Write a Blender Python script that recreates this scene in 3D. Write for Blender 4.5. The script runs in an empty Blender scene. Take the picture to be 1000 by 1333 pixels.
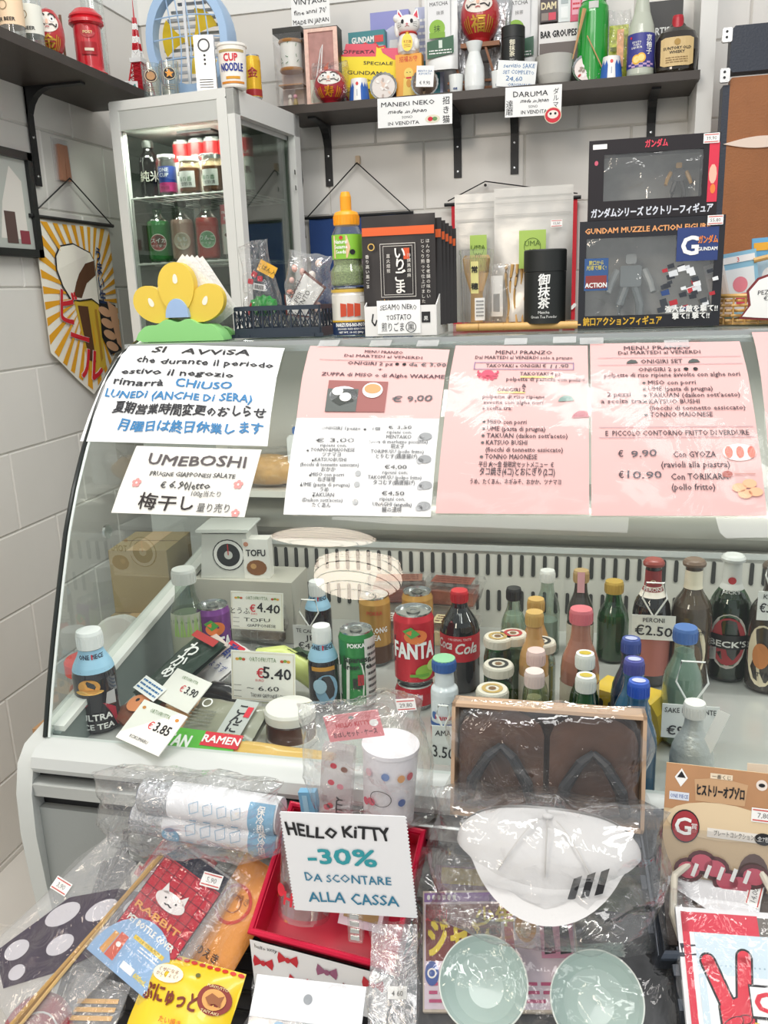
import bpy, math, random
from mathutils import Vector, Matrix, noise
SC = bpy.context.scene
COL = SC.collection
PI = math.pi
# ---------------- camera ----------------
FPX = 1100.9
yaw, pitch, roll = -0.2328, -0.25326, -0.03584
cy_, sy_, cp_, sp_, cr_, sr_ = math.cos(yaw), math.sin(yaw), math.cos(pitch), math.sin(pitch), math.cos(roll), math.sin(roll)
FWD = Vector((sy_*cp_, cy_*cp_, sp_))
R0 = Vector((cy_, -sy_, 0)); U0 = R0.cross(FWD)
RIGHT = R0*cr_ + U0*sr_; UP = U0*cr_ - R0*sr_
EYE = Vector((0, 0, 1.28))
cam_data = bpy.data.cameras.new('camera'); cam = bpy.data.objects.new('camera', cam_data); COL.objects.link(cam)
cam.matrix_world = Matrix(((RIGHT.x, UP.x, -FWD.x, EYE.x), (RIGHT.y, UP.y, -FWD.y, EYE.y), (RIGHT.z, UP.z, -FWD.z, EYE.z), (0, 0, 0, 1)))
cam_data.sensor_fit = 'HORIZONTAL'; cam_data.sensor_width = 36; cam_data.lens = FPX*36/1000; cam_data.clip_start = .02
SC.camera = cam
# ---------------- light ----------------
w = bpy.data.worlds.new('world'); SC.world = w; w.use_nodes = True
w.node_tree.nodes['Background'].inputs[0].default_value = (.96, .98, 1, 1)
w.node_tree.nodes['Background'].inputs[1].default_value = .5
def area(name, loc, size, power, target, col=(1, .98, .95)):
    d = bpy.data.lights.new(name, 'AREA'); d.shape = 'RECTANGLE'; d.size, d.size_y = size; d.energy = power; d.color = col
    o = bpy.data.objects.new(name, d); COL.objects.link(o); o.location = loc
    o.rotation_euler = (Vector(target)-Vector(loc)).to_track_quat('-Z', 'Y').to_euler(); return o
area('ceiling_lamp', (-.3, .9, 2.75), (1.2, .3), 12, (-.3, 1.5, 0))
area('ceiling_lamp', (.5, 0, 2.75), (.3, 1.2), 9, (.2, .9, .5))
area('ceiling_lamp', (-.4, -.5, 2.75), (1.2, .3), 5, (-.3, 1.0, .6))
area('case_fill_light', (.05, 1.30, 1.165), (1.45, .03), 3.2, (.05, 1.22, .6), (1, .97, .92))  # unseen strip light, added to brighten the goods inside the case
SC.view_settings.view_transform = 'Standard'; SC.view_settings.look = 'None'
SC.view_settings.gamma = 1; SC.view_settings.use_curve_mapping = False
SC.view_settings.exposure = 0.42
SC.cycles.use_denoising = True
SC.cycles.transparent_max_bounces = 24; SC.cycles.max_bounces = 10
SC.cycles.caustics_reflective = False; SC.cycles.caustics_refractive = False
# ---------------- measuring ----------------
def at(px, py, X=None, Y=None, Z=None):
    d = FWD + RIGHT*((px-500)/FPX) - UP*((py-666.5)/FPX)
    if X is not None: t = (X-EYE.x)/d.x
    elif Y is not None: t = (Y-EYE.y)/d.y
    else: t = (Z-EYE.z)/d.z
    return EYE + d*t
def mpp(p): return (Vector(p)-EYE).dot(FWD)/FPX
# ---------------- materials ----------------
MATS = {}
def srgb(h):
    c = [int(h[i:i+2], 16)/255 for i in (0, 2, 4)]
    return tuple((x/12.92 if x <= .04045 else ((x+.055)/1.055)**2.4) for x in c)+(1,)
def mat(h, rough=.5, metal=0, spec=.5, coat=0, emit=0, bump=0, bscale=60, var=0, vscale=8):
    key = (h, rough, metal, spec, coat, emit, bump, bscale, var, vscale)
    if key in MATS: return MATS[key]
    m = bpy.data.materials.new('m_'+h); m.use_nodes = True; nt = m.node_tree; b = nt.nodes['Principled BSDF']
    c = srgb(h); b.inputs['Base Color'].default_value = c
    b.inputs['Roughness'].default_value = rough; b.inputs['Metallic'].default_value = metal
    b.inputs['Specular IOR Level'].default_value = spec; b.inputs['Coat Weight'].default_value = coat
    if emit: b.inputs['Emission Color'].default_value = c; b.inputs['Emission Strength'].default_value = emit
    if bump or var:
        tc = nt.nodes.new('ShaderNodeTexCoord'); n = nt.nodes.new('ShaderNodeTexNoise'); n.inputs['Detail'].default_value = 4
        nt.links.new(tc.outputs['Object'], n.inputs['Vector'])
        n.inputs['Scale'].default_value = bscale if bump else vscale
        if bump:
            bp = nt.nodes.new('ShaderNodeBump'); bp.inputs['Strength'].default_value = bump; bp.inputs['Distance'].default_value = .004
            nt.links.new(n.outputs['Fac'], bp.inputs['Height']); nt.links.new(bp.outputs['Normal'], b.inputs['Normal'])
        if var:
            n2 = nt.nodes.new('ShaderNodeTexNoise'); n2.inputs['Scale'].default_value = vscale; n2.inputs['Detail'].default_value = 5
            nt.links.new(tc.outputs['Object'], n2.inputs['Vector'])
            mx = nt.nodes.new('ShaderNodeMix'); mx.data_type = 'RGBA'
            mx.inputs[6].default_value = tuple(x*(1-var) for x in c[:3])+(1,); mx.inputs[7].default_value = tuple(min(1, x*(1+var)) for x in c[:3])+(1,)
            rp = nt.nodes.new('ShaderNodeMapRange'); rp.inputs[1].default_value = .3; rp.inputs[2].default_value = .7
            nt.links.new(n2.outputs['Fac'], rp.inputs[0]); nt.links.new(rp.outputs[0], mx.inputs[0]); nt.links.new(mx.outputs[2], b.inputs['Base Color'])
    MATS[key] = m; return m
def clear(h='FFFFFF', base=.04, edge=.5, rough=.02, bump=0, bscale=40, milk=0, milkc='FFFFFF', blend=.25):
    """see-through film, glass or plastic: tinted transparency under a gloss that grows at grazing angles"""
    key = ('clear', h, base, edge, rough, bump, bscale, milk, milkc, blend)
    if key in MATS: return MATS[key]
    m = bpy.data.materials.new('clear_'+h); m.use_nodes = True; nt = m.node_tree; nt.nodes.clear(); N = nt.nodes.new; L = nt.links.new
    out = N('ShaderNodeOutputMaterial'); tr = N('ShaderNodeBsdfTransparent'); tr.inputs[0].default_value = srgb(h)
    gl = N('ShaderNodeBsdfGlossy'); gl.inputs['Roughness'].default_value = rough
    lw = N('ShaderNodeLayerWeight'); lw.inputs['Blend'].default_value = blend
    mr = N('ShaderNodeMapRange'); mr.inputs[3].default_value = base; mr.inputs[4].default_value = edge
    L(lw.outputs['Facing'], mr.inputs[0]); mix = N('ShaderNodeMixShader'); L(mr.outputs[0], mix.inputs[0])
    if bump:
        tc = N('ShaderNodeTexCoord'); n = N('ShaderNodeTexNoise'); n.inputs['Scale'].default_value = bscale; n.inputs['Detail'].default_value = 3; n.inputs['Distortion'].default_value = 1.5
        L(tc.outputs['Object'], n.inputs['Vector']); bp = N('ShaderNodeBump'); bp.inputs['Strength'].default_value = bump; bp.inputs['Distance'].default_value = .01
        L(n.outputs['Fac'], bp.inputs['Height']); L(bp.outputs['Normal'], gl.inputs['Normal']); L(bp.outputs['Normal'], lw.inputs['Normal'])
    src = tr
    if milk:
        df = N('ShaderNodeBsdfDiffuse'); df.inputs[0].default_value = srgb(milkc); mm = N('ShaderNodeMixShader'); mm.inputs[0].default_value = milk
        L(tr.outputs[0], mm.inputs[1]); L(df.outputs[0], mm.inputs[2]); src = mm
    L(src.outputs[0], mix.inputs[1]); L(gl.outputs[0], mix.inputs[2]); L(mix.outputs[0], out.inputs['Surface'])
    MATS[key] = m; return m
FILM = clear(base=.04, edge=.75, rough=.06, bump=.9, bscale=26, milk=.03)
FILM2 = clear(base=.06, edge=.8, rough=.08, bump=.8, bscale=18, milk=.10, milkc='F4F4F4')
SLEEVE = clear(base=.05, edge=.4, rough=.05, bump=.35, bscale=7, milk=.02)
PLASTIC = clear(base=.05, edge=.6, rough=.04, milk=.03)
PANE = clear('F3F8F6', base=.035, edge=.6, rough=.0, blend=.12)
WHITE = mat('F7F7F4', .55); INK = mat('1C1C20', .6); DARK = mat('17181A', .4); STEEL = mat('C9CCCC', .25, 1); PAPER = mat('FAFAF8', .7)
# ---------------- text ----------------
TXT = {}
def glyphs(s, bold=0, cond=1, shear=0):
    k = (s, shear)
    if k not in TXT:
        c = bpy.data.curves.new('tmp', 'FONT'); c.body = s; c.resolution_u = 1 if len(s) > 8 else 2; c.shear = shear
        c.align_x = 'CENTER'; c.space_line = .95
        o = bpy.data.objects.new('tmp', c); me = o.to_mesh()
        vs = [tuple(v.co) for v in me.vertices]; fs = [tuple(p.vertices) for p in me.polygons]
        o.to_mesh_clear(); bpy.data.objects.remove(o); bpy.data.curves.remove(c)
        TXT[k] = (vs, fs)
    return TXT[k]
# ---------------- mesh builder ----------------
class MB:
    def __init__(self): self.v, self.f, self.m, self.s = [], [], [], []
    def add(self, vs, fs, m, smooth=False, M=None):
        o = len(self.v)
        self.v += [tuple(M @ Vector(v)) for v in vs] if M else [tuple(v) for v in vs]
        self.f += [tuple(i+o for i in f) for f in fs]; self.m += [m]*len(fs); self.s += [smooth]*len(fs)
        return self
    def box(self, x0, x1, y0, y1, z0, z1, m, M=None, bev=0):
        if bev:
            return self.prism([(x0+bev, z0), (x1-bev, z0), (x1, z0+bev), (x1, z1-bev), (x1-bev, z1), (x0+bev, z1), (x0, z1-bev), (x0, z0+bev)], y0, y1, m, M)
        vs = [(x, y, z) for z in (z0, z1) for y in (y0, y1) for x in (x0, x1)]
        return self.add(vs, [(0, 2, 3, 1), (4, 5, 7, 6), (0, 1, 5, 4), (2, 6, 7, 3), (0, 4, 6, 2), (1, 3, 7, 5)], m, False, M)
    def prism(self, pts, y0, y1, m, M=None, smooth=False, back=None):
        n = len(pts); vs = [(x, y0, z) for x, z in pts]+[(x, y1, z) for x, z in pts]
        self.add(vs, [tuple(range(n))], m, False, M); self.add(vs, [tuple(range(2*n-1, n-1, -1))], back or m, False, M)
        return self.add(vs, [(i, i+n, (i+1) % n+n, (i+1) % n) for i in range(n)], back or m, smooth, M)
    def poly(self, pts, m, y=0, fn=None, M=None):
        vs = [fn(x, z) if fn else (x, y, z) for x, z in pts]
        return self.add(vs, [tuple(range(len(pts)))], m, False, M)
    def disc(self, x, z, rx, rz, m, y=0, fn=None, n=20, rot=0, M=None):
        pts = []
        for i in range(n):
            a = 2*PI*i/n; u, v = rx*math.cos(a), rz*math.sin(a)
            pts.append((x+u*math.cos(rot)-v*math.sin(rot), z+u*math.sin(rot)+v*math.cos(rot)))
        return self.poly(pts, m, y, fn, M)
    def ring(self, x, z, r0, r1, m, y=0, n=24, fn=None, M=None, sz=1):
        vs = []
        for i in range(n):
            a = 2*PI*i/n
            for r in (r0, r1):
                q = (x+r*math.cos(a), z+r*sz*math.sin(a)); vs.append(fn(*q) if fn else (q[0], y, q[1]))
        return self.add(vs, [(2*i, 2*i+1, (2*i+3) % (2*n), (2*i+2) % (2*n)) for i in range(n)], m, False, M)
    def rect(self, x0, x1, z0, z1, m, y=0, fn=None, M=None, nx=1, nz=1):
        vs = [((x0+(x1-x0)*i/nx), (z0+(z1-z0)*j/nz)) for j in range(nz+1) for i in range(nx+1)]
        vs = [fn(*q) if fn else (q[0], y, q[1]) for q in vs]
        return self.add(vs, [(j*(nx+1)+i, j*(nx+1)+i+1, (j+1)*(nx+1)+i+1, (j+1)*(nx+1)+i) for j in range(nz) for i in range(nx)], m, bool(fn), M)
    def line(self, pts, wd, m, y=0, fn=None, M=None):
        for a, b in zip(pts, pts[1:]):
            d = Vector((b[0]-a[0], b[1]-a[1])); 
            if d.length < 1e-9: continue
            n = Vector((-d.y, d.x)).normalized()*wd/2
            q = [(a[0]-n.x, a[1]-n.y), (b[0]-n.x, b[1]-n.y), (b[0]+n.x, b[1]+n.y), (a[0]+n.x, a[1]+n.y)]
            self.poly(q, m, y, fn, M)
        return self
    def lathe(self, prof, m, n=24, cx=0, cy=0, M=None, cap=True, sx=1, sy=1):
        vs = []; ms = m if isinstance(m, list) else [m]*(len(prof)-1)
        for r, z in prof:
            for i in range(n): a = 2*PI*i/n; vs.append((cx+r*sx*math.cos(a), cy+r*sy*math.sin(a), z))
        for k in range(len(prof)-1):
            self.add(vs[k*n:(k+2)*n], [(i, (i+1) % n, n+(i+1) % n, n+i) for i in range(n)], ms[k], True, M)
        if cap:
            if prof[0][0] > 1e-6: self.add(vs[:n], [tuple(range(n-1, -1, -1))], ms[0], False, M)
            if prof[-1][0] > 1e-6: self.add(vs[-n:], [tuple(range(n))], ms[-1], False, M)
        return self
    def tube(self, pts, r, m, n=8, M=None, closed=False):
        P = [Vector(p) for p in pts]; vs = []; K = len(P)
        for i, p in enumerate(P):
            d = (P[(i+1) % K]-P[i-1]) if closed else (P[min(i+1, K-1)]-P[max(i-1, 0)])
            d.normalize(); a = d.orthogonal() if abs(d.z) > .99 else d.cross(Vector((0, 0, 1)))
            a.normalize(); b = d.cross(a); rr = r[i] if isinstance(r, (list, tuple)) else r
            for k in range(n): t = 2*PI*k/n; vs.append(p+a*rr*math.cos(t)+b*rr*math.sin(t))
        R = range(K) if closed else range(K-1)
        self.add(vs, [(i*n+k, i*n+(k+1) % n, ((i+1) % K)*n+(k+1) % n, ((i+1) % K)*n+k) for i in R for k in range(n)], m, True, M)
        if not closed: self.add(vs, [tuple(range(n-1, -1, -1)), tuple(range((K-1)*n, K*n))], m, False, M)
        return self
    def ball(self, x, y, z, rx, ry, rz, m, M=None, nu=16, nv=10):
        vs = []
        for j in range(nv+1):
            t = PI*j/nv-PI/2
            for i in range(nu): a = 2*PI*i/nu; vs.append((x+rx*math.cos(t)*math.cos(a), y+ry*math.cos(t)*math.sin(a), z+rz*math.sin(t)))
        return self.add(vs, [(j*nu+i, j*nu+(i+1) % nu, (j+1)*nu+(i+1) % nu, (j+1)*nu+i) for j in range(nv) for i in range(nu)], m, True, M)
    def grid(self, fn, nu, nv, m, M=None):
        vs = [fn(i/nu, j/nv) for j in range(nv+1) for i in range(nu+1)]
        return self.add(vs, [(j*(nu+1)+i, j*(nu+1)+i+1, (j+1)*(nu+1)+i+1, (j+1)*(nu+1)+i) for j in range(nv) for i in range(nu)], m, True, M)
    def text(self, s, x, z, h, m, y=0, fn=None, M=None, bold=.0, hand=0, rot=0, wd=None, al='C', shear=0):
        """capital height h; wd fits the line to a width; al C/L"""
        if '\n' in s and al == 'L':
            for i, q in enumerate(s.split('\n')): self.text(q, x, z-i*h*1.5, h, m, y, fn, M, bold, hand, rot, wd, al, shear)
            return self
        vs, fs = glyphs(s, bold, 1, shear)
        if not vs: return self
        k = h/.73; xs = [v[0] for v in vs]; x0, x1 = min(xs), max(xs); kx = k
        if wd: kx = wd/(x1-x0)
        ox = (x0+x1)/2 if al == 'C' else x0
        c, sn = math.cos(rot), math.sin(rot); out = []; ph = sum(map(ord, s)) % 7
        for vx, vy, _ in vs:
            u, v = (vx-ox)*kx, vy*k
            if hand:
                t = (vx-x0)*1.9+ph; v += h*hand*math.sin(t)*.5+v*hand*.7*math.sin(t*.63+1); u += h*hand*math.sin(t*1.3+v/h*2)*.5
            q = (x+u*c-v*sn, z+u*sn+v*c); out.append(fn(*q) if fn else (q[0], y, q[1]))
        if bold:
            e = max(.3, min(1.2, bold*30))*h*.028; oo = []
            for du, dv in ((-e, -e), (e, -e), (e, e), (-e, e)):
                q0 = Vector((du*c-dv*sn, du*sn+dv*c)); 
                for vx, vy, _ in vs:
                    u, v = (vx-ox)*kx, vy*k
                    if hand:
                        t = (vx-x0)*1.9+ph; v += h*hand*math.sin(t)*.5+v*hand*.7*math.sin(t*.63+1); u += h*hand*math.sin(t*1.3+v/h*2)*.5
                    q = (x+u*c-v*sn+q0.x, z+u*sn+v*c+q0.y); oo.append(fn(*q) if fn else (q[0], y, q[1]))
            n = len(vs)
            for j in range(4): self.add([(a, b_-6e-5*j, c_+2e-5*j) for a, b_, c_ in oo[j*n:(j+1)*n]], fs, m, False, M)
            return self
        return self.add(out, fs, m, False, M)
    def build(self, name, parent=None, **props):
        me = bpy.data.meshes.new(name); me.from_pydata(self.v, [], self.f)
        names = []
        for m in self.m:
            if m not in names: names.append(m)
        for m in names: me.materials.append(m)
        idx = {m: i for i, m in enumerate(names)}
        me.polygons.foreach_set('material_index', [idx[m] for m in self.m]); me.polygons.foreach_set('use_smooth', self.s)
        me.update(); 
        if any(self.s): me.set_sharp_from_angle(angle=.7)
        o = bpy.data.objects.new(name, me); COL.objects.link(o)
        if parent: o.parent = parent
        for k, v in props.items(): o[k] = v
        return o
def tag(o, label, cat, group=None):
    o['label'] = label; o['category'] = cat
    if group: o['group'] = group
    return o
def thing(name, label, cat, loc=(0, 0, 0), rz=0, group=None, lean=0, tip=0):
    """Empty at the base; lean tips it back about X, tip turns it in its own face"""
    o = bpy.data.objects.new(name, None); COL.objects.link(o); o.empty_display_size = .02
    o.matrix_world = Matrix.Translation(loc) @ Matrix.Rotation(rz, 4, 'Z') @ Matrix.Rotation(-lean, 4, 'X') @ Matrix.Rotation(-tip, 4, 'Y')
    return tag(o, label, cat, group)
def struct(o): o['kind'] = 'structure'; return o
def cyl(r, off=.0006, cx=0, cy=0): return lambda u, v: (cx+(r+off)*math.sin(u/r), cy-(r+off)*math.cos(u/r), v)
# ================= the room =================
TILE = mat('E3E0DA', .25, spec=.5, var=.035, vscale=3); GROUT = mat('CFCCC5', .8); PLASTER = mat('F2F2EE', .8, bump=.15, bscale=90)
XW, YW, TOPZ, RH = -1.3, 2.56, 2.07, .187
_tm = {}
def tile_obj(a, b, loc, parent, axis):
    key = (round(a, 3), round(b, 3), axis)
    if key not in _tm:
        g, c = .0012, .003; q = MB(); d = .004
        vs = [(g, 0, g), (a-g, 0, g), (a-g, 0, b-g), (g, 0, b-g), (g+c, -d, g+c), (a-g-c, -d, g+c), (a-g-c, -d, b-g-c), (g+c, -d, b-g-c)]
        if axis == 1: vs = [(-y, x, z) for x, y, z in vs]
        if axis == 2: vs = [(x, z, -y) for x, y, z in vs]
        F = [(4, 5, 6, 7), (0, 1, 5, 4), (1, 2, 6, 5), (2, 3, 7, 6), (3, 0, 4, 7)]
        if axis: F = [tuple(reversed(f)) for f in F]
        q.add(vs, F, TILE); o = q.build('tile', parent); _tm[key] = o.data
    else:
        o = bpy.data.objects.new('tile', _tm[key]); COL.objects.link(o); o.parent = parent
    o.location = loc
wb = MB(); wb.box(XW-.1, 1.3, YW+.004, YW+.12, 0, 2.9, GROUT).box(XW, 1.3, YW-.004, YW+.004, TOPZ, 2.9, PLASTER)
wall_back = struct(wb.build('wall_back'))
wl = MB(); wl.box(XW-.12, XW-.004, .2, YW+.1, 0, 2.9, GROUT).box(XW-.004, XW+.004, .2, YW, TOPZ, 2.9, PLASTER)
wall_left = struct(wl.build('wall_left'))
k = 0; z = TOPZ
while z > .9:
    z -= RH; x = XW+.012-(.16 if k % 2 else .02); k += 1
    while x < 1.2:
        a, b = max(x, XW+.002), min(x+.285, 1.28)
        if b-a > .02: tile_obj(b-a, RH, (a, YW+.004, z), wall_back, 0)
        x += .285
k = 0; z = TOPZ
while z > -.1:
    z -= RH; y = YW-.001; y -= (.14 if k % 2 else .0); k += 1
    if k % 2 == 0: tile_obj(.14, RH, (XW-.004, YW-.141, z), wall_left, 1)
    while y > .6:
        tile_obj(.285, RH, (XW-.004, y-.285, z), wall_left, 1); y -= .285
fl = struct(MB().box(-1.5, 1.4, -2.2, YW+.1, -.06, -.004, GROUT).build('floor'))
for i in range(3):
    for j in range(6): tile_obj(.4, .4, (-1.3+.4*i, .1+.4*j, -.004), fl, 2)
# right-hand pier with its covered panels
pr = MB().box(.262, .30, 2.40, 2.57, 0, 2.8, mat('ECEBE6', .4)).box(.262, .30, 2.396, 2.40, 0, 2.8, mat('DEDDD8', .35))
struct(pr.build('trim_pier'))
brown = mat('9C6237', .55, bump=.3, bscale=220, var=.06, vscale=20); navy = mat('2E3440', .5, bump=.25, bscale=200)
t = thing('leather_board', 'brown leather covered board with a pale leaf shape, hung at far right', 'board', (.33, 2.30, 1.1))
a0, a1 = at(930, 100, Y=2.3), at(1000, 100, Y=2.3)
MB().box(-.005, .5, 0, .03, 0, a0.z-1.105, brown, bev=.004).build('leather_cover', t)
MB().box(-.02, -.005, .0, .05, -.02, a0.z-1.12, navy).build('edge_strip', t)
lf = MB(); c = at(1000, 184, Y=2.3); pts = []
for i in range(24):
    s = i/23; pts.append((-.085+.17*s, .013*math.sin(PI*s)))
lf.prism(pts+[(x, -z) for x, z in pts[-2:0:-1]], -.004, 0, mat('EBD6C6', .6)); o = lf.build('leaf_shape', t); o.location = (c.x-.33-.015, 0, c.z-1.1)
t2 = thing('roller_cover', 'dark navy padded strip hung above the brown leather board', 'cover', (.33, 2.30, a0.z+.004))
MB().box(-.01, .5, -.01, .035, 0, .098, navy, bev=.008).build('padding', t2)
for z in (.085, .0):
    h = MB().box(-.03, -.008, -.012, 0, z-.02, z+.01, mat('D8D8D6', .3, .6), bev=.003).disc(-.02, z-.01, .003, .003, DARK, y=-.0125).disc(-.02, z+.002, .003, .003, DARK, y=-.0125)
    h.build('hinge', t2)
# ================= display counter =================
CX0, CX1, T, DK = -.71, .80, 1.212, .66
PROF = [(1.29, 1.212), (1.262, 1.205), (1.235, 1.193), (1.186, 1.16), (1.14, 1.115), (1.10, 1.068), (1.066, 1.02), (1.034, .966), (1.004, .9), (.974, .83), (.948, .765), (.925, .70)]
def prof_s():
    L = [0]
    for a, b in zip(PROF, PROF[1:]): L.append(L[-1]+math.dist(a, b))
    return L
PL = prof_s()
def gpt(s, off=0):
    s = max(0, min(PL[-1]-1e-6, s)); i = max(k for k in range(len(PL)-1) if PL[k] <= s)
    f = (s-PL[i])/(PL[i+1]-PL[i]); a, b = PROF[i], PROF[i+1]
    def nrm(i):
        i0, i1 = max(0, i-1), min(len(PROF)-1, i+1); d = (PROF[i1][0]-PROF[i0][0], PROF[i1][1]-PROF[i0][1]); l = math.hypot(*d); return (d[1]/l, -d[0]/l)
    n0, n1 = nrm(i), nrm(i+1); ny, nz = n0[0]*(1-f)+n1[0]*f, n0[1]*(1-f)+n1[1]*f
    return a[0]*(1-f)+b[0]*f+ny*off, a[1]*(1-f)+b[1]*f+nz*off
def glass_map(off): 
    def fn(u, s):
        y, z = gpt(s, off); return (u, y, z)
    return fn
def glass_at(px, py):
    """the point of the curved pane seen at a pixel: x and arc length from its top"""
    best = None
    for i in range(400):
        s = PL[-1]*i/400; y, z = gpt(s); p = at(px, py, Y=y); e = abs(p.z-z)
        if best is None or e < best[0]: best = (e, p.x, s)
    return best[1], best[2]
counter = thing('display_counter', 'refrigerated serve-over display counter with curved glass front and grey body', 'counter', (0, 0, 0))
ENAM = mat('CACECB', .28, spec=.5); GREY = mat('9A9F9D', .42, .2, bump=.05, bscale=200); ALU = mat('C4C8C6', .3, .85); LINER = mat('D9D7CE', .45)
END = [(.925, .702), (.905, .698), (.886, .68), (.874, .64), (.870, .58), (.875, .50), (.882, .42), (.885, .3), (.885, .02), (1.78, .02), (1.78, 1.0), (1.70, .86), (1.55, .812)]
def yz_prism(mb, pts, x0, x1, m): 
    n = len(pts); vs = [(x0, y, z) for y, z in pts]+[(x1, y, z) for y, z in pts]
    mb.add(vs, [tuple(range(n))], m); mb.add(vs, [tuple(range(2*n-1, n-1, -1))], m)
    return mb.add(vs, [(i, (i+1) % n, (i+1) % n+n, i+n) for i in range(n)], m, True)
yz_prism(MB(), END, CX0-.024, CX0, mat('C8CCC8', .4)).build('end_panel', counter)
yz_prism(MB(), [(.935, DK), (.935, .70), (1.55, .815), (1.56, DK)], CX0, CX0+.012, mat('7A8682', .35)).build('end_liner', counter)
yz_prism(MB(), [(.94, .701), (.94, .709), (1.555, .824), (1.555, .812)], CX0-.012, CX0+.016, mat('ECEDE8', .35)).build('end_rail', counter)
b = MB(); yz_prism(b, [(.885, .05), (.885, .615), (1.7, .615), (1.7, .05)], CX0, CX1, GREY); b.build('front_panel', counter)
b = MB(); yz_prism(b, [(.90, .664), (.886, .668), (.880, .678), (.884, .692), (.897, .700), (.93, .700), (.955, .664)], CX0, CX1, ENAM); b.build('front_rim', counter)
b = MB(); yz_prism(b, [(.884, .634), (.878, .637), (.878, .654), (.884, .658), (.93, .658), (.93, .634)], CX0, CX1, ALU); b.build('bumper_strip', counter)
MB().box(CX0, CX1, .897, .93, .615, .665, DARK).build('shade_strip', counter)  # dark strip painting in the shade between rim and front panel
MB().box(CX0, CX1, .93, 1.56, DK-.01, DK, mat('CFD0CC', .22, .35, var=.05)).build('deck', counter)
MB().box(CX0, CX1, .9, 1.7, .615, DK-.01, GREY).build('deck_base', counter)
gp = MB().box(CX0, CX1, 1.50, 1.515, DK, .822, LINER).box(CX0, CX1, 1.496, 1.50, .812, .822, ENAM); gp.build('grille_panel', counter)
yz_prism(MB(), [(1.515, .822), (1.50, .835), (1.485, .85), (1.485, .875), (1.50, .90), (1.545, .93), (1.56, .822)], CX0, CX1, mat('AFADA3', .3, .5)).build('air_duct', counter)
MB().box(CX0, CX1, 1.555, 1.57, .82, 1.19, LINER).build('rear_door', counter)
sm = None
for row, zc in ((0, .785), (1, .715)):
    for i in range(72):
        x = CX0+.05+i*.0208
        if x > CX1-.03: break
        if sm is None:
            q = MB(); q.prism([(.0036*math.cos(a), .017*(1 if a < PI else -1)+.0036*math.sin(a)) for a in [PI*j/5 for j in range(6)]+[PI+PI*j/5 for j in range(6)]], -.0012, .001, mat('3A3B38', .7)); o = q.build('slot', counter); sm = o.data  # flat dark capsules; the colour stands in for the shade inside each slot
        else: o = bpy.data.objects.new('slot', sm); COL.objects.link(o); o.parent = counter
        o.location = (x, 1.4995, zc)
MB().box(CX0-.01, CX1, 1.27, 1.80, T-.008, T, clear('DDE8E2', base=.12, edge=.6, rough=.08, milk=.35, milkc='D5DCD6')).build('top_glass', counter)
MB().box(CX0-.01, CX1, 1.262, 1.285, T-.014, T+.002, ALU).build('top_trim', counter)
MB().box(CX0, CX1, 1.56, 1.80, 1.16, T-.004, mat('C9CCC7', .4)).build('rear_beam', counter)
# curved panes
gl = MB()
fo, fi = glass_map(.003), glass_map(-.003)
gl.grid(lambda u, v: fo(CX0+(CX1-CX0)*u, PL[-1]*v), 2, 40, PANE); gl.build('front_glass', counter)
ends = MB(); pts = [gpt(PL[-1]*i/30) for i in range(31)]+[(.94, .70), (1.555, .815), (1.56, 1.212)]
n = len(pts); ends.add([(CX0, y, z) for y, z in pts], [tuple(range(n))], clear('F0F6F3', base=.04, edge=.5, rough=0)); ends.build('end_glass', counter)
rail = [(CX0-.002,)+gpt(PL[-1]*i/30, .004) for i in range(31)]
MB().tube(rail, .0035, mat('1E2422', .2)).build('edge_gasket', counter)
MB().tube([(x+.006, y, z) for x, y, z in rail], .002, mat('DCE4E0', .15)).build('edge_trim', counter)
h = MB(); h.lathe([(0, .008), (.004, .008), (.011, .004), (.011, 0)], STEEL, n=16, M=Matrix.Translation(at(141, 692, X=CX0)) @ Matrix.Rotation(-PI/2, 4, 'Y')); h.build('glass_bolt', counter)
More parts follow.
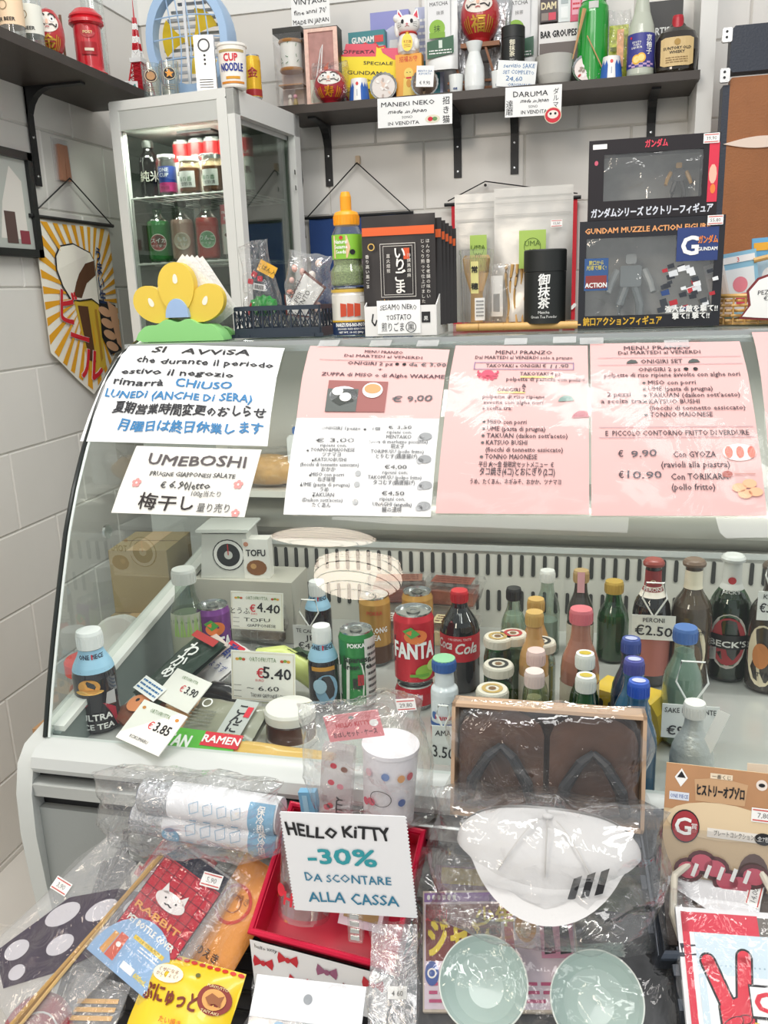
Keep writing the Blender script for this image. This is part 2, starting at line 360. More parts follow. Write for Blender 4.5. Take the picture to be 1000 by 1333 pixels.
# ================= builders for things that recur =================
def px_stand(px, yb, yt, wpx, X=None, Y=None, Z=None):
    """base point, width and height of something upright from its pixels on a known plane"""
    p = at(px, yb, X=X, Y=Y, Z=Z); top = at(px, yt, Y=p.y); return p, wpx*mpp(p), top.z-p.z
def bottle(name, label, p, r, h, glass, cap='E8E8E8', caph=.015, neck=.42, sh=.55, nz=.78, labels=(), texts=(), cat='bottle', group=None, rz=0, capr=None, liquid=None, crown=False, extra=None):
    t = thing(name, label, cat, p, rz or math.atan2(-p[0], p[1])*.9, group)
    rn = r*neck; zb = h-caph
    prof = [(r*.85, 0), (r, r*.2), (r, h*sh), (r*.96, h*(sh+.04))]
    for i in range(1, 6):
        f = i/6; q = f*f*(3-2*f); prof.append((r*.96*(1-q)+rn*q, h*(sh+.04)+(h*nz-h*(sh+.04))*f))
    prof += [(rn, h*nz), (rn*.94, zb-.004), (rn*1.08, zb-.003), (rn*1.08, zb)]
    gm = glass if not isinstance(glass, str) else mat(glass, .08, coat=.6)
    MB().lathe(prof, gm, 20).build('body', t)
    if liquid:
        lv, lc = liquid; pr = [(a*.93, max(.002, z)) for a, z in prof if z <= h*lv]; pr.append((pr[-1][0]*.9, h*lv)) if pr[-1][1] < h*lv-.003 else None
        MB().lathe(pr, mat(lc, .15), 18).build('liquid', t)
    rc = capr or rn*1.18; cm = mat(cap, .35) if isinstance(cap, str) else cap
    c = MB()
    if crown: c.lathe([(rc*1.12, zb-.004), (rc*1.15, zb), (rc, zb+.004), (rc*.8, zb+.006)], cm, 20)
    else:
        c.lathe([(rc, zb-.002), (rc, zb+caph*.8), (rc*.93, h), (rc*.5, h)], cm, 20)
        for i in range(20): a = 2*PI*i/20; c.box(-.0006, .0006, 0, .0009, zb, zb+caph*.7, cm, M=Matrix.Rotation(a, 4, 'Z') @ Matrix.Translation((0, rc-.0003, 0)))
    c.build('cap', t)
    for i, (z0, z1, lc) in enumerate(labels):
        def rad(z):
            for (r0, a), (r1, b) in zip(prof, prof[1:]):
                if a <= z <= b and b > a: return r0+(r1-r0)*(z-a)/(b-a)
            return rn
        n = 1 if z1*h < h*sh else 5
        MB().lathe([(rad(h*(z0+(z1-z0)*k/n))+.0006, h*(z0+(z1-z0)*k/n)) for k in range(n+1)], mat(lc, .45) if isinstance(lc, str) else lc, 24, cap=False).build('label', t)
    if texts:
        x = MB()
        for s, z, sz, tc, *o in texts:
            rr = o[0] if o else r; x.text(s, 0, h*z-sz/2, sz, mat(tc, .5), fn=cyl(rr, .0012), bold=.02, wd=o[1] if len(o) > 1 else None)
        x.build('lettering', t)
    if extra: extra(t, r, h)
    return t
def can(name, label, p, r, h, body, bands=(), texts=(), rz=0, shapes=None, group=None, lean=0, cat='can'):
    t = thing(name, label, cat, p, rz or math.atan2(-p[0], p[1])*.9, group, lean=lean)
    MB().lathe([(r*.8, 0), (r*.84, .003), (r, .009), (r, h-.012), (r*.88, h-.003), (r*.9, h), (r*.86, h), (r*.83, h-.004), (0, h-.004)], [STEEL]*2+[mat(body, .25, .25)]*2+[STEEL]*4, 24).build('body', t)
    q = MB().disc(0, 0, r*.25, r*.4, STEEL, fn=lambda u, v: (u, v-r*.2, h-.0035)).ring(0, 0, r*.18, r*.34, mat('A9ACAB', .3, 1), fn=lambda u, v: (u, v*1.3+r*.1, h-.002)); q.build('pull_tab', t)
    for z0, z1, c in bands: MB().lathe([(r+.0004, z0*h), (r+.0004, z1*h)], mat(c, .3, .1), 24, cap=False).build('band', t)
    x = MB()
    if shapes: shapes(x, r, h)
    for s, z, sz, tc, *o in texts: x.text(s, o[1] if len(o) > 1 else 0, h*z-sz/2, sz, mat(tc, .4), fn=cyl(r, .0012+.0003*len(o)), bold=.04, wd=o[0] if o else None, rot=o[2] if len(o) > 2 else 0)
    if x.v: x.build('print', t)
    return t
def card(name, label, p, w, h, body, draw=None, t_=.0008, lean=0, tip=0, rz=0, cat='sign', group=None, zig=0, back=None, base=True):
    """a flat printed card; draw(mb, w, h) adds the print on its face (z from 0 at the foot)"""
    t = thing(name, label, cat, p, rz, group, lean, tip)
    m = mat(body, .6) if isinstance(body, str) else body
    if zig:
        n = int(h/zig); pts = [(-w/2, 0), (w/2, 0)]
        for i in range(n): pts += [(w/2, h*i/n), (w/2+zig*.4, h*(i+.5)/n)]
        pts += [(w/2, h), (-w/2, h)]
        for i in range(n): pts += [(-w/2-zig*.4, h*(n-i-.5)/n), (-w/2, h*(n-i-1)/n)]
        pts = pts[2:]
        MB().prism(pts, 0, t_, m).build('board', t)
    else: MB().box(-w/2, w/2, 0, t_, 0, h, m).build('board', t)
    if draw:
        q = MB(); draw(q, w, h); q.build('print', t)
    return t
def noisy(x, z, seed, a, k=18):
    return a*(noise.noise(Vector((x*k+seed, z*k, seed*3.1)))+.5*noise.noise(Vector((x*k*2.7, z*k*2.7+seed, 7))))
def film_mb(w, h, d, seed, m=None, amp=.012, n=22, z0=0, pinch=.5, flare=0):
    q = MB()
    for sgn in (-1, 1):
        def fn(u, v, sgn=sgn):
            x, z = (u-.5)*w*(1+flare*v), z0+v*h
            e = max(0, (1-abs(2*u-1)**4)*(1-(abs(2*v-1))**4)); e = e**pinch
            y = sgn*(d/2)*e+noisy(x/w*.3, z/h*.3, seed+sgn, amp)*(e*.8+.2)
            ww = 1+.05*math.sin(v*11+seed); return (x*ww+noisy(z, x, seed+9, .004), y, z+noisy(x, z, seed+5, .006)*(.3+abs(2*v-1)))
        q.grid(fn, n, n, m or FILM)
    return q
def film_bag(label, p, w, h, d, seed, name='plastic_bag', cat='bag', lean=0, tip=0, rz=0, m=None, amp=.012, tagc=True, parent=None, pname='film', n=22, flare=0):
    t = parent or thing(name, label, cat, p, rz, None, lean, tip)
    film_mb(w, h, d, seed, m, amp, n, flare=flare).build(pname, t); return t
def pouch_mb(w, h, d, m, seal=.02, gus=.6, seed=1, wr=.0015):
    q = MB()
    for sgn in (-1, 1):
        def fn(u, v, sgn=sgn):
            x, z = (u-.5)*w, v*h; e = (max(0, 1-abs(2*u-1)**3))**.8*(1 if v < .08 else max(0, 1-((v-.08)/(1-seal/h-.08))**gus*1.0))
            f = d/2*min(1, e*1.15) if v < 1-seal/h else 0
            return (x, sgn*(f+.0006)+noisy(x, z, seed, wr)*(1 if 0 < u < 1 else 0), z)
        q.grid(fn, 16, 16, m)
    return q
def price_tag(mb, x, z, w, s='7.00', y=-.001, rot=0, fn=None):
    h = w*.62; c, sn = math.cos(rot), math.sin(rot)
    def q(u, v): return (x+u*c-v*sn, z+u*sn+v*c)
    def f(u, v):
        a = q(u, v); return fn(*a) if fn else (a[0], y, a[1])
    e = .0003
    mb.rect(-w/2, w/2, -h/2, h/2, WHITE, fn=f)
    def g(u, v):
        a = q(u, v); return fn(*a) if fn else (a[0], y-e, a[1])
    if fn: return mb
    for zz in (h*.36, -h*.36): mb.rect(-w*.45, w*.45, zz-h*.04, zz+h*.04, mat('D0443C', .6), fn=g)
    return mb.text(s, 0, -h*.17, h*.36, mat('777777', .6), fn=g)
def inks(*a): return [mat(c, .6) for c in a]
RED, BLU, GRN, YEL, ORG, PNK, BLK, CRM = inks('D7263A', '2C6FA8', '2C8C45', 'F2D21B', 'E5752A', 'F2A7B5', '1B1B1F', 'F3E9D2')
KANA = 'おいしいお茶とお菓子をどうぞ'
def filler(mb, x0, x1, z0, z1, n, m, y=-.001, fn=None, seed=1, th=None):
    """rows of small print too fine to read"""
    rnd = random.Random(seed); dz = (z1-z0)/n
    for i in range(n):
        z = z1-(i+.5)*dz; x = x0
        while x < x1:
            L = min(rnd.uniform(.06, .2)*(x1-x0), x1-x); mb.rect(x, x+L*.8, z-dz*.2, z+dz*.2, m, y, fn); x += L
    return mb
# ================= paper sheets taped on the curved glass =================
def sheet(name, label, corners, body, draw, off=.0065, lift=0, cat='notice', cover=None):
    """corner pixels tl, tr, br, bl -> x and arc length; u,v in 0..1 map across"""
    g = [glass_at(*c) for c in corners]
    def fn(u, v, o=off):
        a = [g[3][k]*(1-u)*(1-v)+g[2][k]*u*(1-v)+g[0][k]*(1-u)*v+g[1][k]*u*v for k in (0, 1)]
        y, z = gpt(a[1], o); return (a[0], y, z)
    t = thing(name, label, cat, (0, 0, 0)); pp = fn(.5, .5); o0 = Vector(pp); t.location = o0
    W = abs(g[1][0]-g[0][0]); H = abs(g[3][1]-g[0][1])
    def loc(f): 
        def k(u, v): return tuple(Vector(f(u/W, v/H))-o0)
        return k
    b = MB(); b.rect(0, W, 0, H, mat(body, .65, spec=.2) if isinstance(body, str) else body, fn=loc(lambda u, v: fn(u, v)), nx=10, nz=16)
    b.rect(0, W, 0, H, WHITE, fn=loc(lambda u, v: fn(u, v, off-.0008)), nx=10, nz=16); b.build('paper', t)
    q = MB(); draw(q, W, H, loc(lambda u, v: fn(u, v, off+.0014))); q.build('print', t)
    if cover:
        ex = cover; c = MB(); c.rect(-ex, W+ex, -ex, H+ex*.6, cover_mat, fn=loc(lambda u, v: fn(u, v, off+.0048+.0018*math.sin(9*u+5*v)*math.sin(13*v))), nx=24, nz=24); c.build('clear_sleeve', t)
    return t
cover_mat = clear(base=.012, edge=.12, rough=.1, bump=.3, bscale=12, milk=.0)
hk = mat('2E2E33', .6); bl = mat('3B7FB4', .6); gr = mat('4A4A4A', .6)
def d_avvisa(q, W, H, f):
    def L(s, x, y, h, wd, m=hk, rot=0, al='C'): q.text(s, W*x, H*(1-y)-h*.2, h*1.4, m, fn=f, hand=.16, wd=W*wd, rot=rot, bold=.03)
    L('SI   AVViSA', .5, .125, .012, .62); L('che durante il periodo', .55, .255, .010, .84); L('estivo il negozio', .42, .385, .010, .68)
    L('rimarrà', .22, .50, .010, .30); L('CHiUSO', .60, .50, .011, .33, bl); L('LUNEDì (ANCHE Di SERA)', .47, .615, .0105, .84, bl)
    L('夏期営業時間変更のおしらせ', .55, .745, .0115, .84); L('月曜日は終日休業します', .58, .89, .0115, .78, bl)
sheet('closing_notice', 'white handwritten notice about Monday closing, upper left of the glass', [(172, 453), (372, 458), (350, 583), (107, 577)], 'ECEEEE', d_avvisa)
def flower(q, x, z, r, m, f=None, y=-.001):
    for i in range(5):
        a = PI/2+2*PI*i/5; q.disc(x+r*.6*math.cos(a), z+r*.6*math.sin(a), r*.42, r*.42, m, y, f, 10)
    q.disc(x, z, r*.25, r*.25, WHITE, y-.0003 if f is None else y, f, 8)
def d_ume(q, W, H, f):
    q.text('UMEBOSHI', W*.53, H*.72, .0165, mat('5A5456', .6), fn=f, bold=.022, wd=W*.76, hand=.12)
    q.text('PRUGNE GIAPPONESI SALATE', W*.53, H*.55, .0068, gr, fn=f, hand=.15, bold=.02, wd=W*.66)
    q.text('€ 6.90/etto', W*.5, H*.37, .011, gr, fn=f, hand=.25, wd=W*.38, bold=.02); q.text('100g当たり', W*.68, H*.275, .007, gr, fn=f, wd=W*.22)
    q.text('梅干し', W*.40, H*.08, .0185, mat('2B2426', .6), fn=f, bold=.018, wd=W*.42, hand=.1); q.text('量り売り', W*.76, H*.06, .0105, gr, fn=f, wd=W*.24)
    pk = mat('E79A97', .6); flower(q, W*.12, H*.44, .007, pk, f); flower(q, W*.90, H*.46, .007, pk, f); flower(q, W*.93, H*.05, .006, pk, f)
sheet('umeboshi_notice', 'cream card lettered UMEBOSHI below the handwritten closing notice', [(180, 583), (342, 587), (320, 675), (147, 668)], 'E9E8E2', d_ume, off=.005)
md = mat('4E3A44', .6); mg = mat('5E5F62', .6)
def d_m1(q, W, H, f):
    def L(s, x, y, h, wd, m=md, hand=0, al='C'): q.text(s, W*x, H*(1-y)-h*.2, h*1.4, m, fn=f, wd=W*wd, hand=hand, al=al, bold=.02)
    L('MENU PRANZO', .55, .045, .0045, .27); L('Dal MARTEDI al VENERDI', .55, .077, .0045, .55); q.rect(W*.1, W, H*.895, H*.897, mg, fn=f)
    L('ONIGIRI 2 pz', .47, .128, .0055, .32); q.disc(W*.66, H*.88, .003, .003, DARK, fn=f); q.disc(W*.71, H*.88, .003, .003, DARK, fn=f)
    L('da € 3,00', .87, .125, .006, .25, mg, .15); L('+', .55, .165, .004, .03); L('ZUPPA di MISO o di Alghe WAKAME', .57, .205, .0055, .86)
    def pr(x0, x1, z0, z1, m): q.rect(W*x0, W*x1, H*(1-z0), H*(1-z1), m, fn=f)
    pr(.20, .62, .235, .40, mat('9A5F5B', .6))
    f2 = lambda u, v: tuple(Vector(f(u, v))+Vector((0, -.0004, .0003))); f3 = lambda u, v: tuple(Vector(f(u, v))+Vector((0, -.0008, .0006)))
    q.rect(W*.20, W*.42, H*.60, H*.72, mat('5C625F', .6), fn=f2); q.disc(W*.32, H*.685, .022, .017, mat('E4E6EA', .5), fn=f2)
    q.poly([(W*.24, H*.655), (W*.32, H*.70), (W*.40, H*.66), (W*.30, H*.63)], mat('3A3F3B', .6), fn=f3)
    f4 = lambda u, v: tuple(Vector(f(u, v))+Vector((0, -.0012, .0009)))
    q.disc(W*.275, H*.705, .0085, .0075, WHITE, fn=f4); q.disc(W*.335, H*.675, .009, .008, WHITE, fn=f4)
    q.disc(W*.52, H*.715, .0155, .0145, mat('F1EFEA', .5), fn=f3); q.disc(W*.52, H*.722, .0125, .009, mat('C99A63', .5), fn=f4)
    L('€ 9,00', .80, .335, .0085, .27, mg, .2)
def d_m2(q, W, H, f):
    def L(s, x, y, h, wd, m=mg, hand=0): q.text(s, W*x, H*(1-y), h*1.08, m, fn=f, wd=W*wd, hand=hand, bold=.01)
    L('ONIGIRI 1pezzo', .33, .135, .0052, .28); q.disc(W*.50, H*.872, .002, .0015, gr, fn=f); L('1個', .58, .135, .004, .05)
    a = [('€ 3,00', .27, .22), ('ripieni con;', .185, .15), ('TONNO&MAIONESE', .31, .30), ('ツナマヨ', .13, .12), ('KATSUOBUSHI', .22, .2), ('(fiocchi di tonnetto essiccato)', .41, .36), ('おかか', .1, .1), ('MISO con porri', .23, .2), ('ねぎ味噌', .12, .1), ('UME (pasta di prugna)', .34, .3), ('うめ', .06, .05), ('TAKUAN', .15, .13), ('(Daikon sott\'aceto)', .28, .24), ('たくあん', .13, .1)]
    for i, (s, wd, _) in enumerate(a):
        L(s, .30-.01*i*.3, .27+i*.0505, .0052 if i else .006, wd, mg if i else gr, .1 if i == 0 else 0)
        if s.isupper() or s.startswith(('MISO', 'UME')): q.disc(W*(.30-wd/2-.025), H*(1-.262-i*.0505), .0016, .0014, gr, fn=f)
    b = [('€ 3,50', .16), ('ripieni con;', .17), ('MENTAIKO', .17), ('(uova di merluzzo piccante)', .40), ('明太子', .09), ('TORIMUSU (pollo fritto)', .36), ('とりむす(鶏唐揚げ)', .28), ('', 0), ('€4,00', .15), ('ripieni con;', .17), ('TAKOMUSU (polipo fritto)', .36), ('タコむす(蛸唐揚げ)', .28), ('', 0), ('€4,50', .15), ('ripieni con;', .17), ('UNAGHI (anguilla)', .26), ('鰻の蒲焼', .13)]
    for i, (s, wd) in enumerate(b):
        if s: L(s, .74, .12+i*.0525, .0052, wd, gr if '€' in s else mg)
    for x, z in ((.92, .80), (.93, .56), (.95, .30), (.95, .10)):
        q.disc(W*x, H*z, .009, .006, mat('9B9EA0', .6), fn=f); 
        q.disc(W*(x-.03), H*(z-.02), .005, .004, mat('B4B6B8', .6), fn=f, n=10)
    for z in (.41, .30, .13): q.disc(W*.49, H*z, .004, .004, mat('B5B8B9', .6), fn=f)
def blend(a, b, t): return (a[0]+(b[0]-a[0])*t, a[1]+(b[1]-a[1])*t)
c1 = [(405, 455), (586, 460), (562, 674), (371, 672)]
ml, mr = (388, 547), (573, 549)
PKP = 'E3B8B5'
def d_m1b(q, W, H, f):
    """upper pink half: reuse the whole-page fractions"""
    g = lambda u, v: f(u, (v-H*1.0)*1.0+H*1.0)
    class F: pass
    d_m1(q, W, H*2.33, lambda u, v: f(u, v-H*1.33))
sheet('menu_sheet', 'pink menu page with soup and rice ball photo, left end of the menu row', [(405, 455), (586, 460), mr, ml], PKP, d_m1b)
sheet('price_sheet', 'white price list of single rice balls under the smallest pink menu page', [ml, mr, (562, 675), (371, 672)], 'E9EAEA', d_m2, cover=.003)
tx = mat('3E3038', .6); hw = mat('5A555C', .6)
def onig(q, x, z, s, f, m=None):
    q.poly([(x-s, z-s*.5), (x+s*.9, z-s*.35), (x+s*.55, z+s*.35), (x-s*.2, z+s*.5), (x-s*.8, z+s*.05)], m or mat('4E5552', .6), fn=f)
def d_m3(q, W, H, f):
    def L(s, x, y, h, wd, m=tx, al='C', hand=0): q.text(s, W*x, H*(1-y)-h*.2, h*1.4, m, fn=f, wd=W*wd, al=al, hand=hand, bold=.012)
    L('MENU PRANZO', .53, .075, .0058, .42); L('Dal MARTEDI al VENERDI solo a pranzo', .53, .115, .005, .72)
    fr = mat('8E7BA0', .6); x0, x1, z0, z1 = W*.17, W*.90, H*.80, H*.855
    for a in ((x0, x1, z0, z0+.0012), (x0, x1, z1-.0012, z1), (x0, x0+.0012, z0, z1), (x1-.0012, x1, z0, z1)): q.rect(*a, fr, fn=f)
    L('TAKOYAKI e ONIGIRI €', .48, .18, .0052, .44); L('11.90', .80, .18, .0058, .13, hw, hand=.2)
    oc = mat('D9506A', .6); q.disc(W*.28, H*.765, .0085, .0085, oc, fn=f)
    for i in range(7):
        a = PI*1.0+PI*i/6; q.line([(W*.28, H*.755), (W*.28+.011*math.cos(a), H*.755+.009*math.sin(a)), (W*.28+.0145*math.cos(a*1.02), H*.755+.007*math.sin(a))], .0028, oc, fn=f)
    for s in (-1, 1): q.line([(W*.28+s*.006, H*.76), (W*.28+s*.014, H*.775), (W*.28+s*.013, H*.79)], .0025, oc, fn=f)
    q.rect(W*.52, W*.76, H*.742, H*.752, mat('F0DE8A', .6), fn=f); L('TAKOYAKI 4 pz', .66, .24, .005, .29); L('polpette di pastella con polipo', .70, .275, .005, .56)
    L('&', .55, .315, .0045, .03); q.rect(W*.36, W*.56, H*.645, H*.655, mat('F0DE8A', .6), fn=f); L('ONIGIRI 2', .46, .345, .0055, .20)
    L('polpette di riso ripiene', .26, .385, .005, .44, al='L'); L('avvolte con alghe nori', .27, .42, .005, .42, al='L'); L('a scelta tra:', .265, .455, .005, .21, al='L')
    onig(q, W*.85, H*.615, .011, f, mat('7E9A92', .6)); onig(q, W*.95, H*.52, .012, f, mat('A6545F', .6))
    for i, (s, wd) in enumerate((('MISO con porri', .27), ('UME (pasta di prugna)', .40), ('TAKUAN (daikon sott\'aceto)', .55), ('KATSUO BUSHI', .28), ('(fiocchi di tonnetto essiccato)', .52), ('TONNO MAIONESE', .35))):
        y = .535+i*.038; L(s, .31, y, .0052, wd, al='L')
        if i != 4: q.disc(W*.285, H*(1-y)+.002, .0022, .002, mat('555555', .6), fn=f, n=8)
    L('平日 火〜金 昼限定セットメニュー  €', .52, .765, .0048, .5); L('タコ焼き(4コ)とおにぎり(2コ)', .53, .805, .0068, .5); L('うめ、たくあん、ネギみそ、おかか、ツナマヨ', .52, .852, .0045, .60)
def d_m4(q, W, H, f):
    def L(s, x, y, h, wd, m=tx, al='C', hand=0): q.text(s, W*x, H*(1-y)-h*.2, h*1.4, m, fn=f, wd=W*wd, al=al, hand=hand, bold=.012)
    L('MENU PRANZO', .45, .06, .006, .44); L('Dal MARTEDI al VENERDI', .46, .095, .0052, .54); ln = mat('B09AA0', .6)
    for y in (.125, .18, .56, .615): q.rect(W*.05, W*.98, H*(1-y), H*(1-y)+.0008, ln, fn=f)
    L('ONIGIRI SET', .47, .165, .006, .27); onig(q, W*.28, H*.845, .008, f); onig(q, W*.68, H*.845, .008, f)
    L('ONIGIRI 2 pz', .45, .225, .0055, .27); q.disc(W*.62, H*.785, .003, .003, DARK, fn=f); q.disc(W*.68, H*.785, .003, .003, DARK, fn=f)
    L('polpette di riso ripiene avvolte con alghe nori', .52, .262, .0055, .86); L('2 pezzi', .18, .38, .0055, .15); L('a scelta tra;', .20, .42, .0055, .27)
    for i, (s, wd) in enumerate((('MISO con porri', .30), ('UME (pasta di prugna)', .40), ('TAKUAN (daikon sott\'aceto)', .56), ('KATSUO BUSHI', .31), ('(fiocchi di tonnetto essiccato)', .58), ('TONNO MAIONESE', .38))):
        y = .31+i*.038; L(s, .37, y, .0052, wd, al='L')
        if i != 4: q.disc(W*.345, H*(1-y)+.002, .0022, .002, mat('555555', .6), fn=f, n=8)
    L('E  PICCOLO CONTORNO FRITTO DI VERDURE', .52, .60, .0055, .86)
    L('€', .18, .71, .0065, .03); L('9.90', .32, .71, .0075, .16, hw, hand=.15); L('Con GYOZA', .62, .715, .0062, .25); L('(ravioli alla piastra)', .62, .765, .0062, .40)
    L('€', .18, .815, .0065, .03); L('10.90', .32, .815, .0075, .20, hw, hand=.15); L('Con TORIKARA', .64, .825, .0062, .33); L('(pollo fritto)', .60, .875, .0062, .25)
    g = lambda u, v: tuple(Vector(f(u, v))+Vector((0, -.0005, .0003)))
    q.disc(W*.88, H*.305, .019, .012, mat('EFE0DA', .5), fn=f)
    for i in range(3): q.disc(W*(.82+i*.065), H*.305, .0045, .0085, mat('D96A55', .5), fn=g, n=10)
    q.disc(W*.80, H*.195, .006, .0045, mat('A0483A', .5), fn=g); q.rect(W*.84, W*.96, H*.195, H*.20, mat('C8948A', .5), fn=g)
    for x, z in ((.86, .13), (.92, .15), (.95, .11), (.89, .10)): q.disc(W*x, H*z, .008, .006, mat('F0B48A', .5), fn=g, n=12)
sheet('menu_sheet', 'pink menu page with a red octopus drawing in a clear sleeve', [(594, 455), (765, 455), (767, 672), (568, 670)], PKP, d_m3, cover=.004)
sheet('menu_sheet', 'pink menu page headed ONIGIRI SET in a clear sleeve', [(768, 453), (962, 450), (997, 674), (770, 673)], PKP, d_m4, cover=.004)
def d_m5(q, W, H, f):
    q.rect(W*.1, W*.9, H*.84, H*.845, mat('B09AA0', .6), fn=f)
    oc = mat('E2A0A8', .6); q.disc(W*.3, H*.74, .01, .009, oc, fn=f); filler(q, W*.1, W*.9, H*.2, H*.65, 10, md, fn=f)
sheet('menu_sheet', 'pink page cut off by the right edge, last of the menu row', [(978, 438), (1160, 436), (1215, 680), (1004, 676)], PKP, d_m5, cover=.003)
tp = MB()
for i, x in enumerate((.04, .34, .42, .46, .56, .68)): pass
for i, (px, py) in enumerate(((880, 452), (430, 452), (497, 452), (558, 452), (672, 450), (735, 448), (770, 449))):
    x, s = glass_at(px, py); 
    def fn(u, v, x=x, s=s): y, z = gpt(max(0, s+v), .0085); return (x+u, y, z)
    tp = MB().rect(-.016, .016, -.006, .012, clear(base=.1, edge=.3, milk=.35, rough=.2), fn=fn); tag(tp.build('adhesive_tape'), ['strip of clear tape holding the ONIGIRI SET page', 'first clear tape strip above the soup menu page', 'middle clear tape strip above the soup menu page', 'last clear tape strip above the soup menu page', 'clear tape strip above the octopus menu page', 'clear tape strip at the upper right of the octopus menu page', 'clear tape strip where the two big pink pages meet'][i], 'tape', 'tape strips holding the menus')
# ================= on top of the counter =================
TT = T+.0022
# napkin holder
p = at(243, 443, Z=TT); k = mpp(p)
t = thing('napkin_holder', 'pastel napkin holder shaped as a yellow flower on a green mound', 'napkin holder', p)
gm = mat('93D886', .5); ym = mat('E6C74C', .5); W_, H_ = 122*k, 106*k
pts = []
for i in range(25):
    s = i/24; x = (s-.5)*W_; pts.append((x, H_*.02+H_*.25*math.sin(PI*s)**.45*(1-.18*math.cos(4*PI*s)**2)))
MB().prism([(-W_/2, 0)]+pts+[(W_/2, 0)], -.028, .006, gm, smooth=True).build('green_mound', t)
MB().prism([(-W_/2*.9, 0)]+[(x*.9, z*.75) for x, z in pts]+[(W_/2*.9, 0)], .04, .055, gm, smooth=True).build('back_mound', t)
MB().box(-W_/2*.85, W_/2*.85, 0, .045, 0, .006, gm).build('foot', t)
for name, cx, cz, rx, rz, ro in (('petal', -.30, .43, .18, .27, .9), ('petal', .30, .43, .18, .27, -.9), ('petal', 0, .62, .20, .30, 0)):
    out = []
    for i in range(28):
        a = 2*PI*i/28; u, v = rx*W_*math.cos(a), rz*H_*math.sin(a)*1.05; u *= 1+.12*math.sin(a); out.append((cx*W_+u*math.cos(ro)-v*math.sin(ro)*.9, cz*H_+v*math.cos(ro)*.95+u*math.sin(ro)*.9))
    y0 = -.022 if cx == 0 else -.019
    o = MB().prism(out, y0, -.006, ym, smooth=True).build(name, t)
    q = MB(); d = .045*W_; hx, hz = cx*W_, cz*H_+(.09 if cx == 0 else .02)*H_
    dr = [(d*.62*math.sin(a), d*.75*math.cos(a)*(1 if math.cos(a) < 0 else 1.9)) for a in [2*PI*i/16 for i in range(16)]]
    dr = [(hx+x*math.cos(ro*.5)-z*math.sin(ro*.5), hz+z*math.cos(ro*.5)+x*math.sin(ro*.5)) for x, z in dr]
    q.poly(dr, mat('F2EEDD', .7), y=y0-.0006); q.build('petal_opening', o)
c = MB(); c.prism([(.13*W_*math.cos(a), .28*H_+.22*H_*math.sin(a)) for a in [PI*i/14 for i in range(15)]], -.027, -.012, mat('9FBBE0', .5), smooth=True); c.build('blue_centre', t)
nk = mat('F6F4EF', .9, bump=.5, bscale=160)
for i in range(5):
    n = MB(); s = .082; M = Matrix.Translation((-.004+.002*i, .004+.006*i, .045)) @ Matrix.Rotation(PI/4+.05*i, 4, 'Y') @ Matrix.Translation((0, 0, 0))
    n.grid(lambda u, v: ((u-.5)*s*1.28, .0015*math.sin(5*u+3*v+i), (v-.5)*s*1.28+.012), 8, 8, nk, M=M)
    tag(n.build('paper_napkin'), 'white folded paper napkin standing cornerwise in the flower holder', 'napkin', 'napkins in the flower holder').location = p+Vector((.0, 0, .012))
# crate
p, cw, ch = px_stand(362, 439, 398, 116, Z=TT)
t = thing('folding_crate', 'small dark blue plastic lattice crate holding bagged trinkets', 'crate', p); cm = mat('2B3644', .45); cd = .075
MB().box(-cw/2, cw/2, 0, cd, 0, .003, cm).build('bottom', t)
for nm, M, L in (('long_side', Matrix.Translation((0, 0, 0)), cw), ('long_side', Matrix.Translation((0, cd, 0)), cw), ('short_side', Matrix.Translation((-cw/2, cd/2, 0)) @ Matrix.Rotation(PI/2, 4, 'Z'), cd), ('short_side', Matrix.Translation((cw/2, cd/2, 0)) @ Matrix.Rotation(PI/2, 4, 'Z'), cd)):
    q = MB(); q.box(-L/2, L/2, -.002, .002, 0, ch*.3, cm, M).box(-L/2, L/2, -.002, .002, ch*.86, ch, cm, M)
    n = max(3, int(L/.016)); 
    for i in range(n+1): x = -L/2+L*i/n; q.box(x-.0012, x+.0012, -.0015, .0015, ch*.3, ch*.86, cm, M)
    for i in range(n):
        x = -L/2+L*(i+.5)/n; hh = ch*.56
        for sg in (-1, 1): q.tube([tuple(M @ Vector((x-sg*L/n*.45, 0, ch*.3))), tuple(M @ Vector((x+sg*L/n*.45, 0, ch*.86)))], .0009, cm, 4)
    q.build(nm, t)
q = MB()
for sx in (-1, 1):
    q.box(sx*cw/2-.006, sx*cw/2+.006, -.004, -.002, .0, .006, cm).box(sx*cw*.38-.008, sx*cw*.38+.008, -.004, -.002, 0, .005, cm)
q.build('clip', t)
# trinket bags in the crate
def leaf3(name, label, loc, s, m, n=3, seed=0):
    t = thing(name, label, 'toy leaf', loc)
    for i in range(n):
        a = -.7+1.4*i/(n-1) if n > 1 else 0; M = Matrix.Rotation(a, 4, 'Y')
        q = MB(); q.grid(lambda u, v: ((u-.5)*s*.75*math.sin(PI*min(1, v*.97+.03))**.8, -.25*s*math.sin(PI*v)*.5+abs(u-.5)*s*.18+.0, v*s+.04*s*math.sin(9*v)), 6, 8, m, M=M); q.build('leaflet', t)
b1 = at(345, 437, Z=TT); 
film_bag('clear bag with a green lettuce toy, standing at the crate\'s left end', b1+Vector((-.004, .03, .004)), .072, .155, .035, 3, tip=.12, flare=-.2)
leaf3('toy_lettuce', 'shiny green plastic lettuce leaves inside the left trinket bag', b1+Vector((-.008, .024, .034)), .036, mat('1F9E3A', .3), 5)
rr = random.Random(4)
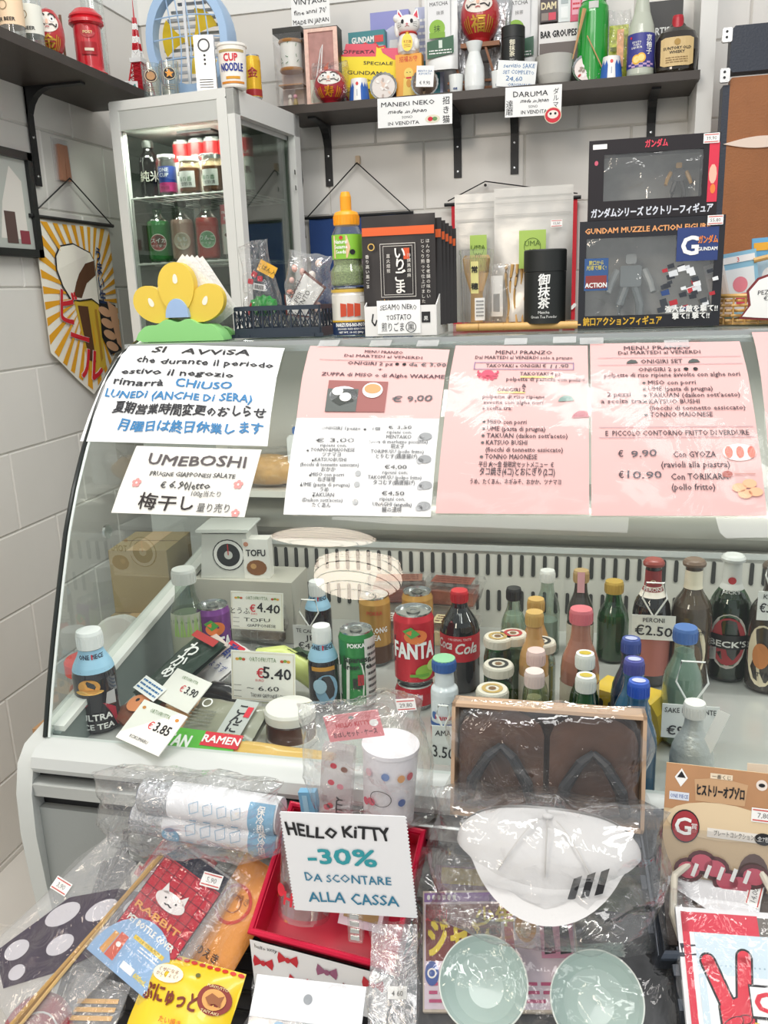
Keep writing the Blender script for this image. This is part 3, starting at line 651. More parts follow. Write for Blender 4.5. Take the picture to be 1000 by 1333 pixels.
for i, (dx, dz) in enumerate(((-.030, .052), (-.034, .040), (-.026, .045), (-.03, .094), (-.012, .098), (-.022, .106))):
    q = MB(); q.box(-.0045, .0045, -.003, .003, -.0045, .0045, mat('D8233A', .3), M=Matrix.Rotation(rr.uniform(0, 1.5), 4, 'Y') @ Matrix.Rotation(.4, 4, 'Z'), bev=.001)
    tag(q.build('red_bead_block'), 'tiny red square toy piece inside the left trinket bag', 'toy', 'red toy pieces in the left trinket bag').location = b1+Vector((dx, .026, dz))
card('yellow_flag_card', 'orange-yellow slip with writing inside the left trinket bag', b1+Vector((0, .02, .105)), .034, .02, 'F2B93B', lambda q, w, h: q.text('こばん入', 0, h*.3, h*.35, BLK, y=-.0004), tip=-.5, cat='slip')
card('barcode_label', 'white barcode sticker inside the left trinket bag', b1+Vector((-.012, .016, .078)), .022, .011, 'F4F4F4', lambda q, w, h: [q.rect(-w*.4+i*w*.05, -w*.4+i*w*.05+w*.02*(1+i % 2), h*.15, h*.85, BLK, y=-.0004) for i in range(16)], tip=-.2, cat='label')
b2 = at(395, 437, Z=TT)
film_bag('clear bag of pale pink trinkets leaning at the crate\'s right end', b2+Vector((-.002, .032, .004)), .08, .13, .04, 8, tip=-.1, m=FILM2)
for i in range(14):
    q = MB().ball(0, 0, 0, rr.uniform(.004, .009), .005, rr.uniform(.004, .008), mat(rr.choice(['F3C4B8', 'F6D9CC', 'EFA48F', 'F7EDE4']), .5), nu=10, nv=6)
    tag(q.build('pink_trinket'), 'pale pink rounded trinket in the bag at the crate\'s right end', 'trinket', 'pink trinkets in the crate').location = b2+Vector((rr.uniform(-.03, .03), .03, .035+.008*i*.8))
# arrow sign
p = at(397, 414, Y=b1.y-.015); k = mpp(p)
t = thing('arrow_sign', 'white arrow-shaped sign reading ACCESSORI PER IL BENTO', 'sign', at(372, 438, Y=b1.y-.012))
ar = [(-.062, .045), (-.052, .060), (-.030, .070), (-.018, .0), (-.032, .003)]
S_ = 1
def P2(px, py): a = at(px, py, Y=b1.y-.012)-t.location; return (a.x, a.z)
out = [P2(*a) for a in ((370, 383), (379, 388), (397, 352), (425, 374), (401, 410), (408, 414), (373, 410))]
cxy = (sum(a for a, b in out)/7, sum(b for a, b in out)/7)
MB().prism(out, -.001, .0005, mat('6E3026', .6)).build('brown_border', t)
MB().prism([(cxy[0]+(a-cxy[0])*.9, cxy[1]+(b-cxy[1])*.9) for a, b in out], -.0016, -.001, WHITE).build('white_face', t)
q = MB()
for s, px, py, l in (('ACCESSORI', 386, 387, 44), ('PER', 396, 388, 15), ('IL BENTO', 400, 396, 36)):
    a = P2(px-4, py); q.text(s, a[0], a[1], 6.3*k, hk, y=-.002, rot=.98, wd=l*k, hand=.12)
q.build('print', t)
# sesame shaker on a can of fried bean curd
p, cw, ch = px_stand(452, 438, 374, 49, Z=TT)
def bc(q, r, h):
    for s in (-1, 0, 1): q.poly([(s*.011-.0048, h*.40), (s*.011+.0048, h*.42), (s*.011+.005, h*.66), (s*.011-.0045, h*.68)], mat('C94A2C', .4), fn=cyl(r, .002))
    q.rect(.016, .026, h*.70, h*.82, WHITE, fn=cyl(r, .002))
can_top = can('food_can', 'white and navy food can with red bean curd picture under the shaker', p+Vector((0, .03, 0)), cw/2, ch, 'F1EDE4', [(.03, .30, '20325E'), (.28, .33, 'E8B93A'), (.90, .96, 'D9B44A')], [('INARIZUSHI-NO-MOTO', .24, .006, 'FFFFFF', .052), ('SEASONED FRIED BEAN CURD', .155, .003, 'E8E8E8', .045), ('NET WT. 10 OZ (284g)', .085, .003, 'FFFFFF', .04)], shapes=bc)
pb = p+Vector((-.001, .03, ch)); topz = at(450, 250, Y=pb.y).z; hb = topz-pb.z
t = thing('sesame_shaker', 'clear shaker of green sesame seeds with orange flip cap on a can', 'shaker', pb); r = cw/2*.98
seed = mat('8FA36B', .7, bump=1, bscale=500, var=.35, vscale=400)
MB().lathe([(r*.9, 0), (r, .004), (r, hb*.17), (r*.8, hb*.24), (r*.8, hb*.28), (r*.82, hb*.5), (r*.82, hb*.56), (r*.62, hb*.64), (r*.62, hb*.66)], PLASTIC, 24).build('jar', t)
MB().lathe([(r*.86, .003), (r*.96, .006), (r*.96, hb*.165), (r*.77, hb*.235), (r*.77, hb*.48)], seed, 20).build('sesame_seeds', t)
MB().lathe([(r*.84, hb*.30), (r*.84, hb*.555)], mat('8DC63F', .4), 24, cap=False).build('green_label', t)
q = MB(); q.poly([(-.018, hb*.31), (.006, hb*.31), (.011, hb*.42), (.006, hb*.545), (-.018, hb*.545)], mat('E9C29A', .5), fn=cyl(r*.84, .0008)); q.text('Natural\nSesame\nSeeds', -.004, hb*.46, .0058, WHITE, fn=cyl(r*.84, .002), wd=.021, bold=.03); q.disc(-.003, hb*.52, .003, .003, mat('C0392B', .5), fn=cyl(r*.84, .002)); q.disc(.014, hb*.37, .0045, .004, BLK, fn=cyl(r*.84, .0012)); q.build('label_print', t)
oc = mat('F0A11E', .35); q = MB().lathe([(r*.68, hb*.655), (r*.68, hb*.76), (r*.6, hb*.79), (r*.3, hb*.81), (r*.3, hb*.95), (r*.22, hb), (0, hb)], oc, 24)
for i in range(24): a = 2*PI*i/24; q.box(-.0007, .0007, 0, .0008, hb*.665, hb*.75, oc, M=Matrix.Rotation(a, 4, 'Z') @ Matrix.Translation((0, r*.675, 0)))
q.build('flip_cap', t)
# sesame pouches in a white box
p = at(522, 437, Z=TT); k = mpp(p); bw, bh = 94*k, 38*k
t = thing('display_box', 'white cardboard display box holding black sesame pouches', 'box', p); wm = mat('EDEBE8', .6)
dp = .115
MB().box(-bw/2, bw/2, -.001, .0006, 0, bh, wm).build('front_panel', t)
MB().prism([(0, 0), (dp, 0), (dp, bh*2.1), (0, bh)], -.0008, .0008, wm, M=Matrix.Translation((bw/2, 0, 0)) @ Matrix.Rotation(PI/2, 4, 'Z')).build('side_panel', t)
MB().prism([(0, 0), (dp, 0), (dp, bh*2.1), (0, bh)], -.0008, .0008, wm, M=Matrix.Translation((-bw/2, 0, 0)) @ Matrix.Rotation(PI/2, 4, 'Z')).build('side_panel', t)
q = MB(); q.rect(bw*.30, bw*.42, bh*.42, bh*.78, BLK, y=-.0016).text('黒', bw*.36, bh*.5, .0055, WHITE, y=-.002); q.line([(-bw*.38, bh*.75), (-bw*.40, bh*.5), (-bw*.36, bh*.35), (-bw*.33, bh*.55)], .0022, BLK, y=-.0016); q.build('box_print', t)
def d_ses(q, w, h):
    q.text('SESAMO NERO', 0, h*.72, h*.17, hk, y=-.0005, wd=w*.86, hand=.15); q.text('TOSTATO', 0, h*.42, h*.16, hk, y=-.0005, wd=w*.58, hand=.15)
    q.text('煎りごま', -w*.14, h*.09, h*.22, hk, y=-.0005, wd=w*.52); q.text('黒', w*.28, h*.10, h*.17, hk, y=-.0005); q.ring(w*.28, h*.19, h*.145, h*.165, hk, y=-.0005)
card('sesame_sign', 'handwritten SESAMO NERO TOSTATO card on the white display box', p+Vector((-.002, -.0032, .0035)), 57*k, 42*k, 'FBFBFA', d_ses)
def ses_pouch(label, loc, w, h, front=True, group=None, rz=0, lean=0.0):
    t = thing('sesame_pouch', label, 'pouch', loc, rz, group, lean=lean)
    pouch_mb(w, h, .012, mat('2A2523', .28, coat=.4), seed=2).build('pouch_body', t)
    q = MB(); q.rect(-w*.49, w*.49, h*.82, h*.895, mat('E0622C', .4), y=-.0035).build('orange_band', t)
    if front:
        q = MB(); y = -.0085; F = lambda u, v: (u, -.0075-.002*(1-abs(v/h-.4)), v)
        for x0, x1, z0, z1 in ((-.24, .24, .26, .265), (-.24, .24, .74, .745), (-.24, -.235, .26, .745), (.235, .24, .26, .745), (-.20, .20, .28, .284), (-.20, .20, .72, .724), (-.20, -.196, .28, .724), (.196, .20, .28, .724)): q.rect(x0*w, x1*w, z0*h, z1*h, mat('E8E4DC', .4), fn=F)
        for i, c in enumerate('いりごま'): q.text(c, w*.03, h*(.615-i*.105), h*.088, mat('F5F2EC', .4), fn=F, bold=.03)
        for j, (xx, s) in enumerate(((.41, 'ほんのり香る老舗の味わい'), (.34, 'じっくり煎って仕上げました'), (-.42, '香り高い黒ごま'), (-.13, '直火焙煎'), (.15, '特撰黒胡麻'))):
            for i, c in enumerate(s): q.text(c, w*xx, h*(.74-i*.045)-(0 if xx > .2 else h*.12), h*.028, mat('E8E4DC', .4), fn=F)
        q.rect(w*.08, w*.16, h*.60, h*.70, mat('D9552B', .4), fn=F); q.ring(-w*.36, h*.72, w*.035, w*.048, mat('D8B25A', .4), fn=F)
        q.rect(-w*.02, w*.10, h*.08, h*.17, mat('C2512C', .4), fn=F); q.text('黒', w*.04, h*.095, h*.055, BLK, fn=lambda u, v: (u, -.0105, v), bold=.03)
        gold = mat('D2A24C', .5)
        for i in range(9):
            a = PI*(.1+.8*i/8)
            for cx, s in ((-.20, 1), (.25, .7)):
                q.poly([(w*cx, h*.06), (w*cx+w*.14*s*math.cos(a)-.001, h*.06+h*.15*s*math.sin(a)), (w*cx+w*.17*s*math.cos(a), h*.06+h*.19*s*math.sin(a)), (w*cx+w*.15*s*math.cos(a)+.003, h*.06+h*.14*s*math.sin(a))], gold, fn=F)
        q.build('pouch_print', t)
    return t
ph = at(522, 278, Y=p.y).z-p.z-bh*.35
ses_pouch('black sesame pouch with orange band at the front of the white box', p+Vector((-.003, .016, bh*.35)), 96*k, ph)
for i in range(5): ses_pouch('plain dark end of a sesame pouch behind the front one', p+Vector((.006+.0035*i, .034+.015*i, bh*.3)), 92*k, ph*(.98-.02*i), False, 'sesame pouches filed behind the front one', rz=.08)
# green tea pouches
def uma(label, px, yb, yt, wpx, Y, rz=0, tagw=True):
    p = at(px, yb, Y=Y); k = mpp(p); p.z = TT+.012; w = wpx*k; h = at(px, yt, Y=Y).z-p.z
    t = thing('tea_pouch', label, 'pouch', p, rz); pouch_mb(w, h, .03, mat('D3D1CB', .3, .35, bump=.3, bscale=25), seed=px).build('pouch_body', t)
    q = MB()
    for z in (.93, .885, .80, .79): q.rect(-w*.48, w*.48, h*z, h*z+.0012, mat('BDBBB6', .3, .4), y=-.0075 if z < .9 else -.004)
    q.build('zip_seal', t)
    F = lambda u, v: (u, -.0175, v)
    q = MB(); q.rect(-w*.17, w*.17, h*.40, h*.68, mat('A9C760', .45), fn=F); q.build('green_label', t)
    q = MB(); G = lambda u, v: (u, -.0182, v); dk = mat('54702B', .5); q.ring(0, h*.56, w*.10, w*.107, dk, fn=G); q.text('UMA', 0, h*.565, h*.04, dk, fn=G); q.text('MI', 0, h*.51, h*.035, dk, fn=G); q.text('matcha', 0, h*.43, h*.025, dk, fn=G)
    if tagw: price_tag(q, w*.30, h*.72, .018, '10,50', y=-.0178)
    q.build('label_print', t)
uma('silver tea pouch with a green square label, in front of its neighbour', 693, 430, 243, 98, 1.47)
uma('silver tea pouch with green label, half hidden behind the wider one', 625, 430, 252, 62, 1.50, tagw=False)
# bamboo tray
p = at(672, 430, Z=TT); k = mpp(p); bam = mat('D9AE6A', .45, var=.12, vscale=30)
t = thing('bamboo_tray', 'bamboo slat tray under the whisk and the black tea tin', 'tray', p+Vector((0, .0, 0)))
for i in range(9): MB().box(-75*k, 75*k, .008+.012*i, .018+.012*i, .004, .010, bam, bev=.002).build('slat', t)
MB().tube([(-78*k, 0, .0065), (82*k, -.003, .0065)], .0062, bam, 10).build('front_pole', t)
q = MB()
for x in (-.06, -.02, .02, .07): q.tube([(x-.001, -.0005, .0065), (x+.001, -.0005, .0065)], .0068, mat('B98A48', .5), 10)
q.build('pole_node', t)
# whisk case
p, cw, ch = px_stand(621, 423, 326, 47, Y=1.44); p.z = TT+.010
t = thing('whisk_case', 'clear plastic case with a bamboo tea whisk and paper label', 'case', p+Vector((0, 0, 0)))
r = cw/2*.8; MB().lathe([(r, 0), (r*1.04, .004), (r*1.12, ch*.94), (r*1.18, ch*.94), (r*1.18, ch), (0, ch)], PLASTIC, 24).build('case_shell', t)
w_ = thing('tea_whisk', 'bamboo tea whisk with many fine tines standing in a clear case', 'whisk', p+Vector((0, 0, .003)))
hh = ch*.4; MB().lathe([(r*.42, 0), (r*.42, hh), (r*.46, hh+.003)], bam, 16).build('handle', w_)
q = MB()
for i in range(44):
    a = 2*PI*i/44; c, s = math.cos(a), math.sin(a); q.tube([(r*.4*c, r*.4*s, hh), (r*.8*c, r*.8*s, hh+(ch-hh)*.45), (r*.92*c, r*.92*s, ch*.86), (r*.8*c, r*.8*s, ch*.9)], .0005, mat('E3BE83', .5), 4)
q.build('tines', w_, kind='stuff')
q = MB(); F = cyl(r*1.08, .001); q.rect(-.006, .006, ch*.42, ch*.84, mat('DDD58C', .6), fn=F, nx=3); G = cyl(r*1.08, .002); q.text('常', 0, ch*.70, .008, BLK, fn=G, bold=.04); q.text('穂', 0, ch*.48, .008, BLK, fn=G, bold=.04); q.rect(0, .016, ch*.06, ch*.36, mat('F1EFEA', .6), fn=F, nx=3); filler(q, .002, .014, ch*.1, ch*.34, 5, mat('8A8A8A', .6), fn=G); q.build('case_label', t)
# bamboo scoops
p, cw, ch = px_stand(668, 423, 345, 62, Y=1.455); p.z = TT+.010
for i in range(6):
    t = thing('tea_scoop', 'curved bamboo tea scoop, one of the row beside the black tin', 'scoop', p+Vector((-.010+.007*i, .004*(i % 2), 0)), group='bamboo scoops beside the tin')
    q = MB(); n = 14; pts = [(.0025*math.sin(6*j/n+i), .003*math.sin(3*j/n), ch*j/n*.98) for j in range(n+1)]; q.tube(pts, [.0028-.001*math.sin(j/n*PI) for j in range(n+1)], bam, 6); q.build('shaft', t)
t = thing('scoop_packet', 'clear packet with barcode paper holding a bamboo scoop', 'packet', p+Vector((-.024, -.012, 0))); film_mb(.036, ch, .01, 4, amp=.003, n=10).build('film', t)
q = MB().rect(-.011, .008, ch*.12, ch*.8, mat('F4F2EC', .6), y=0); [q.rect(-.007+i*.0013, -.0064+i*.0013, ch*.2, ch*.5, BLK, y=-.0006) for i in range(8)]; q.build('barcode_paper', t)
# matcha tin
p, cw, ch = px_stand(709, 416, 325, 53, Y=1.425); p.z = TT+.010; ch = at(709, 325, Y=p.y).z-p.z; r = cw/2
t = thing('tea_tin', 'black cylindrical matcha tin with white lettering on the counter', 'tin', p); bk = mat('1D201F', .5)
MB().lathe([(r, 0), (r, ch*.70)], bk, 28).build('tin_body', t); MB().lathe([(r*1.02, ch*.705), (r*1.02, ch*.985), (r*.98, ch), (0, ch)], bk, 28).build('lid', t)
q = MB(); F = cyl(r, .001)
for i, c in enumerate('御抹茶'): q.text(c, 0, ch*(.53-i*.155), ch*.12, WHITE, fn=F, bold=.03, shear=.1)
q.text('Matcha', 0, ch*.135, .0045, WHITE, fn=F); q.text('Green Tea Powder', 0, ch*.075, .0045, WHITE, fn=F, wd=.042); q.build('lettering', t)
# red pennant behind the tea pouches
a, b = at(742, 256, Y=2.5), at(758, 430, Y=2.5)
t = thing('red_pennant', 'red cloth pennant on a cord behind the silver tea pouches', 'pennant', (a.x, 2.53, a.z))
MB().grid(lambda u, v: (-.33+.35*u, -.004*math.sin(12*u), -.42*v), 10, 4, mat('C8202F', .7)).build('cloth', t)
c = at(632, 241, Y=2.53); q = MB().tube([(-.34, 0, .01), (c.x-a.x, 0, c.z-a.z+.01), (.02, 0, .01)], .0018, DARK, 6); q.build('cord', t); MB().tube([(-.35, 0, .0), (.03, 0, .0)], .005, DARK, 8).build('rod', t)
q = MB().text('し', .0, -.30, .05, WHITE, y=-.006, bold=.03); q.build('lettering', t)
# ================= left wall shelf =================
shm = mat('3B332D', .45, var=.12, vscale=14); blk = mat('1B1B1D', .45)
SZ = 1.80
t = thing('wall_shelf', 'dark brown shelf on the left wall under the red post box', 'shelf', (XW, 1.75, SZ-.02))
MB().box(0, .2, -.75, .50, 0, .02, shm).build('board', t)
def bracket(t, M, drop=.2, reach=.15):
    q = MB(); wd = .011
    q.box(-wd, wd, -.004, 0, -drop, 0, blk, M).box(-wd, wd, -reach, 0, -.005, 0, blk, M)
    n = 8
    for i in range(n):
        a0, a1 = PI/2*i/n, PI/2*(i+1)/n; R_ = .05
        f = lambda a: (-.004-R_*(1-math.cos(PI/2-a)) if 0 else -.004-R_+R_*math.cos(a), -.005-R_+R_*math.sin(a))
    arc = [(-.004-.05*(1-math.sin(a)), -.055+.05*math.cos(PI/2-a)) for a in (0,)]
    pts = [(-.0, -.07), (-.0, -.004), (-.07, -.004)]+[(-.07+.066*math.sin(a*PI/12)*1, -.07+.066*math.cos(a*PI/12)) for a in range(1, 6)]
    n = len(pts); vs = [(-wd, y, z) for y, z in pts]+[(wd, y, z) for y, z in pts]
    q.add(vs, [tuple(range(n)), tuple(range(2*n-1, n-1, -1))]+[(i, i+n, (i+1) % n+n, (i+1) % n) for i in range(n)], blk, False, M)
    o = q.build('bracket', t); s = MB()
    for z in (-drop*.5, -drop*.9): s.lathe([(.004, 0), (.003, .0015), (0, .002)], STEEL, 10, M=M @ Matrix.Translation((0, -.004, z)) @ Matrix.Rotation(PI/2, 4, 'X'))
    s.build('screw', o); return o
bracket(t, Matrix.Translation((.004, .20, 0)) @ Matrix.Rotation(-PI/2, 4, 'Z') @ Matrix.Rotation(PI, 4, 'Z'), .22, .15)
bracket(t, Matrix.Translation((.004, -.30, 0)) @ Matrix.Rotation(PI/2, 4, 'Z'), .22, .15)
def onL(px, py): a = at(px, py, X=-1.15); return Vector((a.x, a.y, SZ))
GL = clear(h='F2F6F4', base=.08, edge=.75, rough=.02, milk=.05)
def jarb(px, py, wpx, hz, lab, ltxt, cap=None, lc='F3F1E8', name='gin_bottle'):
    p = onL(px, py); r = wpx*mpp(p)/2
    t = thing(name, lab, 'bottle', p); MB().lathe([(r*.9, 0), (r, .004), (r, hz*.7), (r*.5, hz*.85), (r*.5, hz)], GL, 22).build('glass_body', t)
    MB().lathe([(r+.0006, hz*.2), (r+.0006, hz*.55)], mat(lc, .5), 22, cap=False).build('label', t)
    q = MB(); F = cyl(r, .0014); q.text(ltxt, 0, hz*.24, r*.28, BLK, fn=F, wd=r*1.7, bold=.03); q.ring(0, hz*.42, r*.3, r*.36, mat('8A7B5A', .5), fn=F); q.build('label_print', t)
jarb(16, 32, 31, .16, 'clear bottle with peach label at the far left of the wall shelf', 'GER BEER', lc='F0D3B0')
jarb(42, 46, 30, .16, 'clear bottle with cream label beside the red daruma', 'GER BEER', lc='ECECE0')
def daruma(name, label, p, w, h, body='B8262A', face='F1E7DC', gold=True, cat='daruma doll', kanji='福', rz=0, gs='C89B3C', stripes=False):
    t = thing(name, label, cat, p, rz); bm = mat(body, .3, coat=.5)
    rx, hz = w/2, h/2
    def R_(z): 
        s = (z-hz)/hz; return rx*max(0, (1-s*s))**.5*(1.03-.07*s)
    prof = [(rx*.45, 0)]+[(R_(h*i/14), h*i/14) for i in range(1, 14)]+[(0, h)]
    MB().lathe(prof, bm, 28).build('body', t)
    def F(off): 
        def f(u, v): r = max(R_(v), .001); a = u/max(rx, r); return ((r+off)*math.sin(a), -(r+off)*math.cos(a), v)
        return f
    q = MB(); fz = h*.66
    def surf(cx, cz, ax, az, m, off, n=14):
        vs = []; rings = 4
        f = F(off); vs.append(f(cx, cz))
        for k in range(1, rings+1):
            for i in range(n*2): a = 2*PI*i/(2*n); vs.append(f(cx+ax*k/rings*math.cos(a), cz+az*k/rings*math.sin(a)))
        N_ = 2*n; fs = [(0, 1+i, 1+(i+1) % N_) for i in range(N_)]
        for k in range(rings-1): fs += [(1+k*N_+i, 1+(k+1)*N_+i, 1+(k+1)*N_+(i+1) % N_, 1+k*N_+(i+1) % N_) for i in range(N_)]
        q.add(vs, fs, m, True)
    surf(0, fz, w*.40, h*.20, mat(face, .5), .001)
    for s in (-1, 1):
        surf(s*w*.17, fz+h*.06, w*.085, h*.06, WHITE, .0025, 8); surf(s*w*.17, fz+h*.055, w*.03, h*.022, BLK, .004, 6)
        q.line([(s*w*.06, fz+h*.13), (s*w*.15, fz+h*.165), (s*w*.27, fz+h*.14), (s*w*.31, fz+h*.08)], h*.025, BLK, fn=F(.0035))
        q.line([(s*w*.05, fz-h*.06), (s*w*.16, fz-h*.045), (s*w*.27, fz-h*.10), (s*w*.30, fz-h*.03)], h*.022, BLK, fn=F(.0035))
    surf(0, fz, w*.04, h*.05, mat('E9B9A0', .5), .004, 6); q.line([(-w*.06, fz-h*.11), (0, fz-h*.095), (w*.06, fz-h*.11)], h*.018, mat('B03030', .5), fn=F(.004))
    q.build('face', t); q = MB(); g = mat(gs, .35, .5)
    q.text(kanji, 0, h*.17, h*.22, g, fn=F(.002), bold=.03)
    for s in (-1, 1):
        for k in range(3): q.line([(s*w*(.27+.06*k), h*(.42-.03*k)), (s*w*(.25+.07*k), h*.25), (s*w*(.22+.07*k), h*.14)], w*.03, g, fn=F(.002))
    q.build('gold_strokes', t); return t
daruma('daruma_doll', 'red daruma doll with gold lettering on the left wall shelf', onL(66, 62), .062, .105, kanji='金', rz=.5)
# stick, dark blue object
p = onL(84, 64); o = MB().tube([(0, 0, 0), (-.002, .0, .105)], .003, mat('6E4B33', .5), 8).build('wooden_stick'); o.location = p; tag(o, 'thin brown wooden stick upright between daruma and post box', 'stick')
p = onL(84, 62)+Vector((-.07, .05, 0)); t = thing('blue_figurine', 'dark blue and white rounded ornament behind the red post box', 'ornament', p)
MB().lathe([(.02, 0), (.028, .02), (.025, .06), (.015, .07)], mat('23506E', .35), 20).build('body', t); MB().ball(0, 0, .095, .03, .028, .028, WHITE).build('head', t); MB().lathe([(.031, .1), (.026, .118), (.012, .128), (0, .13)], mat('23506E', .35), 20).build('cap', t)
# post box
p = onL(118, 84); k = mpp(p)
t = thing('post_box', 'red round Japanese post box model with domed cap', 'post box', p, .55); rd = mat('CC1F2B', .25, coat=.5); r = 17*k; H_ = at(118, 8, Y=p.y).z-p.z
MB().lathe([(r*1.25, 0), (r*1.25, H_*.05), (r*1.05, H_*.08), (r, H_*.12), (r, H_*.72)], rd, 28).build('body', t)
MB().lathe([(r*1.12, H_*.72), (r*1.28, H_*.745), (r*1.28, H_*.79), (r*1.15, H_*.82), (r*1.25, H_*.84), (r*1.2, H_*.87), (r*.8, H_*.95), (0, H_)], rd, 28).build('cap', t)
q = MB(); F = cyl(r, .002); q.disc(0, H_*.62, r*.55, r*.5, mat('B01822', .3), fn=F); q.build('slot_plate', t)
q = MB(); F = cyl(r, .0035); q.text('POST', 0, H_*.575, .006, mat('F0D9A0', .4), fn=F, bold=.03); q.build('lettering', t)
q = MB(); F = cyl(r, .003); q.rect(-r*.55, r*.55, H_*.28, H_*.46, mat('A8151F', .3), fn=F, nx=6); q.rect(-r*.3, r*.3, H_*.33, H_*.37, mat('E7D6C0', .4), fn=cyl(r, .004), nx=4); q.build('door_plate', t)
# tall glass tube, tea box, glasses, tower
p = onL(145, 96)+Vector((-.05, .03, 0)); t = thing('glass_cylinder', 'tall clear glass cylinder behind the red post box', 'glass', p); MB().lathe([(.027, 0), (.027, .25)], GL, 24, cap=False).build('wall_glass', t)
card('tea_box', 'small white tea box with a green leaf mark on the left wall shelf', onL(166, 112), .052, .028, 'F4F4F0', lambda q, w, h: [q.poly([(w*.2, h*.2), (w*.42, h*.35), (w*.38, h*.8), (w*.24, h*.6)], mat('2F8F83', .5), y=-.0006), q.text('茶葉', -w*.2, h*.3, h*.3, gr, y=-.0006), filler(q, -w*.45, w*.1, h*.65, h*.9, 2, gr)], t_=.035, rz=.5, cat='box')
def tower():
    p = onL(184, 121); H_ = at(172, 2, Y=p.y).z-p.z; t = thing('model_tower', 'red and white lattice tower model at the end of the wall shelf', 'model tower', p); rd = mat('C8202F', .35)
    H_ = .225
    def w_at(z): z /= H_; return .026*(1-z)**2.0+.0022
    def seg(z0, z1, m, name):
        q = MB(); a, b = w_at(z0), w_at(z1)
        for sx in (-1, 1):
            for sy in (-1, 1): q.tube([(sx*a, sy*a, z0), (sx*b, sy*b, z1)], .0022, m, 5)
        n = max(1, int((z1-z0)/.012))
        for i in range(n):
            za, zb = z0+(z1-z0)*i/n, z0+(z1-z0)*(i+1)/n; a, b = w_at(za), w_at(zb)
            for s in (-1, 1):
                for X_ in (0, 1):
                    for d in (-1, 1):
                        P = [(d*a, s*a, za), (-d*b, s*b, zb)]; P = [(y, x, z) for x, y, z in P] if X_ else P; q.tube(P, .001, m, 4)
        q.add([(x*a*.85, y*a*.85, z0) for x, y in ((-1, -1), (1, -1), (1, 1), (-1, 1))]+[(x*b*.85, y*b*.85, z1) for x, y in ((-1, -1), (1, -1), (1, 1), (-1, 1))], [(0, 1, 5, 4), (1, 2, 6, 5), (2, 3, 7, 6), (3, 0, 4, 7)], m)
        q.build(name, t)
    seg(0, .085, rd, 'red_section'); q = MB().box(-w_at(.085)-.004, w_at(.085)+.004, -w_at(.085)-.004, w_at(.085)+.004, .085, .096, WHITE); q.build('observation_deck', t)
    zs = [.096, .115, .132, .148, .164, .178, .192]
    for i in range(6): seg(zs[i], zs[i+1], rd if i % 2 else WHITE, 'red_section' if i % 2 else 'white_section')
    MB().tube([(0, 0, .19), (0, 0, .235)], [.002, .0006], rd, 6).build('antenna', t)
tower()
p = onL(203, 118)+Vector((0, .02, 0)); 
# ================= corner fridge =================
FR, FW, FD = Vector((-1.148, 2.06, .78)), .325, .37
fz0, fz1 = 1.05, 1.735
t_fr = thing('display_fridge', 'white countertop drinks fridge with glass sides in the wall corner', 'fridge', (-1.148, 2.06, 0), -.105)
frm = mat('E3E4DF', .35); b0 = fz0
P_ = .026
# stand it on a plinth cupboard behind the counter
MB().box(-.004, FW+.004, 0, FD, 0, fz0, mat('B9BDBA', .5)).build('plinth', t_fr)
for nm, x, y in (('post', 0, 0), ('post', FW-P_, 0), ('post', 0, FD-P_), ('post', FW-P_, FD-P_)): MB().box(x, x+P_, y, y+P_, fz0, fz1, frm, bev=.002).build(nm, t_fr)
MB().box(0, FW, 0, FD, fz1, fz1+.022, frm, bev=.004).build('top_slab', t_fr)
MB().box(.004, FW-.004, .002, FD, fz1-.045, fz1, mat('C9CBC6', .4)).build('lamp_housing', t_fr)
MB().box(FW*.42, FW*.72, .08, .16, fz1-.05, fz1-.045, DARK).build('fan_vent', t_fr)
MB().box(0, FW, 0, FD, fz0, fz0+.06, frm).build('bottom_slab', t_fr)
MB().box(P_, FW-P_, FD-.012, FD-.004, fz0+.06, fz1-.04, mat('8F9590', .3, .3)).build('rear_wall', t_fr)
dg = clear('C9D2CC', base=.06, edge=.5, rough=.01)
MB().box(P_, FW-P_, .006, .009, fz0+.06, fz1-.045, clear('E4EAE6', base=.05, edge=.5, rough=.01)).build('front_pane', t_fr)
MB().box(FW-.009, FW-.006, P_, FD-P_, fz0+.06, fz1-.045, dg).build('side_pane', t_fr)
MB().box(.006, .009, P_, FD-P_, fz0+.06, fz1, dg).build('side_pane', t_fr)
d = MB()
for a in ((FW+.001, FW+.020, 0, .028, fz0, fz1+.02), (FW+.001, FW+.020, FD-.035, FD, fz0, fz1+.02), (FW+.001, FW+.020, 0, FD, fz1-.035, fz1+.02), (FW+.001, FW+.020, 0, FD, fz0, fz0+.03)): d.box(*a, frm)
d.build('side_door_frame', t_fr)
q = MB()
for z in (1.60, 1.56): q.box(FW+.020, FW+.0206, FD-.05, FD-.044, z, z+.012, DARK)
q.build('door_mark', t_fr)
wire = mat('E9EAE6', .3)
SH = [1.535, 1.375, 1.20]
for z in SH:
    q = MB()
    for i in range(12): x = .012+(FW-.024)*i/11; q.tube([(x, .02, z), (x, FD-.02, z)], .0016, wire, 5)
    for y in (.02, .12, .24, FD-.02): q.tube([(.01, y, z-.003), (FW-.01, y, z-.003)], .0024, wire, 6)
    q.build('wire_shelf', t_fr)
MFR = t_fr.matrix_world
def inF(x, y, z): return MFR @ Vector((x, y, z+.0035))
fl_ = bpy.data.lights.new('fridge_lamp', 'AREA'); fl_.shape = 'RECTANGLE'; fl_.size, fl_.size_y = .24, .04; fl_.energy = 2.0; fl_.color = (1, .97, .9)
flo = bpy.data.objects.new('fridge_lamp', fl_); COL.objects.link(flo); flo.location = MFR @ Vector((FW/2, .03, fz1-.047)); flo.rotation_euler = (.35, 0, -.1)
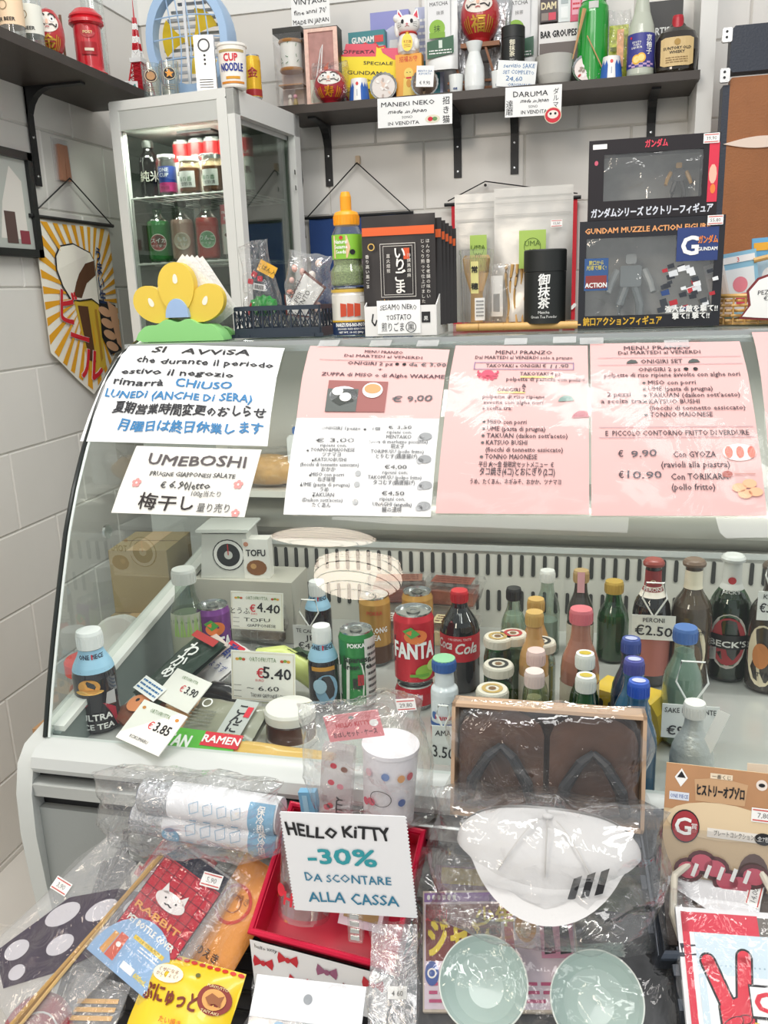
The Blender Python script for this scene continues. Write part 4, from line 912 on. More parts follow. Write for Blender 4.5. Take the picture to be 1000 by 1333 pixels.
# top row
bottle('sake_bottle', 'dark green sake bottle with pale lettering at the top shelf\'s left end', inF(.055, .07, SH[0]), .026, .135, clear('3E4A3C', base=.06, edge=.4), cap='2B2E2A', neck=.45, sh=.62, nz=.85, liquid=(.8, '1E2A1E'), texts=[('純米', .35, .02, 'E8E6D8', .027)], rz=.4)
for i, x in enumerate((.105, .15, .195, .24, .285)):
    can('red_top_can', ['red and white drink can at the back, behind the mini glass', 'second red-topped can from the left in the fridge\'s back row', 'red-topped can behind the gap between the two honey jars', 'fourth red-topped can of the fridge\'s back row', 'red-topped can at the right end of the fridge\'s back row'][i], inF(x, .15, SH[0]), .023, .142, 'EDEBE6', [(.62, .93, 'C93A3C')], [('MILK', .7, .008, 'F4E2DA', .028), ('牛乳', .4, .012, '5A3B36')], group='red and white cans in the fridge')
p = inF(.118, .05, SH[0]); t = thing('cup_sake_glass', 'small lidded sake glass with blue and magenta label in the fridge', 'glass', p)
MB().lathe([(.020, 0), (.0215, .003), (.0215, .083), (.020, .09)], GL, 22).build('cup', t); MB().lathe([(.022, .087), (.022, .094), (0, .095)], WHITE, 22).build('lid', t)
MB().lathe([(.0221, .028), (.0221, .066)], mat('2B4BA0', .4), 22, cap=False).build('blue_label', t); MB().lathe([(.0222, .006), (.0222, .028)], mat('D8468E', .4), 22, cap=False).build('magenta_label', t)
q = MB(); F = cyl(.0222, .001); q.text('ONE\nCUP', 0, .053, .009, WHITE, fn=F, bold=.03); q.text('mini', 0, .012, .010, mat('A02060', .5), fn=F, bold=.02); q.build('lettering', t)
for i, x in enumerate((.18, .245)):
    p = inF(x, .055, SH[0]); t = thing('food_jar', ['amber jar with plain white label on the fridge\'s top shelf', 'clip-top amber jar with white label, right of its twin'][i], 'jar', p)
    MB().lathe([(.024, 0), (.0275, .004), (.0275, .062), (.024, .07), (.024, .082)], clear('F3E6D0', base=.08, edge=.6), 24).build('glass_jar', t)
    MB().lathe([(.022, .002), (.0262, .005), (.0262, .058)], mat('8A5A2B', .5, var=.2, vscale=60), 20).build('contents', t)
    MB().lathe([(.0255, .074), (.0255, .084), (0, .085)], STEEL if i else mat('E6E6E2', .3), 24).build('lid', t)
    q = MB(); q.rect(-.022, .022, .012, .05, WHITE, fn=cyl(.0275, .0008), nx=6); F = cyl(.0275, .0018); q.text('梅の香', -.004, .027, .009, mat('3E7A46', .5), fn=F); q.text('甘酢漬', 0, .016, .007, BLK, fn=F); q.build('label', t)
    if i: q = MB().tube([(.014*math.cos(a)-.008, -.028-.002, .076+.008*math.sin(a)) for a in [2*PI*j/12 for j in range(12)]], .0014, STEEL, 6, closed=True); q.build('clip_wire', t)
# cider row
for i, (x, lq, lb, tx_, lab) in enumerate(((.070, '3FB058', 'B03A34', 'スイカ', 'green watermelon cider bottle on the fridge\'s middle shelf'), (.140, 'F2BDB8', 'EED8C8', 'もも', 'pale pink cider bottle between the green and the red one'), (.213, 'E8382E', '7FB98A', 'りんご', 'red cider bottle with a round green label in the fridge'))):
    def ex(t, r, h, lb=lb, tx_=tx_):
        q = MB(); F = cyl(r, .0012); q.disc(0, h*.32, r*.62, r*.62, mat(lb, .4), fn=F); q.ring(0, h*.32, r*.62, r*.68, mat('F0E8D8', .4), fn=F); q.text(tx_, 0, h*.32, r*.3, WHITE, fn=cyl(r, .0024), bold=.03); q.text('サイダー', 0, h*.24, r*.2, WHITE, fn=cyl(r, .0024)); q.build('round_label', t)
    bottle('cider_bottle', lab, inF(x, .06, SH[1]), .031, .145, clear('F2F8F0' if i else 'C9EBCB', base=.06, edge=.5), cap='39413A', caph=.012, neck=.38, sh=.62, nz=.82, liquid=(.7, lq), extra=ex, rz=.35)
can('milk_drink_can', 'pink and white strawberry milk can on the fridge\'s middle shelf', inF(.281, .06, SH[1]), .0245, .13, 'F3F0EE', [(.62, .97, 'E07A84')], [('STRAWBERRY', .83, .006, 'FFFFFF', .042), ('MILK', .72, .009, 'FFFFFF', .026)], shapes=lambda q, r, h: [q.disc(.004, h*.3, .010, .009, mat('D8434A', .4), fn=cyl(r, .0015)), q.disc(-.010, h*.42, .005, .004, mat('6B5148', .4), fn=cyl(r, .0015))], rz=.25)
# lower compartment
t = thing('foil_roll', 'grey plastic wrapped roll lying on the fridge\'s lower shelf', 'roll', inF(.19, .12, SH[2]+.028)); MB().lathe([(.027, -.08), (.028, -.07), (.028, .07), (.027, .08)], mat('6F7575', .2, .4), 20, M=Matrix.Rotation(PI/2, 4, 'Y')).build('roll_body', t)
t = thing('plastic_tub', 'pale grey tub on the left of the fridge\'s lower shelf', 'tub', inF(.08, .10, SH[2])); MB().lathe([(.03, 0), (.038, .045), (.041, .046), (.041, .054), (0, .056)], mat('C6CBC6', .3), 24).build('tub_body', t)
# ---- on the fridge ----
ZT = fz1+.022
def onF(px, py, dy=.03):
    Y = 2.08
    for _ in range(4): a = at(px, 120, Y=Y); Y = 2.06-.105*(a.x+1.148)+dy
    return Vector((at(px, 120, Y=Y).x, Y, ZT))
p = onF(243, 118); p = p+Vector((-.02, .10, 0)); k = mpp(p)*1.1
t = thing('electric_fan', 'pale blue retro desk fan with yellow blades on the fridge', 'fan', p, .08); fb = mat('9FBDDD', .4)
rw, rh = 50*k, 63*k; cz = 66*k
def egg(a, s=1, b=1): return (rw*s*math.cos(a), cz+rh*b*math.sin(a)*(1 if math.sin(a) > 0 else .95))
n = 40; vs = []
for yy, s in ((-.03, 1.0), (-.04, .97), (-.04, .80), (-.012, .76)):
    for i in range(n): x, z = egg(2*PI*i/n, s, s); x *= 1+(.06 if z < cz else 0)*(cz-z)/rh; vs.append((x, yy, z))
for yy, s in ((.03, 1.0),):
    for i in range(n): x, z = egg(2*PI*i/n, s, s); x *= 1+(.06 if z < cz else 0)*(cz-z)/rh; vs.append((x, yy, z))
q = MB(); q.add(vs, [(k_*n+i, k_*n+(i+1) % n, (k_+1)*n+(i+1) % n, (k_+1)*n+i) for k_ in range(3) for i in range(n)]+[(i, 4*n+i, 4*n+(i+1) % n, (i+1) % n) for i in range(n)], fb, True); q.build('housing', t)
q = MB().box(-rw*.45, rw*.45, -.045, .045, 0, 18*k, fb, bev=.006); q.build('base', t)
q = MB()
for i in range(12): z = cz-rh*.7+rh*1.4*i/11; hw_ = rw*.76*math.sqrt(max(0, 1-((z-cz)/(rh*.78))**2)); q.box(-hw_, hw_, .02, .026, z-.003, z+.003, mat('B8BEC4', .4))
q.build('rear_grille', t)
hub = cz+2*k; q = MB().lathe([(.012, -.012), (.014, 0), (.014, .015)], mat('E8C52A', .35), 20, M=Matrix.Translation((0, 0, hub)) @ Matrix.Rotation(PI/2, 4, 'X')); q.build('hub', t)
for i in range(3):
    a0 = .9+2*PI*i/3; q = MB(); q.grid(lambda u, v: (math.cos(a0+(u-.5)*1.1*(v**.5))*(.010+(rw*.62)*v), .0+.02*(u-.5)*v, hub+math.sin(a0+(u-.5)*1.1*(v**.5))*(.010+rw*.62*v)), 8, 8, mat('E8C52A', .35)); q.build('blade', t)
q = MB()
for s in (.3, .0, -.3, .55, -.55):
    q.tube([(rw*.78*s+rw*.08*math.sin(PI*j/8), -.034, cz-rh*.8*math.sqrt(1-s*s)+2*rh*.8*math.sqrt(1-s*s)*j/8) for j in range(9)], .0017, fb, 5)
for s in (.35, 0, -.35): q.tube([(-rw*.78*math.sqrt(1-s*s)+2*rw*.78*math.sqrt(1-s*s)*j/8, -.036, cz+rh*s+.006*math.sin(PI*j/8)) for j in range(9)], .0017, fb, 5)
q.build('front_guard', t); MB().box(-.003, .004, -.040, -.036, cz-rh*.8, cz+rh*.8, mat('C9CDD2', .3, .4)).build('centre_bar', t)
p = onF(270, 120, .012); k = mpp(p)
t = thing('pocket_radio', 'slim silver device with a round dial standing before the fan', 'device', p, .2)
MB().box(-13*k, 13*k, 0, .012, 0, 66*k, mat('CDD1D3', .3, .4), bev=.0015).build('casing', t); q = MB().ring(0, 54*k, 6*k, 8*k, gr, y=-.0006).disc(0, 54*k, 5*k, 5*k, mat('E8EAEA', .3), y=-.0006); [q.disc(0, (42-5*i)*k, 1.6*k, 1.6*k, DARK, y=-.0006, n=8) for i in range(3)]; [q.rect(-9*k, 9*k, (4+3*i)*k, (5+3*i)*k, gr, y=-.0006) for i in range(4)]; q.build('dial_and_slots', t)
p = onF(307, 137)+Vector((-.003, .0, 0)); k = mpp(p); r = 19*k
t = thing('noodle_cup', 'instant noodle cup with red and blue lettering on the fridge', 'noodle cup', p, .3)
hh = 52*k; MB().lathe([(r*.80, 0), (r*.84, .003), (r*.97, hh*.93), (r*1.03, hh*.94), (r*1.03, hh*.98), (r*.98, hh), (0, hh)], mat('F4EFE6', .5), 28).build('cup', t)
def cone(u, v, off=.001): rr_ = r*(.84+.13*v/hh)+off; return (rr_*math.sin(u/r), -rr_*math.cos(u/r), v)
q = MB(); q.text('CUP', -.002, hh*.58, hh*.17, RED, fn=cone, bold=.05, wd=r*1.0); q.text('NOODLE', 0, hh*.36, hh*.18, mat('2B3F94', .5), fn=cone, bold=.05, wd=r*1.75); q.rect(-r*.5, r*.6, hh*.18, hh*.24, mat('D99B2B', .5), fn=cone, nx=4); q.rect(-r, r, hh*.08, hh*.13, mat('D8882B', .5), fn=cone, nx=8); q.rect(-r, r, hh*.78, hh*.84, mat('B9A16A', .5), fn=cone, nx=8); q.build('cup_print', t)
p = onF(331, 137, .17); can('yellow_can', 'yellow and red printed can behind the noodle cup', p, .020, .105, 'E3B32B', [(.1, .25, 'A92A2A')], [('金', .6, .018, 'A92A2A')], rz=.3)
def tumbler(px, py, lab, mark, st):
    p = onF(px, py); t = thing('printed_glass', lab, 'glass', p, .4); r = 12.3*mpp(p)
    MB().lathe([(r*.88, 0), (r*.9, .003), (r, .078), (r*.95, .078), (r*.85, .005), (0, .005)], GL, 22, cap=False).build('tumbler', t)
    q = MB(); F = cyl(r*.95, .0015); q.disc(0, .048, r*.65, r*.65, mark, fn=F); G = cyl(r*.95, .0028)
    if st: q.poly([((r*.45 if i % 2 == 0 else r*.2)*math.sin(2*PI*i/10), .048+(r*.45 if i % 2 == 0 else r*.2)*math.cos(2*PI*i/10)) for i in range(10)], mat('E39A32', .4), fn=G)
    else: q.disc(0, .048, r*.4, r*.4, mat('B98A5A', .5), fn=G)
    q.ring(0, .048, r*.55, r*.6, mat('EDE4C8', .4), fn=G); filler(q, -r*.5, r*.5, .012, .026, 3, mat('8A8370', .5), fn=G); q.build('emblem', t)
tumbler(223, 123, 'clear tumbler with a gold star on a dark disc', BLK, True); tumbler(199, 121, 'clear tumbler with a brown round emblem, left of the star glass', mat('5A3F35', .5), False)
# ================= left wall hangings =================
fp = [at(34, 200, X=XW+.01), at(34, 335, X=XW+.01)]
t = thing('framed_picture', 'black framed picture on the left wall at the photo edge', 'picture', (XW+.002, fp[0].y-.24, fp[1].z)); H_ = fp[0].z-fp[1].z
q = MB()
for a in ((0, .022, 0, .24, 0, .018), (0, .022, 0, .24, H_-.018, H_), (0, .022, .0, .018, 0, H_), (0, .022, .222, .24, 0, H_)): q.box(*a, mat('1E2020', .35))
q.build('frame', t); MB().box(0, .012, .018, .222, .018, H_-.018, mat('BFC3BC', .5)).build('mat_board', t)
q = MB(); Fx = lambda u, v: (.0125, u, v); q.poly([(.10, .04), (.20, .04), (.20, .17), (.16, .2), (.12, .12)], mat('E9E4DC', .6), fn=Fx); q.rect(.17, .205, .03, .06, mat('8E3A45', .6), fn=lambda u, v: (.0130, u, v)); q.rect(.12, .16, .03, .10, mat('5B4540', .6), fn=lambda u, v: (.0130, u, v)); q.build('picture_print', t)
# clothes pins / clip and banner
bl_, br_, tipp, btm = at(42, 287, X=XW+.012), at(142, 293, X=XW+.012), at(105, 517, X=XW+.012), at(165, 445, X=XW+.012)
apex = at(90, 232, X=XW+.012); by0, by1, bz = bl_.y, br_.y, (bl_.z+br_.z)/2
t = thing('beer_banner', 'yellow rayed cloth banner with a foaming beer mug, on the left wall', 'banner', (XW+.012, (by0+by1)/2, bz)); BW, BH = by1-by0, bz-tipp.z
def shape_low(u): return -BH*.76-BH*.24*(1-abs(2*u-1)**1.0)*.98
CL = mat('F4EFE2', .85); fy = mat('E8A51E', .8)
pts = [(-BW/2, 0), (-BW/2, -BH*.72), (0, -BH), (BW/2, -BH*.72), (BW/2, 0)]
B = lambda off: (lambda u, v: (off+.003*math.sin(u*30), u, v))
q = MB(); N_ = 14
for i in range(N_):
    u0, u1 = -BW/2+BW*i/N_, -BW/2+BW*(i+1)/N_; low = lambda u: -BH*.72-BH*.28*(1-abs(2*u/BW))
    for j in range(10):
        q.add([B(0)(u0, low(u0)*j/10), B(0)(u1, low(u1)*j/10), B(0)(u1, low(u1)*(j+1)/10), B(0)(u0, low(u0)*(j+1)/10)], [(0, 1, 2, 3)], CL, True)
q.build('cloth', t)
q = MB(); F1, F2, F3, F4 = B(.0012), B(.0022), B(.0032), B(.0042); low = lambda u: -BH*.72-BH*.28*(1-abs(2*u/BW))
c0 = (.03, -BH*.42)
def clipray(a):
    dx, dz = math.cos(a), math.sin(a); tt = 9
    if dx > 0: tt = min(tt, (BW/2-c0[0])/dx)
    if dx < 0: tt = min(tt, (-BW/2-c0[0])/dx)
    if dz > 0: tt = min(tt, (-.004-c0[1])/dz)
    for s in range(200):
        x, z = c0[0]+dx*tt, c0[1]+dz*tt
        if z >= low(x): break
        tt *= .97
    return (c0[0]+dx*tt*.99, c0[1]+dz*tt*.99)
for i in range(34):
    a = 2*PI*i/34; q.poly([(c0[0]+.06*math.cos(a+.045), c0[1]+.06*math.sin(a+.045)), clipray(a+.05), clipray(a+.14)], fy, fn=F1)
q.build('yellow_rays', t)
q = MB(); br = mat('5B3A22', .8)
s_ = BW
mug = [(-.12, -.46), (.19, -.50), (.20, -.93), (.10, -.99), (-.02, -.95)]; q.poly([(a*s_, b*BH*.9) for a, b in mug], mat('D9B53A', .8), fn=F2)
q.poly([(a*s_, b*BH*.9) for a, b in ((-.08, -.52), (.04, -.53), (.06, -.90), (-.02, -.88))], br, fn=F3); q.poly([(a*s_, b*BH*.9) for a, b in ((.12, -.55), (.15, -.55), (.16, -.88), (.13, -.90))], mat('B98A2A', .8), fn=F3)
foam = [(-.30, -.20), (-.22, -.14), (-.05, -.12), (.15, -.17), (.20, -.22), (.20, -.50), (.10, -.46), (-.05, -.47), (-.16, -.46), (-.25, -.38), (-.31, -.28)]
q.poly([(a*s_, b*BH*.95) for a, b in foam], BLK, fn=F3); q.poly([((a+.0)*s_*.94, (b-.28)*BH*.95*.94+.28*BH*-.0-BH*.25) if 0 else (-.05*s_+(a+.05)*s_*.95, -.3*BH*.95+(b+.3)*BH*.95*.95) for a, b in foam], CL, fn=F4)
q.poly([(a*s_, b*BH*.95) for a, b in ((.18, -.22), (.06, -.24), (-.05, -.32), (-.13, -.44), (-.03, -.45), (.05, -.36), (.18, -.31))], br, fn=B(.0052))
q.build('beer_mug', t)
q = MB(); sk = mat('E8B48C', .8)
q.poly([(a*s_, b*BH*.95) for a, b in ((.20, -.46), (.46, -.50), (.48, -.80), (.30, -.82), (.18, -.70))], BLK, fn=F3)
for i in range(4): q.disc(.27*s_+.02*s_*i, (-.54-.075*i)*BH*.95, .105*s_, .028*BH, sk, fn=F4, rot=-.25, n=14)
q.poly([(a*s_, b*BH*.95) for a, b in ((.32, -.47), (.47, -.52), (.48, -.79), (.42, -.75), (.36, -.60))], sk, fn=B(.0048)); q.build('holding_hand', t)
q = MB(); rdm = mat('D0202B', .8)
for i, (c, x, z, r_) in enumerate((('ビ', -.24, -.60, -.25), ('ー', -.14, -.79, -.25), ('ル', -.02, -.97, -.25))):
    q.text(c, x*s_, z*BH*.93, .072, WHITE, fn=F4, bold=.07, rot=r_); q.text(c, x*s_, z*BH*.93, .072, rdm, fn=B(.0055), bold=.025, rot=r_)
for i, c in enumerate('うまい生'): q.text(c, .26*s_, (-.20-.085*i)*BH, .028, mat('243A66', .8), fn=F4, rot=-.1, bold=.04)
q.build('lettering', t)
MB().tube([(.004, -BW/2-.015, .004), (.004, BW/2+.012, .004)], .005, DARK, 8).build('rod', t)
ax = (apex.y-(by0+by1)/2, apex.z-bz); MB().tube([(.006, -BW/2-.008, .006), (.002, ax[0], ax[1])], .0018, DARK, 6).build('cord', t); MB().tube([(.002, ax[0], ax[1]), (.006, BW/2+.005, .006)], .0018, DARK, 6).build('cord', t)
t = thing('wall_clip', 'pair of coppery wooden clips fixed above the beer banner', 'clip', (XW+.001, apex.y-.01, apex.z-.008)); cp = mat('B98468', .5)
for dy in (-.012, .012): MB().box(0, .012, dy-.009, dy+.009, -.0, .085, cp, M=Matrix.Rotation(.15*(1 if dy > 0 else -1)*.3, 4, 'X')).build('clip_jaw', t)
MB().box(0, .004, -.035, .035, -.002, .10, clear(base=.1, edge=.3, milk=.25)).build('adhesive_pad', t)
# ================= shelf on the back wall =================
BZ, BY0 = 1.775, 2.36
ba, bb = at(362, 140, Y=BY0), at(912, 92, Y=BY0)
t = thing('wall_shelf', 'long dark brown shelf on the back wall carrying the dolls and bottles', 'shelf', (0, BY0, BZ-.02))
MB().box(ba.x, bb.x, 0, YW-BY0, 0, .02, shm).build('board', t)
for px, zl in ((424, 243), (594, 232), (669, 228), (850, 172)):
    c = at(px, zl-40, Y=2.53); bracket(t, Matrix.Translation((c.x, YW-BY0, 0)), .165, .15)
def onB(px, py=None): a = at(px, 120, Y=BY0+.03); return Vector((a.x, a.y, BZ))
def onBY(px, dy):
    """point on the shelf, dy behind its front edge, seen in the column px"""
    a = at(px, 130, Y=BY0+dy); return Vector((a.x, BY0+dy, BZ))
def topz(px, py, Y): return at(px, py, Y=Y).z
def boxy(name, label, p, w, h, d, body, draw=None, rz=0, cat='box', group=None, tip=0, lean=0, sidec=None):
    t = thing(name, label, cat, p, rz, group, lean, tip); MB().box(-w/2, w/2, 0, d, 0, h, mat(body, .4) if isinstance(body, str) else body).build('carton', t)
    if draw: q = MB(); draw(q, w, h); q.build('print', t)
    return t
def pill(q, x0, x1, z0, z1, c, y=-.0006): return q.rect(x0, x1, z0, z1, mat(c, .5), y=y)
# display case 1: tall clear box with bamboo cup scene
p = onBY(378, .03); k = mpp(p)
t = thing('display_case', 'tall clear case with a bamboo cup and small figures, left end of shelf', 'display case', p)
w, h = 38*k, topz(385, 34, p.y)-BZ
MB().box(-w/2, w/2, 0, .06, h*.93, h, mat('2B2B27', .4)).build('case_top', t); MB().box(-w/2, w/2, 0, .06, 0, .008, mat('2B2B27', .4)).build('case_base', t)
MB().box(-w/2, w/2, 0, .06, .008, h*.93, clear(base=.06, edge=.5, milk=.03)).build('clear_walls', t); MB().box(-w/2+.001, w/2-.001, .056, .058, .008, h*.92, mat('D8C3B8', .6)).build('backing', t)
t = thing('bamboo_cup', 'white cup with green bamboo leaf print and wooden rims inside the case', 'cup', p+Vector((0, .03, h*.50)))
MB().lathe([(w*.34, 0), (w*.36, h*.35)], mat('EFEDE4', .5), 22).build('cup_body', t)
for z in (0, h*.35): MB().lathe([(w*.40, z-.004), (w*.42, z), (w*.40, z+.004)], mat('A9743A', .5), 22).build('wooden_rim', t)
q = MB(); F = cyl(w*.37, .001)
for i in range(12): a = i*.9; cx, cz = (-.3+.3*(i % 3))*w, h*(.08+.2*(i % 2)+.03*(i % 4)); q.line([(cx, cz), (cx+.008*math.cos(a), cz+.008*math.sin(a))], .0016, mat('4E7D4A', .5), fn=F)
q.build('leaf_print', t)
for dx, c, lab in ((-.008, 'E9DCC8', 'pale tiny figure standing in the clear display case'), (.007, 'B7A06B', 'olive tiny figure with pink flower in the clear display case')):
    t = thing('tiny_figure', lab, 'figurine', p+Vector((dx, .025, .008))); MB().lathe([(.006, 0), (.007, .008), (.004, .02)], mat(c, .5), 12).build('body', t); MB().ball(0, 0, .026, .006, .006, .006, mat('E8A6B4' if dx > 0 else 'F2E6DA', .5)).build('head', t)
MB_ = MB().box(-w*.42, w*.42, .008, .05, 0, .003, mat('B07A44', .5)); o = MB_.build('small_wooden_shelf'); o.location = p+Vector((0, 0, h*.30)); tag(o, 'thin wooden ledge halfway up inside the clear case', 'ledge')
# display case 2
p = onBY(421, .035); k = mpp(p); w, h = 44*k, topz(421, 34, p.y)-BZ
t = thing('picture_case', 'open-fronted box with pink patterned frame and garden scene behind the daruma', 'display case', p)
MB().box(-w/2, w/2, .004, .05, 0, h, mat('3B3830', .5)).build('case_shell', t)
q = MB()
for a in ((-w/2, w/2, h*.94, h*.985), (-w/2, w/2, 0, h*.05), (-w/2, -w/2+w*.12, .05*h, .94*h), (w/2-w*.12, w/2, .05*h, .94*h)): q.box(a[0], a[1], 0, .004, a[2], a[3], mat('F0C9B8', .5, var=.12, vscale=90))
q.build('patterned_frame', t); q = MB().rect(-w*.38, w*.38, h*.05, h*.94, mat('B98A82', .6, var=.15, vscale=40), y=.0035)
q.rect(-w*.38, w*.38, h*.05, h*.35, mat('D9DCCB', .6), y=.0032); q.line([(-w*.3, h*.5), (w*.34, h*.5)], .0012, BLK, y=.003).line([(-w*.3, h*.38), (w*.34, h*.38)], .0012, BLK, y=.003).line([(w*.25, h*.2), (w*.25, h*.52)], .0014, BLK, y=.003)
q.poly([(-w*.3, h*.25), (-w*.1, h*.30), (-w*.15, h*.2)], mat('57A04C', .6), y=.0028).poly([(w*.02, h*.22), (w*.14, h*.3), (w*.2, h*.55), (w*.06, h*.5)], mat('D9663F', .6), y=.0028); q.build('garden_scene', t)
o = MB().tube([(-.012, 0, .0), (.004, 0, .075), (.010, 0, .088), (.008, 0, .07), (.0, 0, .0)], .0016, WHITE, 6).build('white_ribbon'); o.location = p+Vector((-.002, -.012, h*.3)); o.parent = None; tag(o, 'thin white looped ribbon hanging over the pink framed box', 'ribbon')
vt = at(428, 34, Y=2.44); p = Vector((at(405, 30, Y=2.40).x, 2.40, topz(405, 33, 2.40))); k = mpp(p)
card('vintage_sign', 'handwritten VINTAGE made in Japan card above the left end cases', p, 52*k, 38*k, 'F6F6F4', lambda q, w, h: [q.text('VINTAGE', 0, h*.66, h*.17, hk, y=-.0006, hand=.15, wd=w*.86, bold=.01), q.text('fine anni 70\'', 0, h*.36, h*.15, hk, y=-.0006, hand=.2, wd=w*.84, bold=.01), q.text('MADE IN JAPAN', 0, h*.06, h*.14, hk, y=-.0006, hand=.15, wd=w*.92, bold=.01)], t_=.001)
# white-faced daruma in film
p = onB(431, 133); k = mpp(p)
daruma('daruma_doll', 'small red daruma with white moustached face beside the yellow burst sign', p, 42*k, 43*k, face='EFEAE2', body='A8202E', gs='E39A22', kanji='寿', rz=.15)
film_bag('crinkled clear wrap around the small daruma on the shelf', p+Vector((.0, 0, 0)), 48*k, 50*k, .06, 31, name='film_wrap', cat='wrapping', n=14, rz=.15)
# Mount Fuji cups
def fuji(px, py, wpx, lab):
    p = onB(px, py); k = mpp(p); r = wpx*k/2; h = 27*k; t = thing('mountain_cup', lab, 'cup', p)
    MB().lathe([(r, 0), (r, .002), (r*.78, h), (r*.70, h), (r*.8, .004), (0, .004)], mat('F2F0EC', .35), 24, cap=False).build('cup', t)
    def F(off): return lambda u, v: ((r*(1-.22*v/h)+off)*math.sin(u/r), -(r*(1-.22*v/h)+off)*math.cos(u/r), v)
    q = MB(); f = F(.0006); bm = mat('2D62B5', .35)
    for i in range(8):
        a0, a1 = -1.5+3*i/8, -1.5+3*(i+1)/8
        if i in (3, 4): continue
        for j in range(2):
            b0, b1 = a0+(a1-a0)*j/2, a0+(a1-a0)*(j+1)/2; z0, z1 = h*(.6 if j == 0 else .82), h*(.82 if j == 0 else .6); q.poly([(b0*r, .001), (b1*r, .001), (b1*r, z1), (b0*r, z0)], bm, fn=f)
    q.disc(0, h*.75, r*.16, r*.16, mat('D3322F', .4), fn=f); q.rect(-.001, .001, h*.2, h*.5, mat('9AA5B8', .5), fn=f); q.build('mountain_print', t)
fuji(468, 131, 27, 'blue and white Mount Fuji cup in front of the yellow burst sign'); fuji(795, 103, 28, 'blue and white Mount Fuji cup below the green bottle')
# burst sign
p = onBY(478, .072); k = mpp(p)*1.03; t = thing('offer_sign', 'yellow burst offer sign with red edge and a pointing hand', 'sign', p); R_ = 44*k; cz = 36*k
n = 22
def burst(s, wv=.05): return [(R_*s*(1+(wv if i % 2 else -wv))*math.cos(2*PI*i/(2*n))*1.02, cz+R_*.78*s*(1+(wv if i % 2 else -wv))*math.sin(2*PI*i/(2*n))) for i in range(2*n)]
MB().prism(burst(1), 0, .001, mat('D93A3F', .5)).build('red_edge', t); MB().prism(burst(.93), -.001, 0, mat('FBE332', .5)).build('yellow_face', t)
q = MB(); q.poly([(-R_*.66, cz+R_*.50), (R_*.3, cz+R_*.42), (R_*.34, cz+R_*.74), (-R_*.56, cz+R_*.82)], mat('E85A6C', .5), y=-.0012); q.text('OFFERTA', -R_*.2, cz+R_*.54, .0085, hk, y=-.0016, rot=-.08, wd=R_*.95, bold=.02, hand=.1)
q.text('SPECIALE', R_*.36, cz+R_*.20, .008, hk, y=-.0016, rot=-.1, wd=R_*.85, bold=.02, hand=.1); q.text('GUNDAM', -R_*.05, cz-R_*.02, .0095, hk, y=-.0016, rot=-.12, wd=R_*1.0, bold=.02, hand=.1); q.text('2x', R_*.08, cz-R_*.20, .006, hk, y=-.0016, bold=.02); q.text('€ 39.60', -R_*.18, cz-R_*.46, .0105, hk, y=-.0016, rot=-.05, wd=R_*1.0, bold=.01, hand=.1)
q.poly([(R_*.45, cz+R_*.62), (R_*.95, cz+R_*.58), (R_*1.05, cz+R_*.25), (R_*.80, cz+R_*.30), (R_*.50, cz+R_*.50)], mat('E8607A', .5), y=-.0018); q.build('sign_print', t)
# toy boxes behind
def gbox(px, yt, wpx, lab, c, title, tc, dy=.06, yb=None, hpx=None):
    p = onBY(px, dy); k = mpp(p); w = wpx*k; h = topz(px, yt, p.y)-BZ
    def d(q, w, h):
        pill(q, -w*.46, w*.46, h*.06, h*.80, '9FB4B8'); pill(q, -w*.40, w*.40, h*.10, h*.7, '7E8C92', y=-.0009)
        rnd = random.Random(px)
        for i in range(9): a = rnd.uniform(-.35, .3)*w; b = rnd.uniform(.15, .6)*h; q.poly([(a, b), (a+w*.16, b+h*.03), (a+w*.12, b+h*.10), (a+.02*w, b+h*.08)], mat(rnd.choice(['D6DCE0', '52606B', 'B8C4CB', 'EDEFF0']), .4), y=-.0012-.0001*i)
        q.text(title, -w*.1, h*.85, h*.08, mat(tc, .5), y=-.001, bold=.04, wd=w*.6); pill(q, w*.22, w*.46, h*.84, h*.93, 'D94A4A', y=-.001)
    boxy('toy_box', lab, p, w, h, .035, c, d, cat='toy box')
gbox(480, 40, 48, 'teal model kit box with silver window behind the yellow sign', '2F8288', 'GUNDAM', 'F4F4F0', .085)
def card_lil(q, w, h): q.poly([(-w*.45, h*.2), (w*.4, h*.15), (w*.45, h*.6), (w*.1, h*.85), (-w*.2, h*.78)], mat('C9CCE2', .5), y=-.0006); q.poly([(-w*.1, h*.3), (w*.3, h*.3), (w*.2, h*.7), (0, h*.7)], WHITE, y=-.0009)
p = onBY(510, .115); boxy('lilac_box', 'lilac box behind the beckoning cat on the back shelf', p, 50*mpp(p), topz(510, 14, p.y)-BZ, .03, '8E90CC', card_lil)
p = onBY(560, .12); boxy('lilac_box', 'pale lilac printed packet between the cat and the matcha pouch', p, 34*mpp(p), topz(560, 8, p.y)-BZ, .03, 'B3B9D6', lambda q, w, h: [q.rect(-w*.4, w*.4, h*.1, h*.45, mat('3F8A93', .5), y=-.0008), filler(q, -w*.4, w*.4, h*.5, h*.9, 6, WHITE)])
